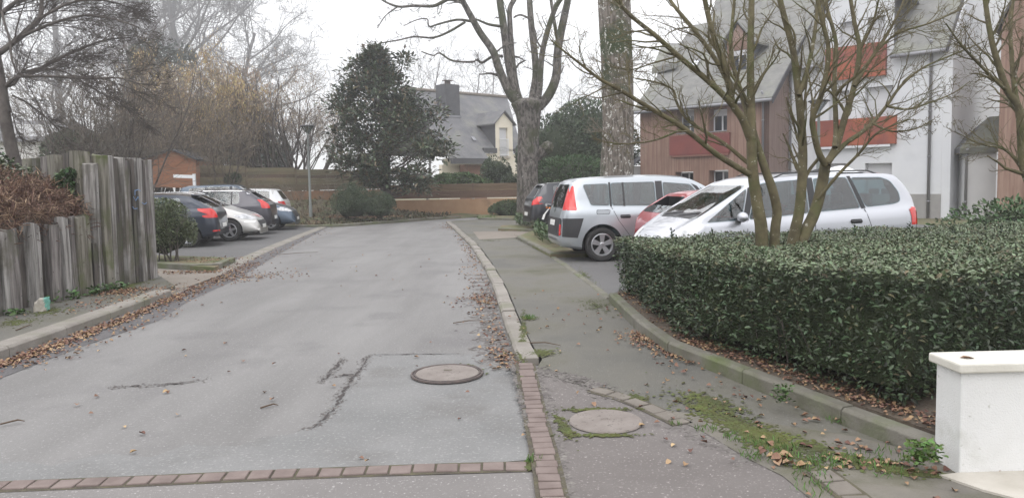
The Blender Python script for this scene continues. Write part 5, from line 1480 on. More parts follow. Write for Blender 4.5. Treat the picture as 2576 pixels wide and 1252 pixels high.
bush('evergreen_mass', P3(640, 395, 48), (2.0, 2, 1.6), 2500, .3, M_EVB, 'low dark evergreen behind the hazel stems', 'tree', 'dark evergreens behind the thicket', clumps=25)
bush('evergreen_mass', P3(190, 385, 28), (1.0, .9, .75), 1800, .15, M_EVG, 'small dark evergreen just over the back timbers', 'shrub', 'dark evergreens behind the thicket', clumps=22)
bush('evergreen_mass', P3(330, 372, 52), (2.6, 2.0, 1.7), 2600, .28, M_EVB, 'low dark evergreen filling the gap above the tall timber wall', 'tree', 'dark evergreens behind the thicket', clumps=30)
bush('ivy_clump', P3(410, 150, 57), (2.2, 1.6, 1.4), 1500, .32, M_EVB, 'ivy clump in the fork of a misty tree', 'ivy', None, clumps=18, core=False, csz=.35)
bush('ivy_clump', P3(188, 478, 11.35), (.27, .2, .27), 700, .075, M_LAU, 'dark green ivy clump hanging at the inner corner of the timber walls', 'ivy', None, clumps=16, core=False, aspect=.7)
# green mass right of the pollard tree
bush('evergreen_hedge', P3(1400, 400, 37), (1.8, 1.4, 2.0), 5000, .17, M_EVG, 'green evergreen bush close to the right of the pollarded trunk', 'shrub', 'evergreens between the two big trunks', clumps=40, base=.1)
bush('evergreen_hedge', P3(1475, 385, 38), (2.0, 1.6, 2.5), 7000, .18, M_EVG, 'tall green evergreen bush left of the lichen trunk', 'shrub', 'evergreens between the two big trunks', clumps=50, base=.1)
bush('evergreen_hedge', P3(1440, 455, 33), (1.9, 1.0, 1.0), 3500, .15, M_LAU, 'low laurel below the tall evergreens behind the dark car', 'shrub', 'evergreens between the two big trunks', clumps=36, base=.1)
bush('evergreen_hedge', P3(1530, 400, 40), (1.6, 1.4, 2.2), 3500, .2, M_EVG, 'evergreen bush behind the thick lichen trunk', 'shrub', 'evergreens between the two big trunks', clumps=30, base=.1)
bush('garden_shrub', P3(1248, 442, 39.5), (.75, .7, .95), 2600, .11, M_EVG, 'dark rounded garden shrub under the white dormer window', 'shrub', None, clumps=26)
bush('bamboo_hedge', P3(1120, 462, 38.6), (.75, .6, .42), 1800, .15, M_BAM, 'light green bamboo clump over the fence, left half', 'shrub', 'bamboo behind the fence', clumps=24, core=True)
bush('bamboo_hedge', P3(1165, 460, 38.6), (.85, .6, .42), 2200, .15, M_BAM, 'light green bamboo clump over the fence, middle', 'shrub', 'bamboo behind the fence', clumps=24, core=True)
bush('bamboo_hedge', P3(1208, 466, 38.6), (.6, .5, .36), 1200, .13, M_BAM, 'low bamboo clump over the fence beside the dark garden shrub', 'shrub', 'bamboo behind the fence', clumps=20, core=True)
bush('garden_shrub', P3(1285, 462, 38.6), (.45, .5, .5), 900, .1, M_EVG, 'small dark shrub over the fence left of the pollarded trunk', 'shrub', None, clumps=18)
for px, py, Y, rd, lab in ((883, 512, 31.5, (.78, .7, .80), 'large round clipped shrub below the magnolia'), (950, 520, 31.8, (.72, .62, .62), 'lower dark clipped shrub right of the large round one'), (575, 452, 33, (.5, .5, .38), 'small round blue green shrub behind the dark car roofs')):
    bush('round_shrub', P3(px, py, Y), rd, 5200, .055, M_EVG, lab, 'shrub', 'round shrubs below the fence', clumps=90, csz=.12, shell=.9, base=.1 if Y < 32 else None)
# shrub in the near left bed (it leans out over the bed kerb)
cb = G(410, 655, .1)
bush('rounded_shrub', (-7.56, 15.9, .74), (.66, .62, .62), 9000, .05, M_SHR, 'glossy green rounded shrub at the end of the tall timber wall', 'shrub', None, clumps=110, csz=.13, shell=.9, base=.12)
T = Tubes(); Sx = Spec(n=(3, 3), ratio=(.5, .5), ang=(35, 35), seg=(5, 4, 3), sides=(5, 4, 3), minr=.004)
for a in range(7): grow(T, (-7.25 + rg.normal() * .12, 15.6, .1), (rg.normal() * .5 + .2, -.25, 1), .8, .018, 0, Sx, rg)
so_ = T.build('shrub_stems', M_BARKD, bpy.data.objects['rounded_shrub']); so_.location = -bpy.data.objects['rounded_shrub'].location
# ground cover in the right beds
def low_cover(name, pts, z0, h, n, leaf, m, label):
    """a low planting inside a plan polygon"""
    P, D, N2, S = [], [], [], []
    xs = [p.x for p in pts]; ys = [p.y for p in pts]
    def inside(x, y):
        c = False; j = len(pts) - 1
        for i in range(len(pts)):
            if ((pts[i].y > y) != (pts[j].y > y)) and (x < (pts[j].x - pts[i].x) * (y - pts[i].y) / (pts[j].y - pts[i].y) + pts[i].x): c = not c
            j = i
        return c
    while len(P) < n:
        x, y = random.uniform(min(xs), max(xs)), random.uniform(min(ys), max(ys))
        if not inside(x, y): continue
        hh = h * (.55 + .45 * abs(math.sin(x * 5.1 + 1) * math.sin(y * 4.3)))
        P.append((x, y, z0 + hh * random.random() ** .5)); D.append((random.gauss(0, .6), random.gauss(0, .6), random.uniform(.1, 1))); N2.append((random.gauss(0, .5), random.gauss(0, .5), 1)); S.append(leaf * random.uniform(.6, 1.3))
    return tag(leaf_mesh(name, P, D, N2, S, m, aspect=.42), kind='stuff')
# ------------------------------------------------------------------ right beds
M_GROUNDC = mat('ground_cover_leaf', (.05, .085, .035), .5, (.085, .12, .05), 3, island=.35)
def vv(x, y, z=0): return Vector((x, y, z))
bA = [G(1300, 597, .1), G(1384, 642, .1), G(1475, 640, .1), G(1530, 632, .1), vv(3.2, 17.7), vv(1.2, 21.2), G(1352, 576, .1)]
sheet('planting_bed', bA, .12, M_GRASS, thick=.12)
kerb_run('bed_kerb', [bA[0], bA[1]], .12, .15, M_KERBG, .95, 'mossy kerb along the footpath beside the bed behind the grey people carrier', side=1)
kerb_run('bed_kerb', [bA[1] + Vector((.02, .01, 0)), bA[2], bA[3]], .12, .15, M_KERBG, .95, 'bed kerb under the rear bumper of the grey people carrier', side=1)
bB = [G(1253, 577, .1), G(1345, 580, .1), vv(1.2, 23.5), vv(2.5, 24.5), G(1253, 571, .1)]
sheet('planting_bed', [G(1253, 577, .1), G(1350, 580, .1), G(1380, 565, .1), G(1262, 568, .1)], .12, M_GRASS, thick=.12)
kerb_run('bed_kerb', [G(1253, 577, .1), G(1350, 580, .1)], .14, .15, M_KERBG, .95, 'kerb of the middle planting bed beside the tan crossing strip', side=1)
sheet('planting_bed', [G(1203, 550, .1), G(1352, 553, .1), G(1352, 536, .1), G(1203, 541, .1)], .12, M_GRASS, thick=.12)
kerb_run('bed_kerb', [G(1203, 550, .1), G(1352, 553, .1)], .16, .15, M_KERBG, .95, 'kerb of the farthest right bed in front of the low clipped hedge', side=1)
low_cover('ground_cover', [G(1345, 600, .1), G(1370, 618, .1), G(1420, 632, .1), G(1440, 590, .1), G(1350, 580, .1)], .1, .38, 1500, .13, M_GROUNDC, '')
low_cover('ground_cover', [G(1298, 573, .1), G(1395, 576, .1), G(1400, 560, .1), G(1300, 562, .1)], .1, .42, 1500, .14, M_GROUNDC, '')
lh = [G(1232, 545, .1), G(1352, 548, .1), G(1352, 540, .1), G(1234, 540, .1)]
c_ = sum(lh, Vector()) / 4
bush('low_hedge', (c_.x, c_.y + .6, .35), ((lh[1].x - lh[0].x) / 2, .75, .42), 4200, .08, M_GROUNDC, 'low clipped hedge at the foot of the pollarded tree', 'hedge', None, clumps=90, csz=.15, shell=.85, base=.1)

# ------------------------------------------------------------------ big clipped hedge
HF = [p + Vector((0, 0, 0)) for p in offset2([Vector((p.x, p.y, 0)) for p in HK], .24)]
HFpts = [p for p in HF if p.y > 4.5] + [vv(2.62, 4.62), vv(3.7, 5.25), vv(6.5, 6.6)]
BACK = [vv(11, 8.5), vv(12.5, 11.5), vv(10.5, 12.55), vv(6.6, 11.35), vv(4.0, 10.75), vv(1.75, 10.2), vv(1.42, 9.95)]
HP = HFpts + BACK
def htop(x, y): 
    return .855 + .155 * max(0, min(1, (9.8 - y) / 4.6)) + .014 * math.sin(x * 2.3 + y * 3.1) + .010 * math.sin(x * 6.1 - y * 4)
def pin(x, y, pts):
    c = False; j = len(pts) - 1
    for i in range(len(pts)):
        if ((pts[i].y > y) != (pts[j].y > y)) and (x < (pts[j].x - pts[i].x) * (y - pts[i].y) / (pts[j].y - pts[i].y) + pts[i].x): c = not c
        j = i
    return c
hroot = empty('clipped_hedge', (5, 8, .1), 0, 'long dark glossy clipped hedge with flat top filling the bed by the silver car', 'hedge')
ins = offset2(HP + [HP[0]], .10)[:-1]; ins2 = offset2(HP + [HP[0]], .16)[:-1]
if not pin(ins[3].x, ins[3].y, HP): ins = offset2(HP + [HP[0]], -.10)[:-1]; ins2 = offset2(HP + [HP[0]], -.16)[:-1]
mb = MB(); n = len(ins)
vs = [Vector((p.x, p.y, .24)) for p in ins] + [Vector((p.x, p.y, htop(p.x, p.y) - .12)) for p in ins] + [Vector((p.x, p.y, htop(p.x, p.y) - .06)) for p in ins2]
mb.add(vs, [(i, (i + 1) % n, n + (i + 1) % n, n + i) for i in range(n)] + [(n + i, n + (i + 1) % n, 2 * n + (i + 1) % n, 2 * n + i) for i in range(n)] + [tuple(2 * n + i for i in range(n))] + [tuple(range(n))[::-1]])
hc = mb.build('shaded_core', M_INNER, hroot, False); hc.location = -hroot.location  # near-black body, painted as the shade deep inside the hedge
r_ = np.random.default_rng(9)
P, D, N2, S = [], [], [], []
# faces: front, left end and the part behind the white wall
edge = resample(HP + [HP[0]], .05)
front_len = None
for i, p in enumerate(edge[:-1]):
    q = edge[i + 1]; t = (q - p).normalized(); nrm = Vector((-t.y, t.x, 0))
    if pin(p.x + nrm.x * .05, p.y + nrm.y * .05, HP): nrm = -nrm
    facing = nrm.dot(Vector((-p.x, -p.y, 0))) > 0
    dist = math.hypot(p.x, p.y)
    dens = (88 if dist < 7 else 70 if dist < 11 else 44) if facing else 22
    for _ in range(dens):
        z = .15 + (htop(p.x, p.y) - .15) * r_.random()
        bulge = .05 * math.sin(z * 5 + p.x * 3) * math.sin(p.y * 5 + z * 3) - .10 * max(0, (.45 - z)) * 2
        d_ = -abs(r_.normal()) * .075 + bulge + .025 + .03 * math.sin(p.x * 9 + z * 11) * math.sin(p.y * 8 - z * 9)
        P.append((p.x + t.x * r_.random() * .05 + nrm.x * d_, p.y + t.y * r_.random() * .05 + nrm.y * d_, z))
        D.append((nrm.x * .8 + r_.normal() * .55, nrm.y * .8 + r_.normal() * .55, .25 + r_.normal() * .5)); N2.append((nrm.x * .5 + r_.normal() * .35, nrm.y * .5 + r_.normal() * .35, .9)); S.append(r_.uniform(.022, .056))
mxy = [min(p.x for p in HP), max(p.x for p in HP), min(p.y for p in HP), max(p.y for p in HP)]
cnt = 0
while cnt < 60000:
    x, y = r_.uniform(mxy[0], mxy[1]), r_.uniform(mxy[2], mxy[3])
    if not pin(x, y, HP): continue
    if x / y > .75 and r_.random() < .8: continue
    if y > 8 and r_.random() < .35: continue
    cnt += 1
    P.append((x, y, htop(x, y) - .005 - abs(r_.normal()) * .035 + .012 * math.sin(x * 11) * math.sin(y * 13)))
    D.append((r_.normal() * .8, r_.normal() * .8, .2 + r_.normal() * .4)); N2.append((r_.normal() * .35, r_.normal() * .35, 1)); S.append(r_.uniform(.022, .048))
P = np.array(P); D = np.array(D); N2 = np.array(N2); S = np.array(S)
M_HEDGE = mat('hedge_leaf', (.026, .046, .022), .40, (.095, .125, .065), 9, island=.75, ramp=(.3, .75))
M_HEDGE2 = mat('trimmed_leaf', (.15, .115, .075), .7, (.09, .10, .045), 3, island=.35)
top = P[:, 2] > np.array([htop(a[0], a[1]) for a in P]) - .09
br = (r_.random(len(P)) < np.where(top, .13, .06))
M_HEDGE3 = mat('hedge_leaf_lit', (.085, .118, .060), .42, (.155, .185, .105), 5, island=.5)  # same leaf made paler: light on the clipped top put into its colour
for nm, k_, mm in (('foliage', ~br & ~top, M_HEDGE), ('lit_top_foliage', ~br & top, M_HEDGE3), ('trimmed_leaves', br, M_HEDGE2)):
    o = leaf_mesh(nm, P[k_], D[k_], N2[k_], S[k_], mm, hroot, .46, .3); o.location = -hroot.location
# a few shoots standing above the cut
P, D, N2, S = [], [], [], []
for (px, py, Y) in ((2150, 548, 9.5), (2030, 560, 9.6), (2290, 545, 10.2), (1790, 590, 9), (2180, 552, 9), (2400, 545, 9.5), (2520, 540, 9), (2540, 530, 9.4), (2480, 545, 10), (1690, 592, 9.4)):
    c = at(px, py, Y)
    for k in range(16):
        z = htop(c.x, c.y) - .03 + k * .009
        P.append((c.x + random.gauss(0, .01), c.y, z)); D.append((random.gauss(0, .6), random.gauss(0, .6), .9)); N2.append((random.gauss(0, .5), random.gauss(0, .5), 1)); S.append(.05)
o = leaf_mesh('stray_shoots', P, D, N2, S, M_HEDGE, hroot, .4); o.location = -hroot.location
# bare stems at the foot
T = Tubes()
for i, p in enumerate(resample(HFpts, .16)):
    if math.hypot(p.x, p.y) > 11 or p.x > 2.3: continue
    for _ in range(2):
        a = (p.x + .10 + random.uniform(0, .15), p.y + random.uniform(-.1, .15), .2); b_ = (a[0] + random.gauss(-.05, .06), a[1] + random.gauss(0, .08), .55)
        T.add(np.array([a, b_]), np.array([.008, .004]), 4)
o = T.build('stems', M_BARKD, hroot); o.location = -hroot.location
sheet('hedge_bed_soil', [p for p in offset2([Vector((p.x, p.y, 0)) for p in HK], .12)] + [vv(2.5, 4.1), vv(3.7, 4.9), vv(8, 6.0)] + BACK, .135, M_SOIL, thick=.12)
# raised shrub bed against the buildings on the far right
bush('low_hedge', (12.6, 15.2, .55), (3.6, 1.3, .62), 5200, .11, M_LAU, 'rough green hedge against the white building at the right', 'hedge', None, clumps=90, csz=.15, base=.05)

# ------------------------------------------------------------------ white garden wall
w0 = G(2413, 1194, .015); w1 = G(2348, 1175, .015)
M_RENDER = mat('white_render', (.70, .70, .695), .9, (.63, .63, .615), 1.6, bump=.004, bscale=120, big=((.42, .42, .37), 2.6, .56, .80), spots=((.40, .40, .36), 26, .66, .78))
M_COPING = mat('cream_coping', (.62, .60, .54), .7, (.54, .52, .46), 5, bump=.002, bscale=60)
td = G(2576, 1189, .015) - w0; td.z = 0; td.normalize()
ed = (w1 - w0); ed.z = 0; th = ed.length; nd_ = Vector((-td.y, td.x, 0))
th = .225
wroot = empty('garden_wall', tuple(w0), 0, 'low white rendered garden wall with cream coping at the lower right corner', 'wall')
hW = 0.0
topc = on(2418, 912, w0, td.cross(Vector((0, 0, 1)))).z
hW = topc + .006
mb = MB(); mb.frame_box(w0 - Vector((0, 0, .05)), td * 3.2, nd_ * th, Vector((0, 0, hW - .075 + .05))); o = mb.build('wall', M_RENDER, wroot, False, .008); o.location = -wroot.location
mb = MB(); mb.frame_box(w0 + Vector((0, 0, hW - .075 + .002)) - td * .03 - nd_ * .03, td * 3.3, nd_ * (th + .06), Vector((0, 0, .052))); o = mb.build('coping', M_COPING, wroot, False, .010); o.location = -wroot.location
sheet('doorstep_slab', [w0 + td * -.12 - nd_ * .02, w0 - td * .02 - nd_ * .22, w0 + td * .35 - nd_ * .65, w0 + td * 3 - nd_ * .75, w0 + td * 3, w0], .030, mat('pale_concrete', (.40, .37, .32), .9, (.48, .45, .40), 4, bump=.004, bscale=40), thick=.04)
lf = leaf_mesh('fallen_leaf', [tuple(w0 + Vector((0, 0, hW - .018)) + td * .05 + nd_ * .1)], [(1, -.2, .02)], [(0, .1, 1)], [.075], M_LEAFB, aspect=.5)
tag(lf, 'single brown leaf lying on the cream coping of the garden wall', 'leaf')

# ------------------------------------------------------------------ cars
P_NAVY = paint('navy_paint', (.028, .036, .055), .5, .3); P_SILV = paint('silver_paint', (.50, .49, .47), .6, .34); P_GREY = paint('dark_grey_paint', (.045, .042, .055), .55, .3)
P_BLUE = paint('slate_blue_paint', (.055, .085, .125), .5, .3); P_WHITE = paint('white_paint', (.72, .73, .75), .0, .35); P_REDC = paint('red_paint', (.30, .012, .020), .1, .32); P_BLK = paint('black_paint', (.025, .027, .035), .4, .3)
def place(name, spec, label, px, py, lx, yaw_deg, side, z=0.0, pitch=0.0):
    """put the wheel-contact point (local x=lx on side) where the photograph has it on the ground"""
    g = G(px, py, z); yaw = R(yaw_deg)
    v = Vector((lx - spec['L'] / 2, side * (spec['W'] / 2 - .03), 0)); v.rotate(Euler((0, 0, yaw)))
    return make_car(name, spec, label, 'car', (g.x - v.x, g.y - v.y), yaw, pitch, z)
gm_ = gray_mpv()
car_g = place('parked_car', gm_, 'pale grey people carrier with tall red tail lamp, beside the thick lichen trunk', 1516, 658, .83, 7, -1, .045)
sm_ = silver_mpv()
nose = Vector((2.24, 10.86, 0)); yaw = R(193)
v = Vector((sm_['L'] / 2, sm_['W'] / 2, 0)); v.rotate(Euler((0, 0, yaw)))
make_car('parked_car', sm_, 'bright silver people carrier with roof rails, parked right behind the hedge', 'car', (nose.x - v.x, nose.y - v.y), yaw, R(.8), .025)
hr = hatch(3.72, 1.54, 1.40, P_REDC, belt=.90, tail=.52, bonnet=.86)
place('parked_car', hr, 'small red hatchback squeezed between the two silver people carriers', 1738, 683, .62, 8, -1, .05)
sc_ = hatch(4.26, 1.80, 1.60, P_BLK, belt=1.0, tail=.34, bonnet=.95)
sc_['lights3d'][1] = ('tail_light', rounded([(.06, .92), (.26, .96), (.36, 1.14), (.12, 1.10)], .03), rounded([(.60, .86), (.86, .90), (.84, 1.14), (.62, 1.02)], .04), 'x-', M_RED)
place('parked_car', sc_, 'black compact car with red and white tail lamp behind the motorcycle', 1400, 585, .78, 10, -1, .045)
# left row
d_ = hatch(4.24, 1.79, 1.48, P_NAVY, belt=.97, tail=.58, spoiler=(.62, 1.455, .52), spokes=7, rimstyle=1, bonnet=.95)
d_['lights3d'][1] = ('tail_light', [(.10, .82), (.26, .90), (.50, 1.00), (.52, 1.06), (.16, 1.06), (.08, .96)], rounded([(.58, .80), (.86, .80), (.84, 1.04), (.62, 1.04)], .04), 'x-', M_RED)
d_['panels'] += [('reflector*', rounded([(.55, .42), (.80, .42), (.80, .46), (.55, .46)], .02), 'x-', M_RED, .006)]
place('parked_car', d_, 'dark blue hatchback with red tail lamp parked nearest the rounded shrub', 472, 623, .80, 189, 1, .016)
sw = hatch(4.43, 1.76, 1.50, P_SILV, belt=.95, tail=.22, rails=(.5, 2.75), rail_m=M_CHROME, spokes=5, rimstyle=1, bonnet=.93, screen_top=2.55)
sw['wr'] = .33
sw['panels'] = [('number_plate', [(-.26, .36), (.26, .36), (.26, .47), (-.26, .47)], 'x+', M_PLATE, .016), ('grille', rounded([(-.50, .40), (.50, .40), (.56, .60), (-.56, .60)], .05), 'x+', M_TRIM, .006), ('emblem', [(0, .66), (.045, .71), (0, .76), (-.045, .71)], 'x+', M_CHROME, .006)]
sw['side_extra'] = [('bumper_strip', [(4.0, .56), (4.30, .56), (4.30, .59), (4.0, .59)], M_CHROME)]
place('parked_car', sw, 'silver estate with roof rails, nose out beside the dark blue hatchback', 578, 607, 4.43 - .86, 8, -1, .016)
gs = hatch(4.37, 1.83, 1.58, P_GREY, belt=1.02, tail=.64, spokes=5, bonnet=1.0)
gs['lights3d'][1] = ('tail_light', [(.16, .96), (.30, .96), (.34, 1.08), (.46, 1.20), (.30, 1.20), (.16, 1.12)], rounded([(.62, .90), (.86, .90), (.84, 1.18), (.66, 1.20)], .03), 'x-', M_RED)
gs['side_extra'] = [('chrome_strip', [(.70, 1.475), (1.4, 1.50), (2.5, 1.505), (2.5, 1.53), (1.4, 1.525), (.66, 1.50)], M_CHROME)]
place('parked_car', gs, 'dark grey crossover with arrow shaped red tail lamp and chrome window strip', 622, 592, .80, 188, 1, .016)
bl = hatch(4.45, 1.80, 1.76, P_BLUE, belt=1.02, tail=.3, bonnet=.98, screen_top=2.45)
place('parked_car', bl, 'slate blue people carrier, nose out, second farthest in the left row', 682, 580, 4.45 - .86, 8, -1, .016)
wh = hatch(3.9, 1.7, 1.58, P_WHITE, belt=.98, tail=.30, bonnet=.92)
place('parked_car', wh, 'white hatchback farthest along the left row, roof only in view', 676, 566, .75, 187, 1, .016)
# silver vent / aerial dome things carried on the two people carriers' roofs
def roof_fairing(px, py, Y, label, dx):
    c = at(px, py, Y); mb = MB()
    n = 12; vs = []
    for i in range(n + 1):
        f = i / n; x = (f - .5) * .52
        h = .115 * math.sin(math.pi * min(1, f * 1.25 if f < .8 else 1)) ** .6 * (1 if f < .4 else (1 - (f - .4) / .62) ** .8 + .02)
        for k in range(9):
            u = k / 8 * 2 - 1
            vs.append((x, u * .24, h * math.sqrt(max(0, 1 - u * u)) - .005))
    root = empty('roof_ventilator', (c.x, c.y, c.z - .02), R(dx), label, 'roof ventilator')
    mb.add(vs, [(i * 9 + k, i * 9 + k + 1, (i + 1) * 9 + k + 1, (i + 1) * 9 + k) for i in range(n) for k in range(8)])
    mb.build('dome', P_WHITE, root, True)
    t = MB(); t.tube([(-.24, 0, 0), (-.36, 0, .045), (-.46, 0, .05), (-.56, 0, .0)], .018, 8); t.tube([(-.26, .15, 0), (-.4, .15, .05), (-.56, .15, .0)], .012, 8)
    t.build('bracket', M_TRIM, root, True)
    return root
roof_fairing(1492, 455, 15.9, 'white domed ventilator on the roof of the pale grey people carrier', 12)
roof_fairing(2122, 430, 12.2, 'white domed ventilator on the roof of the bright silver people carrier', 13)

# motorcycle behind the grey people carrier
mc = empty('motorcycle', tuple(G(1385, 590, .1)), R(12), 'dark motorcycle seen tail first beside the black compact car', 'motorcycle')
for wx in (0.15, 1.5):
    e = empty('wheel'); e.parent = mc; e.location = (wx, 0, .31)
    MX = Matrix.Rotation(R(90), 3, 'X')
    t = MB(); t.lathe([(.22, -.05), (.27, -.065), (.31, -.03), (.315, 0), (.31, .03), (.27, .065), (.22, .05), (.22, -.05)], 32, M=MX); t.build('tyre', M_TYRE, e, True)
    t = MB(); t.lathe([(.22, -.04), (.21, 0), (.22, .04)], 32, M=MX)
    for k in range(6): t.tube([(0, 0, 0), (math.cos(k * 1.047) * .215, 0, math.sin(k * 1.047) * .215)], .015, 6)
    t.build('rim', M_TRIM, e)
t = MB(); n = 10; vs = []
for i in range(n + 1):
    f = i / n; x = -.12 + f * 1.0; wd = .07 + .10 * math.sin(min(1, f * 1.6) * 1.57); zt = .90 - .10 * math.sin(f * 2.4) + .02; zb = zt - (.10 + .12 * f)
    for k in range(10):
        a = 2 * math.pi * k / 10; vs.append((x, math.cos(a) * wd, (zt + zb) / 2 + math.sin(a) * (zt - zb) / 2))
t.add(vs, [(i * 10 + k, i * 10 + (k + 1) % 10, (i + 1) * 10 + (k + 1) % 10, (i + 1) * 10 + k) for i in range(n) for k in range(10)] + [tuple(range(10)), tuple(n * 10 + k for k in range(10))])
t.build('seat', P_BLK, mc, True)
t = MB(); vs = []
for i in range(9):
    f = i / 8; x = .85 + f * .5; wd = .16 * math.sin(.4 + f * 2.3); zc = .88 + .05 * math.sin(f * 3); hh = .13 * math.sin(.5 + f * 2.2)
    for k in range(12):
        a = 2 * math.pi * k / 12; vs.append((x, math.cos(a) * wd, zc + math.sin(a) * hh))
t.add(vs, [(i * 12 + k, i * 12 + (k + 1) % 12, (i + 1) * 12 + (k + 1) % 12, (i + 1) * 12 + k) for i in range(8) for k in range(12)] + [tuple(range(12)), tuple(96 + k for k in range(12))]); t.build('fuel_tank', P_BLK, mc, True)
t = MB(); t.box((.85, 0, .45), (.42, .26, .34)); t.build('engine', M_TRIM, mc, False, .03)
t = MB(); t.tube([(1.5, 0, .31), (1.25, 0, .95), (1.2, 0, 1.05)], .03, 8); t.tube([(1.18, -.33, 1.06), (1.22, -.15, 1.02), (1.22, .15, 1.02), (1.18, .33, 1.06)], .016, 8); t.build('handlebar', M_TRIM, mc, True)
t = MB(); t.tube([(.15, .12, .31), (.6, .12, .42), (1.0, .1, .40)], .035, 8); t.tube([(.15, -.1, .33), (.75, -.1, .3)], .045, 10); t.build('exhaust', M_CHROME, mc, True)
t = MB(); t.box((-.12, 0, .86), (.03, .16, .06)); t.build('tail_light', M_WHITELAMP, mc, False, .01)
for s_ in (-1, 1):
    t = MB(); t.box((-.06, s_ * .15, .78), (.05, .07, .045)); t.build('indicator', M_AMBER, mc, False, .012)
t = MB(); t.tube([(0, 0, .80), (-.18, 0, .58)], .02, 6); t.box((-.20, 0, .52), (.012, .2, .15), M=Matrix.Rotation(R(20), 3, 'Y')); t.build('number_plate', M_PLATE, mc)

# ------------------------------------------------------------------ street lamps
M_POLE = mat('grey_pole', (.19, .205, .195), .6)
M_LAMPG = glass_mat('lamp_glass', (.50, .53, .53), refl=.22)
def lamp(x, y, z, h, label, s=1.0, rz=0):
    root = empty('street_lamp', (x, y, z), rz, label, 'street lamp', 'street lamps')
    m = MB(); m.lathe([(.075, 0), (.075, .5), (.058, .55), (.05, h * .6), (.038, h - .42), (.055, h - .40), (.055, h - .34), (.03, h - .33)], 14); m.build('pole', M_POLE, root, True)
    m = MB(); m.lathe([(0, h), (.25, h - .01), (.315, h - .045), (.32, h - .06), (.27, h - .065), (0, h - .07)], 28); m.build('hood', M_TRIM, root, True)
    m = MB(); m.lathe([(.06, h - .34), (.275, h - .068)], 28); m.build('diffuser', M_LAMPG, root, True)
    for k in range(4):
        a = k * math.pi / 2 + .5
        m = MB(); m.tube([(math.cos(a) * .05, math.sin(a) * .05, h - .36), (math.cos(a) * .29, math.sin(a) * .29, h - .06)], .011, 6); m.build('bracket', M_POLE, root, True)
    return root
lp = at(783, 543, 32.0)
lamp(lp.x - .02, 32.0, lp.z - .05, 3.95, 'grey street lamp with flat cone head beside the blue car and the fence')
lp2 = at(2058, 440, 22.5); lamp(lp2.x, 22.5, 0, 3.95, 'street lamp half hidden by branches before the white building')
# ------------------------------------------------------------------ far fence, low orange wall and bank
M_OCHRE = mat('ochre_render', (.40, .245, .145), .95, (.47, .30, .185), 1.4, bump=.004, bscale=30, big=((.20, .13, .085), .8, .55, .72))
M_FENCE = mat('brown_fence', (.13, .078, .055), .9, (.185, .115, .085), 2, stretch=(.5, .5, 6), bump=.006, bscale=12, island=.22)
M_FENCE2 = mat('left_fence', (.17, .125, .085), .9, (.115, .10, .065), 1.2, stretch=(.5, .5, 5), bump=.006, bscale=10, island=.25)
M_CONC = mat('concrete_post', (.36, .34, .31), .9)
def seg_wall(name, P, h0, h1, th, m, label, coping=None):
    root = empty(name, (P[0].x, P[0].y, h0), 0, label, 'wall')
    mb = MB()
    for a, b_ in zip(P[:-1], P[1:]):
        t = (b_ - a); n = Vector((-t.y, t.x, 0)).normalized() * th
        mb.frame_box(Vector((a.x, a.y, h0)), Vector((t.x, t.y, 0)), n, (0, 0, h1 - h0))
    o = mb.build('wall', m, root); o.location = -root.location
    if coping:
        mb = MB()
        for a, b_ in zip(P[:-1], P[1:]):
            t = (b_ - a); n = Vector((-t.y, t.x, 0)).normalized()
            mb.frame_box(Vector((a.x, a.y, h1 + .002)) - n * .03, Vector((t.x, t.y, 0)), n * (th + .06), (0, 0, .04))
        o = mb.build('coping', coping, root); o.location = -root.location
    return root
def plank_fence(name, P, z0, z1, pitch, m, label, boards=4, slope=None, pz=None, ztop=None):
    root = empty(name, (P[0].x, P[0].y, z0), 0, label, 'fence')
    Q = resample(P, pitch)
    for i in range(len(Q) - 1):
        a, b_ = Q[i], Q[i + 1]; t = (b_ - a); L_ = t.length; u = t.normalized(); n = Vector((-u.y, u.x, 0))
        mb = MB(); zt = ztop(i / (len(Q) - 1)) if ztop else z1
        hb = (zt - z0) / boards
        for k in range(boards):
            mb.frame_box(Vector((a.x, a.y, z0 + hb * k)) + u * .04 + n * (.0 if k % 2 else .015), u * (L_ - .08), n * .03, (0, 0, hb - .002))
        o = mb.build('board_panel', m, root); o.location = -root.location
        mb = MB(); mb.frame_box(Vector((a.x, a.y, z0 - .12)) - u * .04 - n * .03, u * .08, n * .09, (0, 0, zt - z0 + .15)); o = mb.build('post', m, root); o.location = -root.location
        if pz:
            mb = MB(); mb.frame_box(Vector((a.x, a.y, z0 - .13)) - u * .055 - n * .045, u * .11, n * .12, (0, 0, .12)); o = mb.build('post_base', M_CONC, root); o.location = -root.location
    return root
YF = 36.5
FR = [at(960, 500, 37.0), at(1310, 500, YF), at(1500, 500, YF - .3)]
FR = [Vector((p.x, p.y, 0)) for p in FR]
seg_wall('boundary_wall', FR, -.1, .86, .25, M_OCHRE, 'low stained ochre rendered wall closing the end of the road')
plank_fence('plank_fence', offset2(FR, .06), .92, 1.62, 2.3, M_FENCE, 'brown horizontal plank fence on the ochre wall at the road end', 4, pz=True)
FLp = [at(497, 470, 31.4), at(640, 470, 33.6), at(838, 470, 36.2), at(965, 470, 37.0)]
FLp = [Vector((p.x, p.y, 0)) for p in FLp]
seg_wall('boundary_wall', FLp, .3, 1.42, .25, mat('shaded_ochre', (.27, .155, .09), .95, (.34, .20, .12), 1.2, big=((.13, .09, .06), .9, .5, .7)), 'stepped up ochre wall behind the bank on the left')  # darker copy of the ochre render, with shade put into its colour
plank_fence('plank_fence', offset2(FLp, .06), 1.44, 2.5, 2.4, M_FENCE2, 'long weathered plank fence running behind the left row of cars', 7, ztop=lambda f: 2.60 - .32 * f)
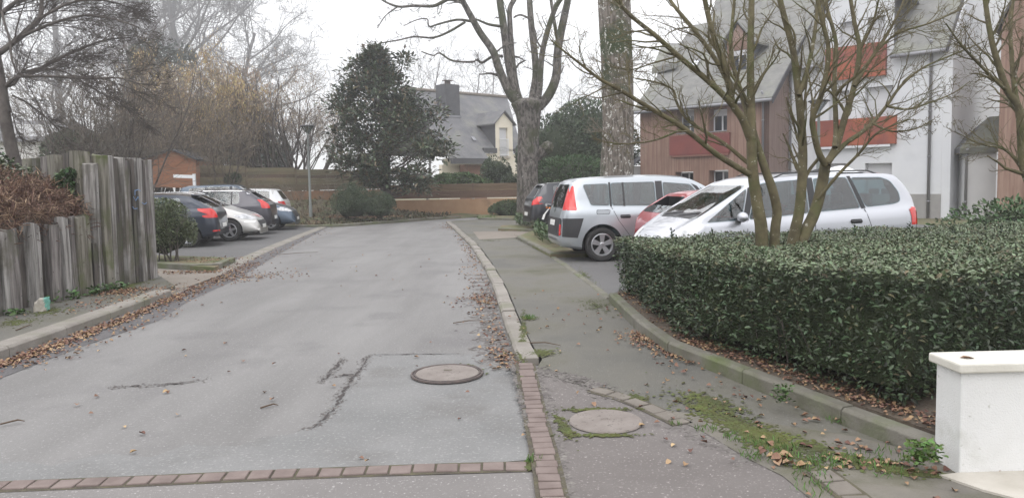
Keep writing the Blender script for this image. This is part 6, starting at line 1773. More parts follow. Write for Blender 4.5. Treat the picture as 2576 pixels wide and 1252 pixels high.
# bank below the left fence
def bankz(x, y):
    # rises from the parking kerb to the foot of the left wall
    yl = np.interp(x, [-16, -12, -8, -5, -3], [29.8, 30.4, 31.2, 33.2, 35.0]); yw = np.interp(x, [-16, -10.8, -8.6, -6], [29.5 + 1, 34, 36.2, 37])
    f = (y - yl) / max(.6, yw - yl)
    return max(0, min(1, f)) ** .8 * np.interp(x, [-16, -9, -6.5, -4], [1.0, .95, .45, .12])
NX, NY = 60, 30; vs = []
for i in range(NX + 1):
    for j in range(NY + 1):
        x = -17 + 15.5 * i / NX; y0 = np.interp(x, [-17, -12, -7.3, -6.6, -4, -1.5], [30.2, 29.9, 29.3, 29.6, 33.2, 35.6]); y = y0 + (37.6 - y0) * j / NY
        vs.append((x, y, .03 + bankz(x, y) + (.035 * math.sin(x * 3.1) * math.sin(y * 2.7) if j else -.02)))
mb = MB(); mb.add(vs, [(i * (NY + 1) + j, (i + 1) * (NY + 1) + j, (i + 1) * (NY + 1) + j + 1, i * (NY + 1) + j + 1) for i in range(NX) for j in range(NY)])
tag(mb.build('grass_bank', mat('bank_soil', (.10, .085, .05), 1, (.085, .105, .045), 1.1, bump=.03, bscale=12, big=((.16, .10, .07), 1.6, .52, .66)), None, True), kind='structure')
kerb_run('bed_kerb', [vv(-11.5, 29.75), vv(-7.35, 29.25), vv(-6.75, 29.5), vv(-4.3, 33.0), vv(-2.4, 35.0)], .13, .11, M_KERBG, 1.0, 'far kerb below the planted bank at the end of the parking row', side=1)
P_, D_, N_, S_ = [], [], [], []
for _ in range(5200):
    x = random.uniform(-16, -3); y = random.uniform(29.6, 37); 
    y0 = np.interp(x, [-17, -12, -7.3, -6.6, -4, -1.5], [30.2, 29.9, 29.3, 29.6, 33.2, 35.6])
    if y < y0 + .15 or y > np.interp(x, [-16, -10.8, -8.6, -6], [30.5, 34, 36.2, 37]): continue
    P_.append((x, y, .04 + bankz(x, y))); D_.append((random.gauss(0, 1), random.gauss(0, 1), random.uniform(.2, 1.5))); N_.append((random.gauss(0, .5), random.gauss(0, .5), 1)); S_.append(random.uniform(.08, .22))
tag(leaf_mesh('bank_plants', P_, D_, N_, S_, mat('bank_leaf', (.055, .075, .035), .8, (.16, .11, .07), .9, island=.3), aspect=.35), kind='stuff')
T = Tubes(); Sx = Spec(n=(4, 3), ratio=(.5, .5), ang=(40, 40), seg=(5, 4, 3), sides=(4, 3, 3), minr=.005)
for _ in range(40):
    x = random.uniform(-13, -7.5); y = random.uniform(31, 34.5); grow(T, (x, y, bankz(x, y)), (rg.normal() * .4, 0, 1), random.uniform(.6, 1.8), .012, 0, Sx, rg)
tag(T.build('bank_twigs', M_TWIGB), kind='stuff')

# ------------------------------------------------------------------ orange shed and white rail
sh = empty('garden_shed', (at(430, 440, 31.0).x, 31.0, 1.0), 0, 'orange clad shed with a dark gabled roof behind the thicket', 'shed')
M_SHED = mat('orange_board', (.23, .105, .06), .9, (.29, .14, .08), 2, stretch=(1, 1, 5))
def Lp(root, px, py, Y): 
    p = at(px, py, Y); return p - root.location
f_ = [Lp(sh, 362, 470, 31.0), Lp(sh, 493, 474, 31.0), Lp(sh, 493, 402, 31.0), Lp(sh, 431, 378, 31.0), Lp(sh, 362, 402, 31.0)]
mb = MB(); mb.prism(f_, (-.4, 3.2, 0)); mb.build('wall', M_SHED, sh)
mb = MB()
for a, b_ in ((f_[3], f_[2]), (f_[3], f_[4])):
    d = (b_ - a); d = d * 1.12; up = Vector((0, 0, .07)); mb.frame_box(a + Vector((0, -.15, .01)), d, (-.42, 3.5, 0), up)
mb.build('roof', mat('shed_roof', (.05, .05, .055), .9), sh)
rl = empty('white_rail', (at(440, 450, 29.2).x, 29.2, 1.0), 0, 'white painted post and rail barrier beside the orange shed', 'railing')
a, b_ = Lp(rl, 436, 447, 29.2), Lp(rl, 488, 449, 29.2)
mb = MB(); mb.frame_box(a, b_ - a, (0, .05, 0), (0, 0, .13)); mb.build('rail', P_WHITE, rl)
for f in (1.0,):
    mb = MB(); q = a.lerp(b_, f); mb.frame_box(q + Vector((-.05, -.02, -.9)), (.1, 0, 0), (0, .09, 0), (0, 0, 1.08)); mb.build('post', P_WHITE, rl)

# ------------------------------------------------------------------ building helpers: facade planes
M_SLATE = mat('slate_roof', (.095, .095, .105), .75, (.14, .138, .142), 1.5, detail=8, bump=.012, bscale=6, big=((.17, .17, .15), .9, .52, .7), spots=((.24, .24, .23), 9, .64, .72))
M_SLATEG = mat('lichened_slate', (.152, .151, .147), .85, (.22, .218, .205), 2.4, detail=8, bump=.012, bscale=8, big=((.22, .225, .185), .7, .5, .7), spots=((.30, .30, .28), 12, .64, .73))
M_SLATED = mat('dark_slate', (.06, .06, .068), .7, (.085, .085, .09), 3)
M_CREAM = mat('cream_render', (.70, .64, .53), .9, (.76, .70, .60), 2)
M_BRICKW = mat('porch_brick', (.20, .11, .08), .9, (.26, .15, .11), 9)
M_ZINC = mat('zinc', (.26, .26, .28), .5, metal=.4)
M_WFRAME = mat('white_frame', (.72, .72, .74), .5)
M_DGLASS = mat('window_glass', (.035, .04, .05), .08, spec=.7)
M_SHUT = mat('roller_shutter', (.52, .52, .54), .7, (.58, .58, .60), 1, stretch=(.2, .2, 40))
M_CLAD = mat('timber_cladding', (.205, .120, .090), .9, (.285, .190, .150), 3.5, detail=8, stretch=(3.2, 3.2, .12), bump=.004, bscale=12, ramp=(.4, .6), big=((.17, .105, .08), .5, .5, .7), spots=((.40, .33, .28), 5, .70, .76))
M_CLADR = mat('cladding_aged', (.175, .125, .110), .9, (.235, .175, .155), 3.5, detail=8, stretch=(3.2, 3.2, .25))
M_WALLW = mat('white_wall_render', (.60, .61, .64), .9, (.66, .67, .69), .6, bump=.003, bscale=30, big=((.50, .51, .53), .5, .55, .8))
M_PLINTH = mat('grey_plinth', (.28, .27, .265), .9, (.33, .32, .31), 2)
M_PANR = mat('red_panel', (.21, .055, .045), .7, (.165, .045, .04), 1.2)
M_PANO = mat('orange_panel', (.33, .088, .042), .7, (.21, .057, .042), .9, ramp=(.4, .6))
Z = Vector((0, 0, 1))

class Facade:
    def __init__(s, root, p0, u):
        s.root = root; s.p0 = Vector((p0[0], p0[1], 0)); s.u = Vector((u[0], u[1], 0)).normalized(); s.n = Vector((s.u.y, -s.u.x, 0))   # n: towards the camera
        if s.n.dot(-s.p0) < 0: s.n = -s.n
    def px(s, x, y, off=0.0):
        p = on(x, y, s.p0 + s.n * off, s.n); d = p - s.p0
        return d.dot(s.u), p.z
    def P(s, u, z, off=0.0): return s.p0 + s.u * u + s.n * off + Z * z - s.root.location
    def wall(s, name, outline, m, th=.3, off=0.0):
        mb = MB(); mb.prism([s.P(u, z, off) for u, z in outline], -s.n * th); return mb.build(name, m, s.root)
    def wall_holes(s, name, u0, u1, z0, z1, holes, m, th=.3, off=0.0):
        """rectangular wall with rectangular openings, built as strips so that reveals are real"""
        us = sorted({u0, u1, *[h[0] for h in holes], *[h[1] for h in holes]}); zs = sorted({z0, z1, *[h[2] for h in holes], *[h[3] for h in holes]})
        us = [u for u in us if u0 <= u <= u1]; zs = [z for z in zs if z0 <= z <= z1]
        mb = MB()
        solid = {}
        for i in range(len(us) - 1):
            for j in range(len(zs) - 1):
                cu, cz = (us[i] + us[i + 1]) / 2, (zs[j] + zs[j + 1]) / 2
                solid[i, j] = not any(h[0] < cu < h[1] and h[2] < cz < h[3] for h in holes)
        vid = {}
        def V(i, j, k):
            if (i, j, k) not in vid:
                vid[i, j, k] = len(mb.v); mb.v.append(tuple(s.P(us[i], zs[j], off - th * k)))
            return vid[i, j, k]
        for (i, j), sld in solid.items():
            if not sld: continue
            mb.f.append((V(i, j, 0), V(i + 1, j, 0), V(i + 1, j + 1, 0), V(i, j + 1, 0))); mb.f.append((V(i, j, 1), V(i, j + 1, 1), V(i + 1, j + 1, 1), V(i + 1, j, 1)))
            for di, dj, e in ((-1, 0, ((i, j), (i, j + 1))), (1, 0, ((i + 1, j), (i + 1, j + 1))), (0, -1, ((i, j), (i + 1, j))), (0, 1, ((i, j + 1), (i + 1, j + 1)))):
                if not solid.get((i + di, j + dj), False):
                    (a, b_), (c, d) = e; mb.f.append((V(a, b_, 0), V(c, d, 0), V(c, d, 1), V(a, b_, 1)))
        mb.mi = [0] * len(mb.f)
        return mb.build(name, m, s.root)
    def box(s, name, u0, u1, z0, z1, off0, off1, m, parent=None, bevel=0):
        mb = MB(); mb.frame_box(s.P(u0, z0, off0), s.u * (u1 - u0), s.n * (off1 - off0), Z * (z1 - z0)); 
        o = mb.build(name, m, parent or s.root, False, bevel); return o
    def window(s, u0, u1, z0, z1, dep, panes=2, shutter=0.0, sill=True, fw=.055, lab=None):
        """frame set dep behind the face; shutter = share of the height closed by a roller shutter"""
        mb = MB(); 
        for a, b_, c, d in ((u0, u0 + fw, z0, z1), (u1 - fw, u1, z0, z1), (u0 + fw, u1 - fw, z0, z0 + fw), (u0 + fw, u1 - fw, z1 - fw, z1)):
            mb.frame_box(s.P(a, c, -dep - .05), s.u * (b_ - a), s.n * .05, Z * (d - c))
        for k in range(1, panes):
            uc = u0 + (u1 - u0) * k / panes; mb.frame_box(s.P(uc - fw * .6, z0 + fw, -dep - .045), s.u * fw * 1.2, s.n * .05, Z * (z1 - z0 - 2 * fw))
        o = mb.build('window', M_WFRAME, s.root)
        if lab: o['label'] = lab
        zt = z1 - fw - (z1 - z0) * shutter
        mb = MB(); mb.frame_box(s.P(u0 + fw, z0 + fw, -dep - .035), s.u * (u1 - u0 - 2 * fw), s.n * .01, Z * (max(.01, zt - z0 - fw))); mb.build('pane', M_DGLASS, o)
        if shutter:
            mb = MB(); mb.frame_box(s.P(u0 + fw * .3, zt, -dep - .01), s.u * (u1 - u0 - .6 * fw), s.n * .03, Z * (z1 - zt)); mb.build('roller_shutter', M_SHUT, o)
        return o
    def pipe(s, u, z0, z1, off=.07, r=.045):
        mb = MB(); mb.tube([s.P(u, z1 + .1, off + .12), s.P(u, z1 - .05, off), s.P(u, z0, off)], r, 8)
        for z in np.arange(z0 + .6, z1, 1.7): mb.tube([s.P(u, z, off), s.P(u, z + .05, off)], r * 1.3, 8)
        return mb.build('downpipe', M_ZINC, s.root, True)

# ------------------------------------------------------------------ slate roofed house at the end
H0 = at(1212, 401, 47.5)
hs_ = empty('house', (H0.x, H0.y, 0), 0, 'cream house with a steep slate roof, slate chimney and tall dormer beyond the fence', 'house')
fh = Facade(hs_, (H0.x, H0.y), (.75, .66))
B = -fh.n
u_l = (on(1012, 226, fh.p0 + B * 4.3, fh.n) - fh.p0).dot(fh.u); uE = fh.px(1212, 401)[0]; zE = fh.px(1212, 401)[1]
uR = fh.px(1300, 420)[0] + .4
u2, z2 = fh.px(1198, 373)
uD0, zD = fh.px(1246, 309); uD1, _ = fh.px(1289, 309); uDa, zDa = fh.px(1267, 285)
_, zR = on(1160, 236, fh.p0 + B * 4.3, fh.n), 0
zR = on(1160, 236, fh.p0 + B * 4.3, fh.n).z
uRR = (on(1276, 245, fh.p0 + B * 4.3, fh.n) - fh.p0).dot(fh.u)
slope = (zR - z2) / 4.3
def Rf(u, d, dz=0): return fh.P(u, z2 + slope * d + dz, -d)
mb = MB()       # main roof, front slope with the lower eave on the left
dE = (zE - z2) / slope
mb.prism([Rf(u_l, dE), Rf(uE, dE), Rf(uE, 0.0), Rf(uR + .1, 0.0), Rf(uRR, 4.3), Rf(u_l, 4.3)], (0, 0, -.16)); mb.build('roof', M_SLATE, hs_)
mb = MB(); mb.prism([Rf(u_l, 4.3), Rf(uRR, 4.3), fh.P(uR + .1, z2, -8.6), fh.P(u_l, z2, -8.6)], (0, 0, -.16)); mb.build('roof', M_SLATE, hs_)
mb = MB(); mb.tube([Rf(u_l, 4.3, .03), Rf(uRR, 4.3, .03)], .13, 8); mb.build('ridge_tiles', mat('ridge', (.15, .13, .11), .9, (.22, .19, .16), 8), hs_, True)
fh.box('fascia', u_l, uE + .05, zE - .32, zE + .03, -dE - .02, -dE + .16, M_SLATED)
fh.box('fascia', uE + .06, uD0 - .02, z2 - .30, z2 + .03, .02, .16, M_SLATED); fh.box('fascia', uD1 + .02, uR + .15, z2 - .30, z2 + .03, .02, .16, M_SLATED)
wu0, wz1 = fh.px(1256, 321); wu1, wz0 = fh.px(1278, 394)
g0, gz1 = fh.px(1262, 421); g1, gz0 = fh.px(1286, 452)
fh.wall_holes('wall', uE + .02, uR, 0, z2 - .32, [(wu0, wu1, wz0, z2 - .32), (g0, g1, gz0 - .6, gz1)], M_CREAM)
fh.wall_holes('wall', uD0, uD1, z2 - .318, zD, [(wu0, wu1, z2 - .32, wz1)], M_CREAM, off=.0)
fh.wall('wall', [(uD0, zD + .002), (uD1, zD + .002), (uDa, zDa)], M_CREAM)
fh.wall('wall', [(u_l, 0), (uE - .3, 0), (uE - .3, zE - .34), (u_l, zE - .34)], M_CREAM, off=-dE - .9)
pb0, _ = fh.px(1158, 420); pb1, _ = fh.px(1211, 420)
fh.box('porch_wall', pb0, uE + .0, 0, zE - .34, -dE - .85, -dE - .3, M_BRICKW)
fh.box('gable_wall', uR - .3, uR, 0, z2 - .34, -8.4, -.32, M_CREAM)
fh.window(wu0, wu1, wz0, wz1, .15, 1, .97)
fh.window(g0, g1, gz0 - .6, gz1, .15, 1, .0)
mb = MB()
for k in range(9):
    u = wu0 + (wu1 - wu0) * k / 8; mb.frame_box(fh.P(u - .015, wz0 + .1, .05), fh.u * .03, fh.n * .03, Z * 1.0)
mb.frame_box(fh.P(wu0 - .03, wz0 + 1.1, .045), fh.u * (wu1 - wu0 + .06), fh.n * .05, Z * .05); mb.frame_box(fh.P(wu0 - .03, wz0 + .06, .045), fh.u * (wu1 - wu0 + .06), fh.n * .05, Z * .05)
mb.build('balustrade', M_WFRAME, hs_); fh.box('sill', wu0 - .12, wu1 + .12, wz0 - .1, wz0 - .01, .0, .12, mat('stone_sill', (.42, .38, .34), .9))
# dormer roof and cheeks
dd = (zD - z2) / slope; da = (zDa - z2) / slope
fh_c = MB(); fh_c.prism([fh.P(uD0 - .03, z2, -.02), fh.P(uD0 - .03, zD, -.02), fh.P(uD0 - .03, zD, -dd)], fh.u * .1); fh_c.prism([fh.P(uD1 - .07, z2, -.02), fh.P(uD1 - .07, zD, -.02), fh.P(uD1 - .07, zD, -dd)], fh.u * .1); fh_c.build('dormer_cheek', M_SLATED, hs_)
mb = MB()
for uu in (uD0 - .22, uD1 + .22):
    zz = zD - .14
    mb.prism([fh.P(uu, zz, .16), fh.P(uDa, zDa + .10, .16), fh.P(uDa, zDa + .10, -da - .2), fh.P(uu, zz, -dd + .05)], (0, 0, .09))
mb.build('dormer_roof', M_SLATE, hs_)
# chimney
cu0, cz = fh.px(1118, 271, -2.4); cu1, _ = fh.px(1162, 271, -2.4); _, czt = fh.px(1140, 213, -2.4)
fh.box('chimney', cu0, cu1 - .25, (z2 + slope * 2.3), czt, -3.3, -2.3, M_SLATED)
fh.box('chimney_flashing', cu0 - .05, cu1 - .2, (z2 + slope * 2.3) - .02, (z2 + slope * 2.3) + .12, -2.35, -2.24, M_ZINC)
cc_ = (cu0 + cu1 - .25) / 2
mb = MB()
for k in (-1, 0, 1): mb.lathe([(.07, 0), (.07, .22), (.10, .26), (.0, .27)], 10, c=fh.P(cc_ + k * .16, czt, -2.8))
mb.frame_box(fh.P(cc_ - .3, czt + .26, -3.0), fh.u * .6, fh.n * .4, Z * .05); mb.build('chimney_pot', mat('pot', (.12, .09, .08), .9), hs_)
for (x0, y0, x1, y1) in ((1188, 352, 1196, 356), (1030, 310, 1060, 318)):
    d = None
    # place on the roof slope by marching
    for k in range(0, 43):
        dd_ = k * .1; p = on((x0 + x1) / 2, y0, fh.p0 - fh.n * dd_, fh.n)
        if p.z <= z2 + slope * dd_ + .05: d = dd_; break
    if d is not None:
        uu0 = (on(x0, y0, fh.p0 - fh.n * d, fh.n) - fh.p0).dot(fh.u); uu1 = (on(x1, y0, fh.p0 - fh.n * d, fh.n) - fh.p0).dot(fh.u)
        mb = MB(); mb.prism([Rf(uu0, d - .12, .06), Rf(uu1, d - .12, .06), Rf(uu1, d + .12, .06), Rf(uu0, d + .12, .06)], (0, 0, .05)); mb.build('skylight', M_ZINC, hs_)

# hazy house far left
h2 = empty('house', (at(80, 370, 62).x, 62, 0), 0, 'pale misty house with a grey roof glimpsed at the far left behind the tree', 'house')
a, b_ = Lp(h2, -60, 390, 62), Lp(h2, 150, 390, 62)
mb = MB(); mb.frame_box((a.x, 0, 0), (b_.x - a.x, 0, 0), (0, 8, 0), (0, 0, Lp(h2, 80, 352, 62).z)); mb.build('wall', mat('far_render', (.55, .54, .53), .9), h2)
zt = Lp(h2, 80, 296, 62).z; ze = Lp(h2, 80, 352, 62).z
mb = MB(); mb.prism([(a.x - .3, -.5, ze - .2), (b_.x + .3, -.5, ze - .2), (b_.x - 1.0, 4, zt), (a.x, 4, zt)], (0, 0, .15)); mb.prism([(a.x - .3, 8.5, ze - .2), (b_.x + .3, 8.5, ze - .2), (b_.x - 1.0, 4, zt), (a.x, 4, zt)], (0, 0, .15)); mb.build('roof', M_SLATE, h2)
for px in (55, 105):
    q = Lp(h2, px, 340, 62); mb = MB(); mb.frame_box((q.x - .8, .3, q.z - .6), (1.6, 0, 0), (0, 2, 0), (0, 0, 1.5)); mb.build('dormer', mat('far_dormer', (.62, .62, .64), .9), h2)
# ------------------------------------------------------------------ apartment building on the right
K = 1.045
BR0 = at(1942, 448, 29.5 * K); dB = (.7, -.714)
ab = empty('timber_clad_building', (BR0.x, BR0.y, 0), 0, 'brown timber clad apartment block with a grey slate roof and red balcony panel', 'building')
fb = Facade(ab, (BR0.x, BR0.y), dB)       # u grows to the right
uL, zEv = fb.px(1611, 262); uC, zC = fb.px(1936, 231); zEv = (zEv + zC) / 2 + .0
uL -= .02
def rect(f, x0, y0, x1, y1, off=0.0):
    a, b_ = f.px(x0, y0, off), f.px(x1, y1, off); return min(a[0], b_[0]), max(a[0], b_[0]), min(a[1], b_[1]), max(a[1], b_[1])
# openings: (frame + reveal) traced on the wall
w1_ = rect(fb, 1702, 276, 1746, 335); w2_ = rect(fb, 1782, 276, 1829, 330); w3_ = rect(fb, 1699, 433, 1744, 470); w4_ = rect(fb, 1783, 429, 1832, 470)
for w_ in (w3_, w4_): pass
holes = [w1_, w2_, (w3_[0], w3_[1], w3_[3] - 1.25, w3_[3]), (w4_[0], w4_[1], w4_[3] - 1.25, w4_[3])]
fb.wall_holes('wall', uL, uC, -.05, zEv, holes, M_CLAD, .55)
DEP = .42
for h in holes:
    fb.window(h[0] + .02, h[1] - .02, h[2] + .02, h[3] - .02, DEP, 2, .22 if h[2] > 2.5 else 0.0)
    fb.box('sill', h[0] - .0, h[1] + .0, h[2] - .0, h[2] + .03, -DEP, .03, M_ZINC)
p_ = rect(fb, 1688, 337, 1838, 386); fb.box('balcony_panel', p_[0], p_[1], p_[2] + .02, p_[3] - .12, .02, .14, M_PANR)
fb.box('balcony_slab', p_[0] + .1, p_[1] - .05, p_[2] - .06, p_[2] + .015, .015, .11, mat('slab_pink', (.30, .15, .12), .9))
# main slope
DR = 4.3 * K; zRg = on(1739, 65, fb.p0 - fb.n * DR, fb.n).z; sl_ = (zRg - zEv) / DR
def RB(u, d, dz=0.0): return fb.P(u, zEv + sl_ * d + dz, -d)
uRw = uC + .25
mb = MB(); mb.prism([RB(uL - .25, -.28), RB(uRw, -.28), RB(uRw, DR), RB(uL + .1, DR)], (0, 0, -.14)); mb.build('roof', M_SLATEG, ab)
mb = MB(); mb.prism([RB(uL + .1, DR), RB(uRw, DR), fb.P(uRw, zEv, -2 * DR), fb.P(uL + .1, zEv, -2 * DR)], (0, 0, -.14)); mb.build('roof', M_SLATEG, ab)
mb = MB(); mb.tube([RB(uL - .25, -.34, -.07), RB(uRw, -.34, -.07)], .07, 8); mb.build('gutter', M_ZINC, ab, True)
mb = MB(); mb.prism([RB(uRw + .002, -.3, .02), RB(uRw + .002, DR, .02), RB(uRw + .002, DR, -.26), RB(uRw + .002, -.3, -.26)], fb.u * .05); mb.build('verge_board', M_SLATED, ab)
# right gable return
gv = MB(); gv.prism([fb.P(uC + .002, -.05, 0), fb.P(uC + .002, -.05, -8), fb.P(uC + .002, zEv + .3, -8), fb.P(uC + .002, zEv + sl_ * DR - .16, -DR), fb.P(uC + .002, zEv - .14, 0)], -fb.u * .3); gv.build('gable_wall', M_CLADR, ab)
fb.pipe(fb.px(1921, 300)[0], 0, zEv - .1)
fb.box('soffit', uL - .2, uRw, zEv - .30, zEv - .27, .02, .26, M_SLATED)
# small shed dormer at the left edge of the roof
sd0 = fb.px(1638, 160, .1)
def RBon(px, py, dz=0.0):
    """the point where the photograph's ray meets the roof slope"""
    nrm = Vector(fb.n) * sl_ + Z; p0 = fb.p0 + Z * (zEv + dz); p = on(px, py, p0, nrm); return p
A_ = fb.px(1644, 168, -1.4); 
mb = MB()
q0 = on(1640, 172, fb.p0 - fb.n * 1.6, fb.n); q1 = on(1702, 155, fb.p0 - fb.n * 1.6, fb.n); q2 = RBon(1712, 110, .05); q3 = on(1668, 108, fb.p0 - fb.n * 3.6, fb.n)
mb.prism([q0 - ab.location, q1 - ab.location, q2 - ab.location, q3 - ab.location], (0, 0, -.30)); mb.build('canopy_roof', M_SLATEG, ab)
mb = MB(); b0 = on(1660, 178, fb.p0 - fb.n * 1.9, fb.n); b1 = RBon(1664, 205); mb.tube([b0 - ab.location + Z * .1, Vector((b0.x, b0.y, b1.z - .3)) - ab.location], .13, 6); mb.build('canopy_post', M_CLAD, ab)
# skylight
ks = [RBon(x, y, .05) - ab.location for x, y in ((1735, 168), (1748, 152), (1762, 152), (1752, 170))]
mb = MB(); mb.prism(ks, (0, 0, .06)); mb.build('skylight', M_ZINC, ab)
ks = [RBon(x, y, .125) - ab.location for x, y in ((1738, 166), (1748, 154), (1758, 154), (1750, 168))]
mb = MB(); mb.prism(ks, (0, 0, .01)); mb.build('skylight_pane', mat('sky_pane', (.75, .77, .8), .05, metal=1.0), ab)
# dormer in the slope
OD = -1.2
d_l, dz_b = fb.px(1829, 186, OD); d_r, _ = fb.px(1884, 186, OD); d_a, dz_a = fb.px(1856, 62, OD); _, dz_e = fb.px(1829, 108, OD)
ww = rect(fb, 1839, 130, 1880, 184, OD)
fb.wall_holes('dormer_front', d_l, d_r, dz_b - .25, dz_e, [(ww[0], ww[1], ww[2], ww[3])], M_CLAD, .2, OD)
fb.wall('dormer_front', [(d_l, dz_e + .002), (d_r, dz_e + .002), (d_a, dz_a)], mat('pink_cladding', (.28, .19, .16), .9, (.33, .23, .195), 4, stretch=(3, 3, .3)), .2, OD)
fd = Facade(ab, tuple(fb.p0 + fb.n * OD)[:2], dB); fd.n = fb.n
fd.window(ww[0] + .01, ww[1] - .01, ww[2] + .01, ww[3] - .01, .04, 2, .16)
fd.box('sill', ww[0] - .08, ww[1] + .08, ww[2] - .08, ww[2] - .005, .0, .1, M_WFRAME)
mb = MB()
def dback(z): return -(z - zEv) / sl_
for uu in (d_l - .01, d_r - .07):
    mb.prism([fb.P(uu, dz_b - .2, OD - .01), fb.P(uu, dz_e, OD - .01), fb.P(uu, dz_e, dback(dz_e) - .05)], fb.u * .08)
mb.build('dormer_cheek', mat('blue_slate', (.10, .11, .135), .7), ab)
mb = MB()
for uu in (d_l - .34, d_r + .34):
    zz = dz_e - .22
    mb.prism([fb.P(uu, zz, OD + .16), fb.P(d_a, dz_a + .14, OD + .16), fb.P(d_a, dz_a + .14, dback(dz_a) - .1), fb.P(uu, zz, dback(zz) + .02)], (0, 0, .09))
mb.build('dormer_roof', M_SLATEG, ab)

# white block
WP0 = on(1985, 300, Vector(fb.p0) + fb.u * uC, fb.u)      # meets the gable plane of the brown block
# distance of the white face behind the brown face
wh_b = empty('white_building', (WP0.x, WP0.y, 0), 0, 'white rendered apartment block with orange balcony panels and grey plinth', 'building')
fw = Facade(wh_b, (WP0.x, WP0.y), dB)
_, z_e1 = fw.px(2018, 150); uRt, z_e2 = fw.px(2376, 93); zEw = (z_e1 + z_e2) / 2
# openings
o1 = rect(fw, 2176, 411, 2243, 470); o2 = rect(fw, 2176, 221, 2246, 300); o3 = rect(fw, 2085, 232, 2135, 305); o0 = rect(fw, 2080, 412, 2130, 470)
p1 = rect(fw, 2056, 303, 2256, 364); p2 = rect(fw, 2081, 126, 2231, 190)
zpl = fw.px(2300, 488)[1]
hw_ = [(o1[0], o1[1], o1[3] - 1.3, o1[3]), (o0[0], o0[1], o0[3] - 1.3, o0[3]), (o2[0], o2[1], p1[3] - .5, o2[3]), (o3[0], o3[1], p1[3] - .5, o3[3])]
fw.wall_holes('wall', -.4, uRt, -.05, zEw, hw_, M_WALLW, .45)
for h in hw_:
    fw.window(h[0] + .01, h[1] - .01, h[2] + .01, h[3] - .01, .25, 1 if h[2] > 1.5 else 2, .94 if h[2] > 1.5 else .75)
fw.box('plinth', .0, uRt + .01, -.05, zpl, .004, .03, M_PLINTH)
fw.box('balcony_panel', p1[0], p1[1], p1[2] + .04, p1[3] - .05, .12, .20, M_PANO); fw.box('balcony_slab', p1[0], p1[1] - .2, p1[2] - .06, p1[2] + .03, .01, .20, M_WALLW)
p1s = fw.box('balcony_side', p1[1] - .07, p1[1], p1[2] + .04, p1[3] - .05, .01, .115, M_PANO)
fw.box('balcony_panel', p2[0], p2[1], p2[2], p2[3], .12, .20, mat('red_orange_panel', (.21, .062, .05), .7, (.34, .09, .045), .9, ramp=(.4, .6))); fw.box('balcony_side', p2[1] - .07, p2[1], p2[2], p2[3], .01, .115, M_PANR)
# roof
DW = 5.0; slw = 1.12
def RW(u, d, dz=0.0): return fw.P(u, zEw + slw * d + dz, -d)
nrmW = Vector(fw.n) * slw + Z
def RWon(px, py): 
    p = on(px, py, fw.p0 + Z * zEw, nrmW); d = p - fw.p0; return d.dot(fw.u), -d.dot(fw.n)
ul1, dl1 = RWon(1803, 50); ul2, dl2 = RWon(1826, 0)
uTop = ul1 + (ul2 - ul1) * ((DW - dl1) / (dl2 - dl1)) if abs(dl2 - dl1) > 1e-3 else ul1
uBot = -.15
wdl = rect(fw, 2077, 14, 2248, 128)
mb = MB(); mb.prism([RW(uBot, -.3), RW(wdl[0] - .03, -.3), RW(wdl[0] - .03, DW + 1.5), RW(min(uTop, uL), DW + 1.5), RW(min(ul1, -2.0), max(.2, dl1 * .6)), RW(uBot, max(.1, dl1 * .6))], (0, 0, -.16))
mb.prism([RW(wdl[1] + .03, -.3), RW(uRt + .15, -.3), RW(uRt + .15, DW + 1.5), RW(wdl[1] + .03, DW + 1.5)], (0, 0, -.16)); mb.prism([RW(wdl[0] - .028, .5), RW(wdl[1] + .028, .5), RW(wdl[1] + .028, DW + 1.5), RW(wdl[0] - .028, DW + 1.5)], (0, 0, -.16)); mb.build('roof', M_SLATEG, wh_b)
mb = MB(); mb.tube([RW(uBot, -.36, -.07), RW(rect(fw, 2075, 120, 2080, 130)[0], -.36, -.07)], .08, 8); mb.build('gutter', M_ZINC, wh_b, True); mb = MB(); mb.tube([RW(rect(fw, 2248, 120, 2250, 130)[0], -.36, -.07), RW(uRt + .15, -.36, -.07)], .08, 8); mb.build('gutter', M_ZINC, wh_b, True)
mb = MB(); mb.prism([RW(uRt + .16, -.32, .02), RW(uRt + .16, DW + 1.5, .02), RW(uRt + .16, DW + 1.5, -.24), RW(uRt + .16, -.32, -.24)], fw.u * .05); mb.build('verge_board', M_SLATED, wh_b)
sg = MB(); sg.prism([fw.P(uRt, -.05, -.0), fw.P(uRt, -.05, -11), fw.P(uRt, zEw + 4, -11), fw.P(uRt, zEw + slw * (DW + 1.5) - .2, -DW - 1.5), fw.P(uRt, zEw - .2, -.0)], -fw.u * .3)
mb = MB(); mb.v, mb.f, mb.mi = sg.v, sg.f, sg.mi
o = mb.build('gable_wall', M_WALLW, wh_b); o.location = fw.u * .303
# the big white dormer above the balcony
wd = rect(fw, 2077, 14, 2248, 128); da_ = fw.px(2160, -75)
wA = rect(fw, 2183, 45, 2226, 118); wB = rect(fw, 2112, 58, 2150, 124)
fw.wall_holes('dormer_front', wd[0], wd[1], zEw + .002, wd[3], [(wA[0], wA[1], max(wA[2], zEw + .1), wA[3]), (wB[0], wB[1], max(wB[2], zEw + .1), wB[3])], M_WALLW, .4, -.004)
fw.wall('dormer_front', [(wd[0], wd[3] + .002), (wd[1], wd[3] + .002), (da_[0], da_[1])], M_WALLW, .4, -.004)
for h in (wA, wB): fw.window(h[0] + .01, h[1] - .01, max(h[2], zEw + .1) + .01, h[3] - .01, .25, 1, .94)
def dbw(z): return -(z - zEw) / slw
mb = MB()
for uu in (wd[0] - .04, wd[1] - .04): mb.prism([fw.P(uu, zEw, -.01), fw.P(uu, wd[3], -.01), fw.P(uu, wd[3], dbw(wd[3]))], fw.u * .08)
mb.build('dormer_cheek', M_SLATED, wh_b)
mb = MB()
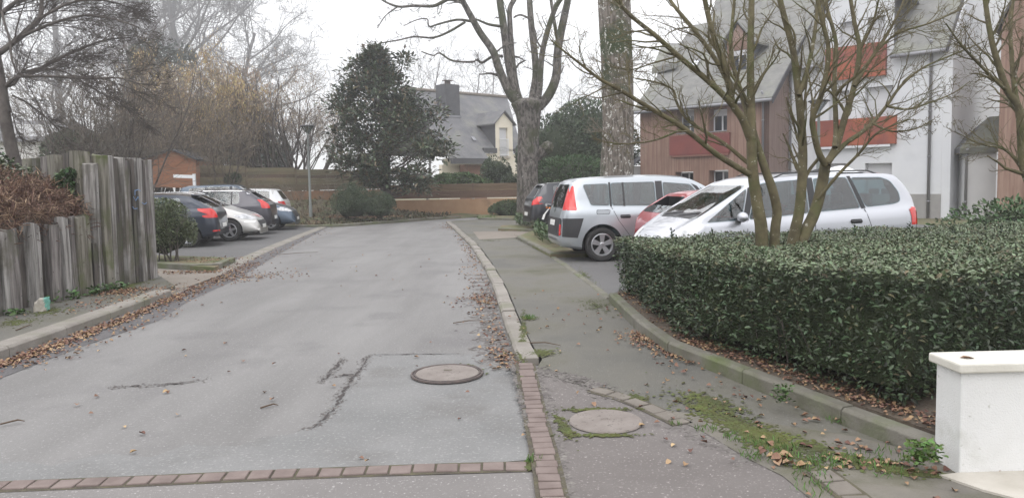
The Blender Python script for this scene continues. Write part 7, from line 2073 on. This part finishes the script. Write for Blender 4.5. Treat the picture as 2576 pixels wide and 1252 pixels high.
for uu in (wd[0] - .4, wd[1] + .4):
    zz = wd[3] - .25; mb.prism([fw.P(uu, zz, .2), fw.P(da_[0], da_[1] + .15, .2), fw.P(da_[0], da_[1] + .15, dbw(da_[1])), fw.P(uu, zz, dbw(zz))], (0, 0, .09))
mb.build('dormer_roof', M_SLATED, wh_b)
fw.pipe(fw.px(2341, 300)[0], 0, zEw - .1, r=.055)
fw.pipe(fw.px(1988, 300)[0] + .05, 0, zEw - .1)
# lean-to store with a slate roof
S0 = fw.P(uRt, 0, -.3) + wh_b.location
ls = empty('lean_to_store', (G(2425, 547, .05).x, G(2425, 547, .05).y, 0), 0, 'white lean to store with a dark pitched slate roof beside the brown tower', 'building')
fl_ = Facade(ls, tuple(ls.location)[:2], (.92, -.39))
a0 = fl_.px(2425, 374); a1 = fl_.px(2508, 372); fl_.wall('wall', [(0, -.05), (a1[0], -.05), (a1[0], a1[1]), (0, a0[1])], mat('store_render', (.50, .50, .51), .9, (.56, .56, .56), 1), 2.5)
e0 = fl_.px(2415, 373, .2); e1 = fl_.px(2516, 368, .2); t0 = fl_.px(2488, 294, -1.2); t1 = fl_.px(2530, 290, -1.2)
mb = MB(); mb.prism([fl_.P(e0[0], e0[1] - .0, .2), fl_.P(e1[0], e1[1], .2), fl_.P(t1[0] + .3, t1[1], -1.2), fl_.P(t0[0], t0[1], -1.2)], (0, 0, -.2)); mb.build('roof', mat('mossy_slate', (.085, .085, .075), .9, (.12, .125, .095), 3), ls)
mb = MB(); mb.prism([fl_.P(e0[0], e0[1], .2), fl_.P(t0[0], t0[1], -1.2), fl_.P(e0[0], e0[1], -2.8)], (0, 0, -.2)); mb.build('roof', M_SLATED, ls)
fl_.pipe(.02, 0, a0[1] - .1, .08, .05)
# brown tower on the right edge
tb = empty('timber_clad_tower', (G(2506, 552, .05).x, G(2506, 552, .05).y, 0), 0, 'tall brown timber clad tower cut off by the right edge', 'building')
ft = Facade(tb, tuple(tb.location)[:2], (.80, -.60))
tz = ft.px(2506, 72)[1]; tz2 = ft.px(2576, -70)[1]; uT = ft.px(2576, 0)[0]
ft.wall('wall', [(0, -.05), (uT + 2.5, -.05), (uT + 2.5, tz + 3.2), (uT, tz2), (0, tz)], M_CLAD, 5)
mb = MB(); mb.prism([ft.P(-.15, tz - .12, .15), ft.P(-.15, tz - .12, -5), ft.P(uT + .3, tz2 + .4, -5), ft.P(uT + .3, tz2 + .4, .15)], (0, 0, .16)); mb.build('roof', M_SLATED, tb)
# left neighbour glimpsed between the lichen trunk and the brown block
nb = empty('low_outbuilding', (at(1604, 455, 36).x, 36, 0), 0, 'grey outbuilding glimpsed between the thick trunk and the brown block', 'building')
a, b_ = Lp(nb, 1596, 455, 36), Lp(nb, 1625, 455, 36); zt = Lp(nb, 1600, 418, 36).z
mb = MB(); mb.frame_box((a.x, 0, -.05), (b_.x - a.x, 0, 0), (0, 2, 0), (0, 0, zt + .05)); mb.build('wall', M_PLINTH, nb)
mb = MB(); mb.prism([(a.x - .1, -.1, zt + .002), (b_.x, -.1, zt + .4), (b_.x, 2.1, zt + .4), (a.x - .1, 2.1, zt + .002)], (0, 0, .12)); mb.build('roof', M_SLATED, nb)

# ------------------------------------------------------------------ mist
hb = MB(); hb.box((0, 135, 15.0), (344, 314, 32.2)); ho = hb.build('haze', None)
ho.data.materials.clear()
mh = bpy.data.materials.new('mist'); mh.use_nodes = True; nt = mh.node_tree; nt.nodes.clear()
oo = nt.nodes.new('ShaderNodeOutputMaterial'); pv = nt.nodes.new('ShaderNodeVolumePrincipled')
pv.inputs['Color'].default_value = (.93, .94, .97, 1); pv.inputs['Density'].default_value = .0024; pv.inputs['Anisotropy'].default_value = 0.6
nt.links.new(pv.outputs[0], oo.inputs['Volume']); ho.data.materials.append(mh)
tag(ho, kind='stuff')
bpy.context.view_layer.update()
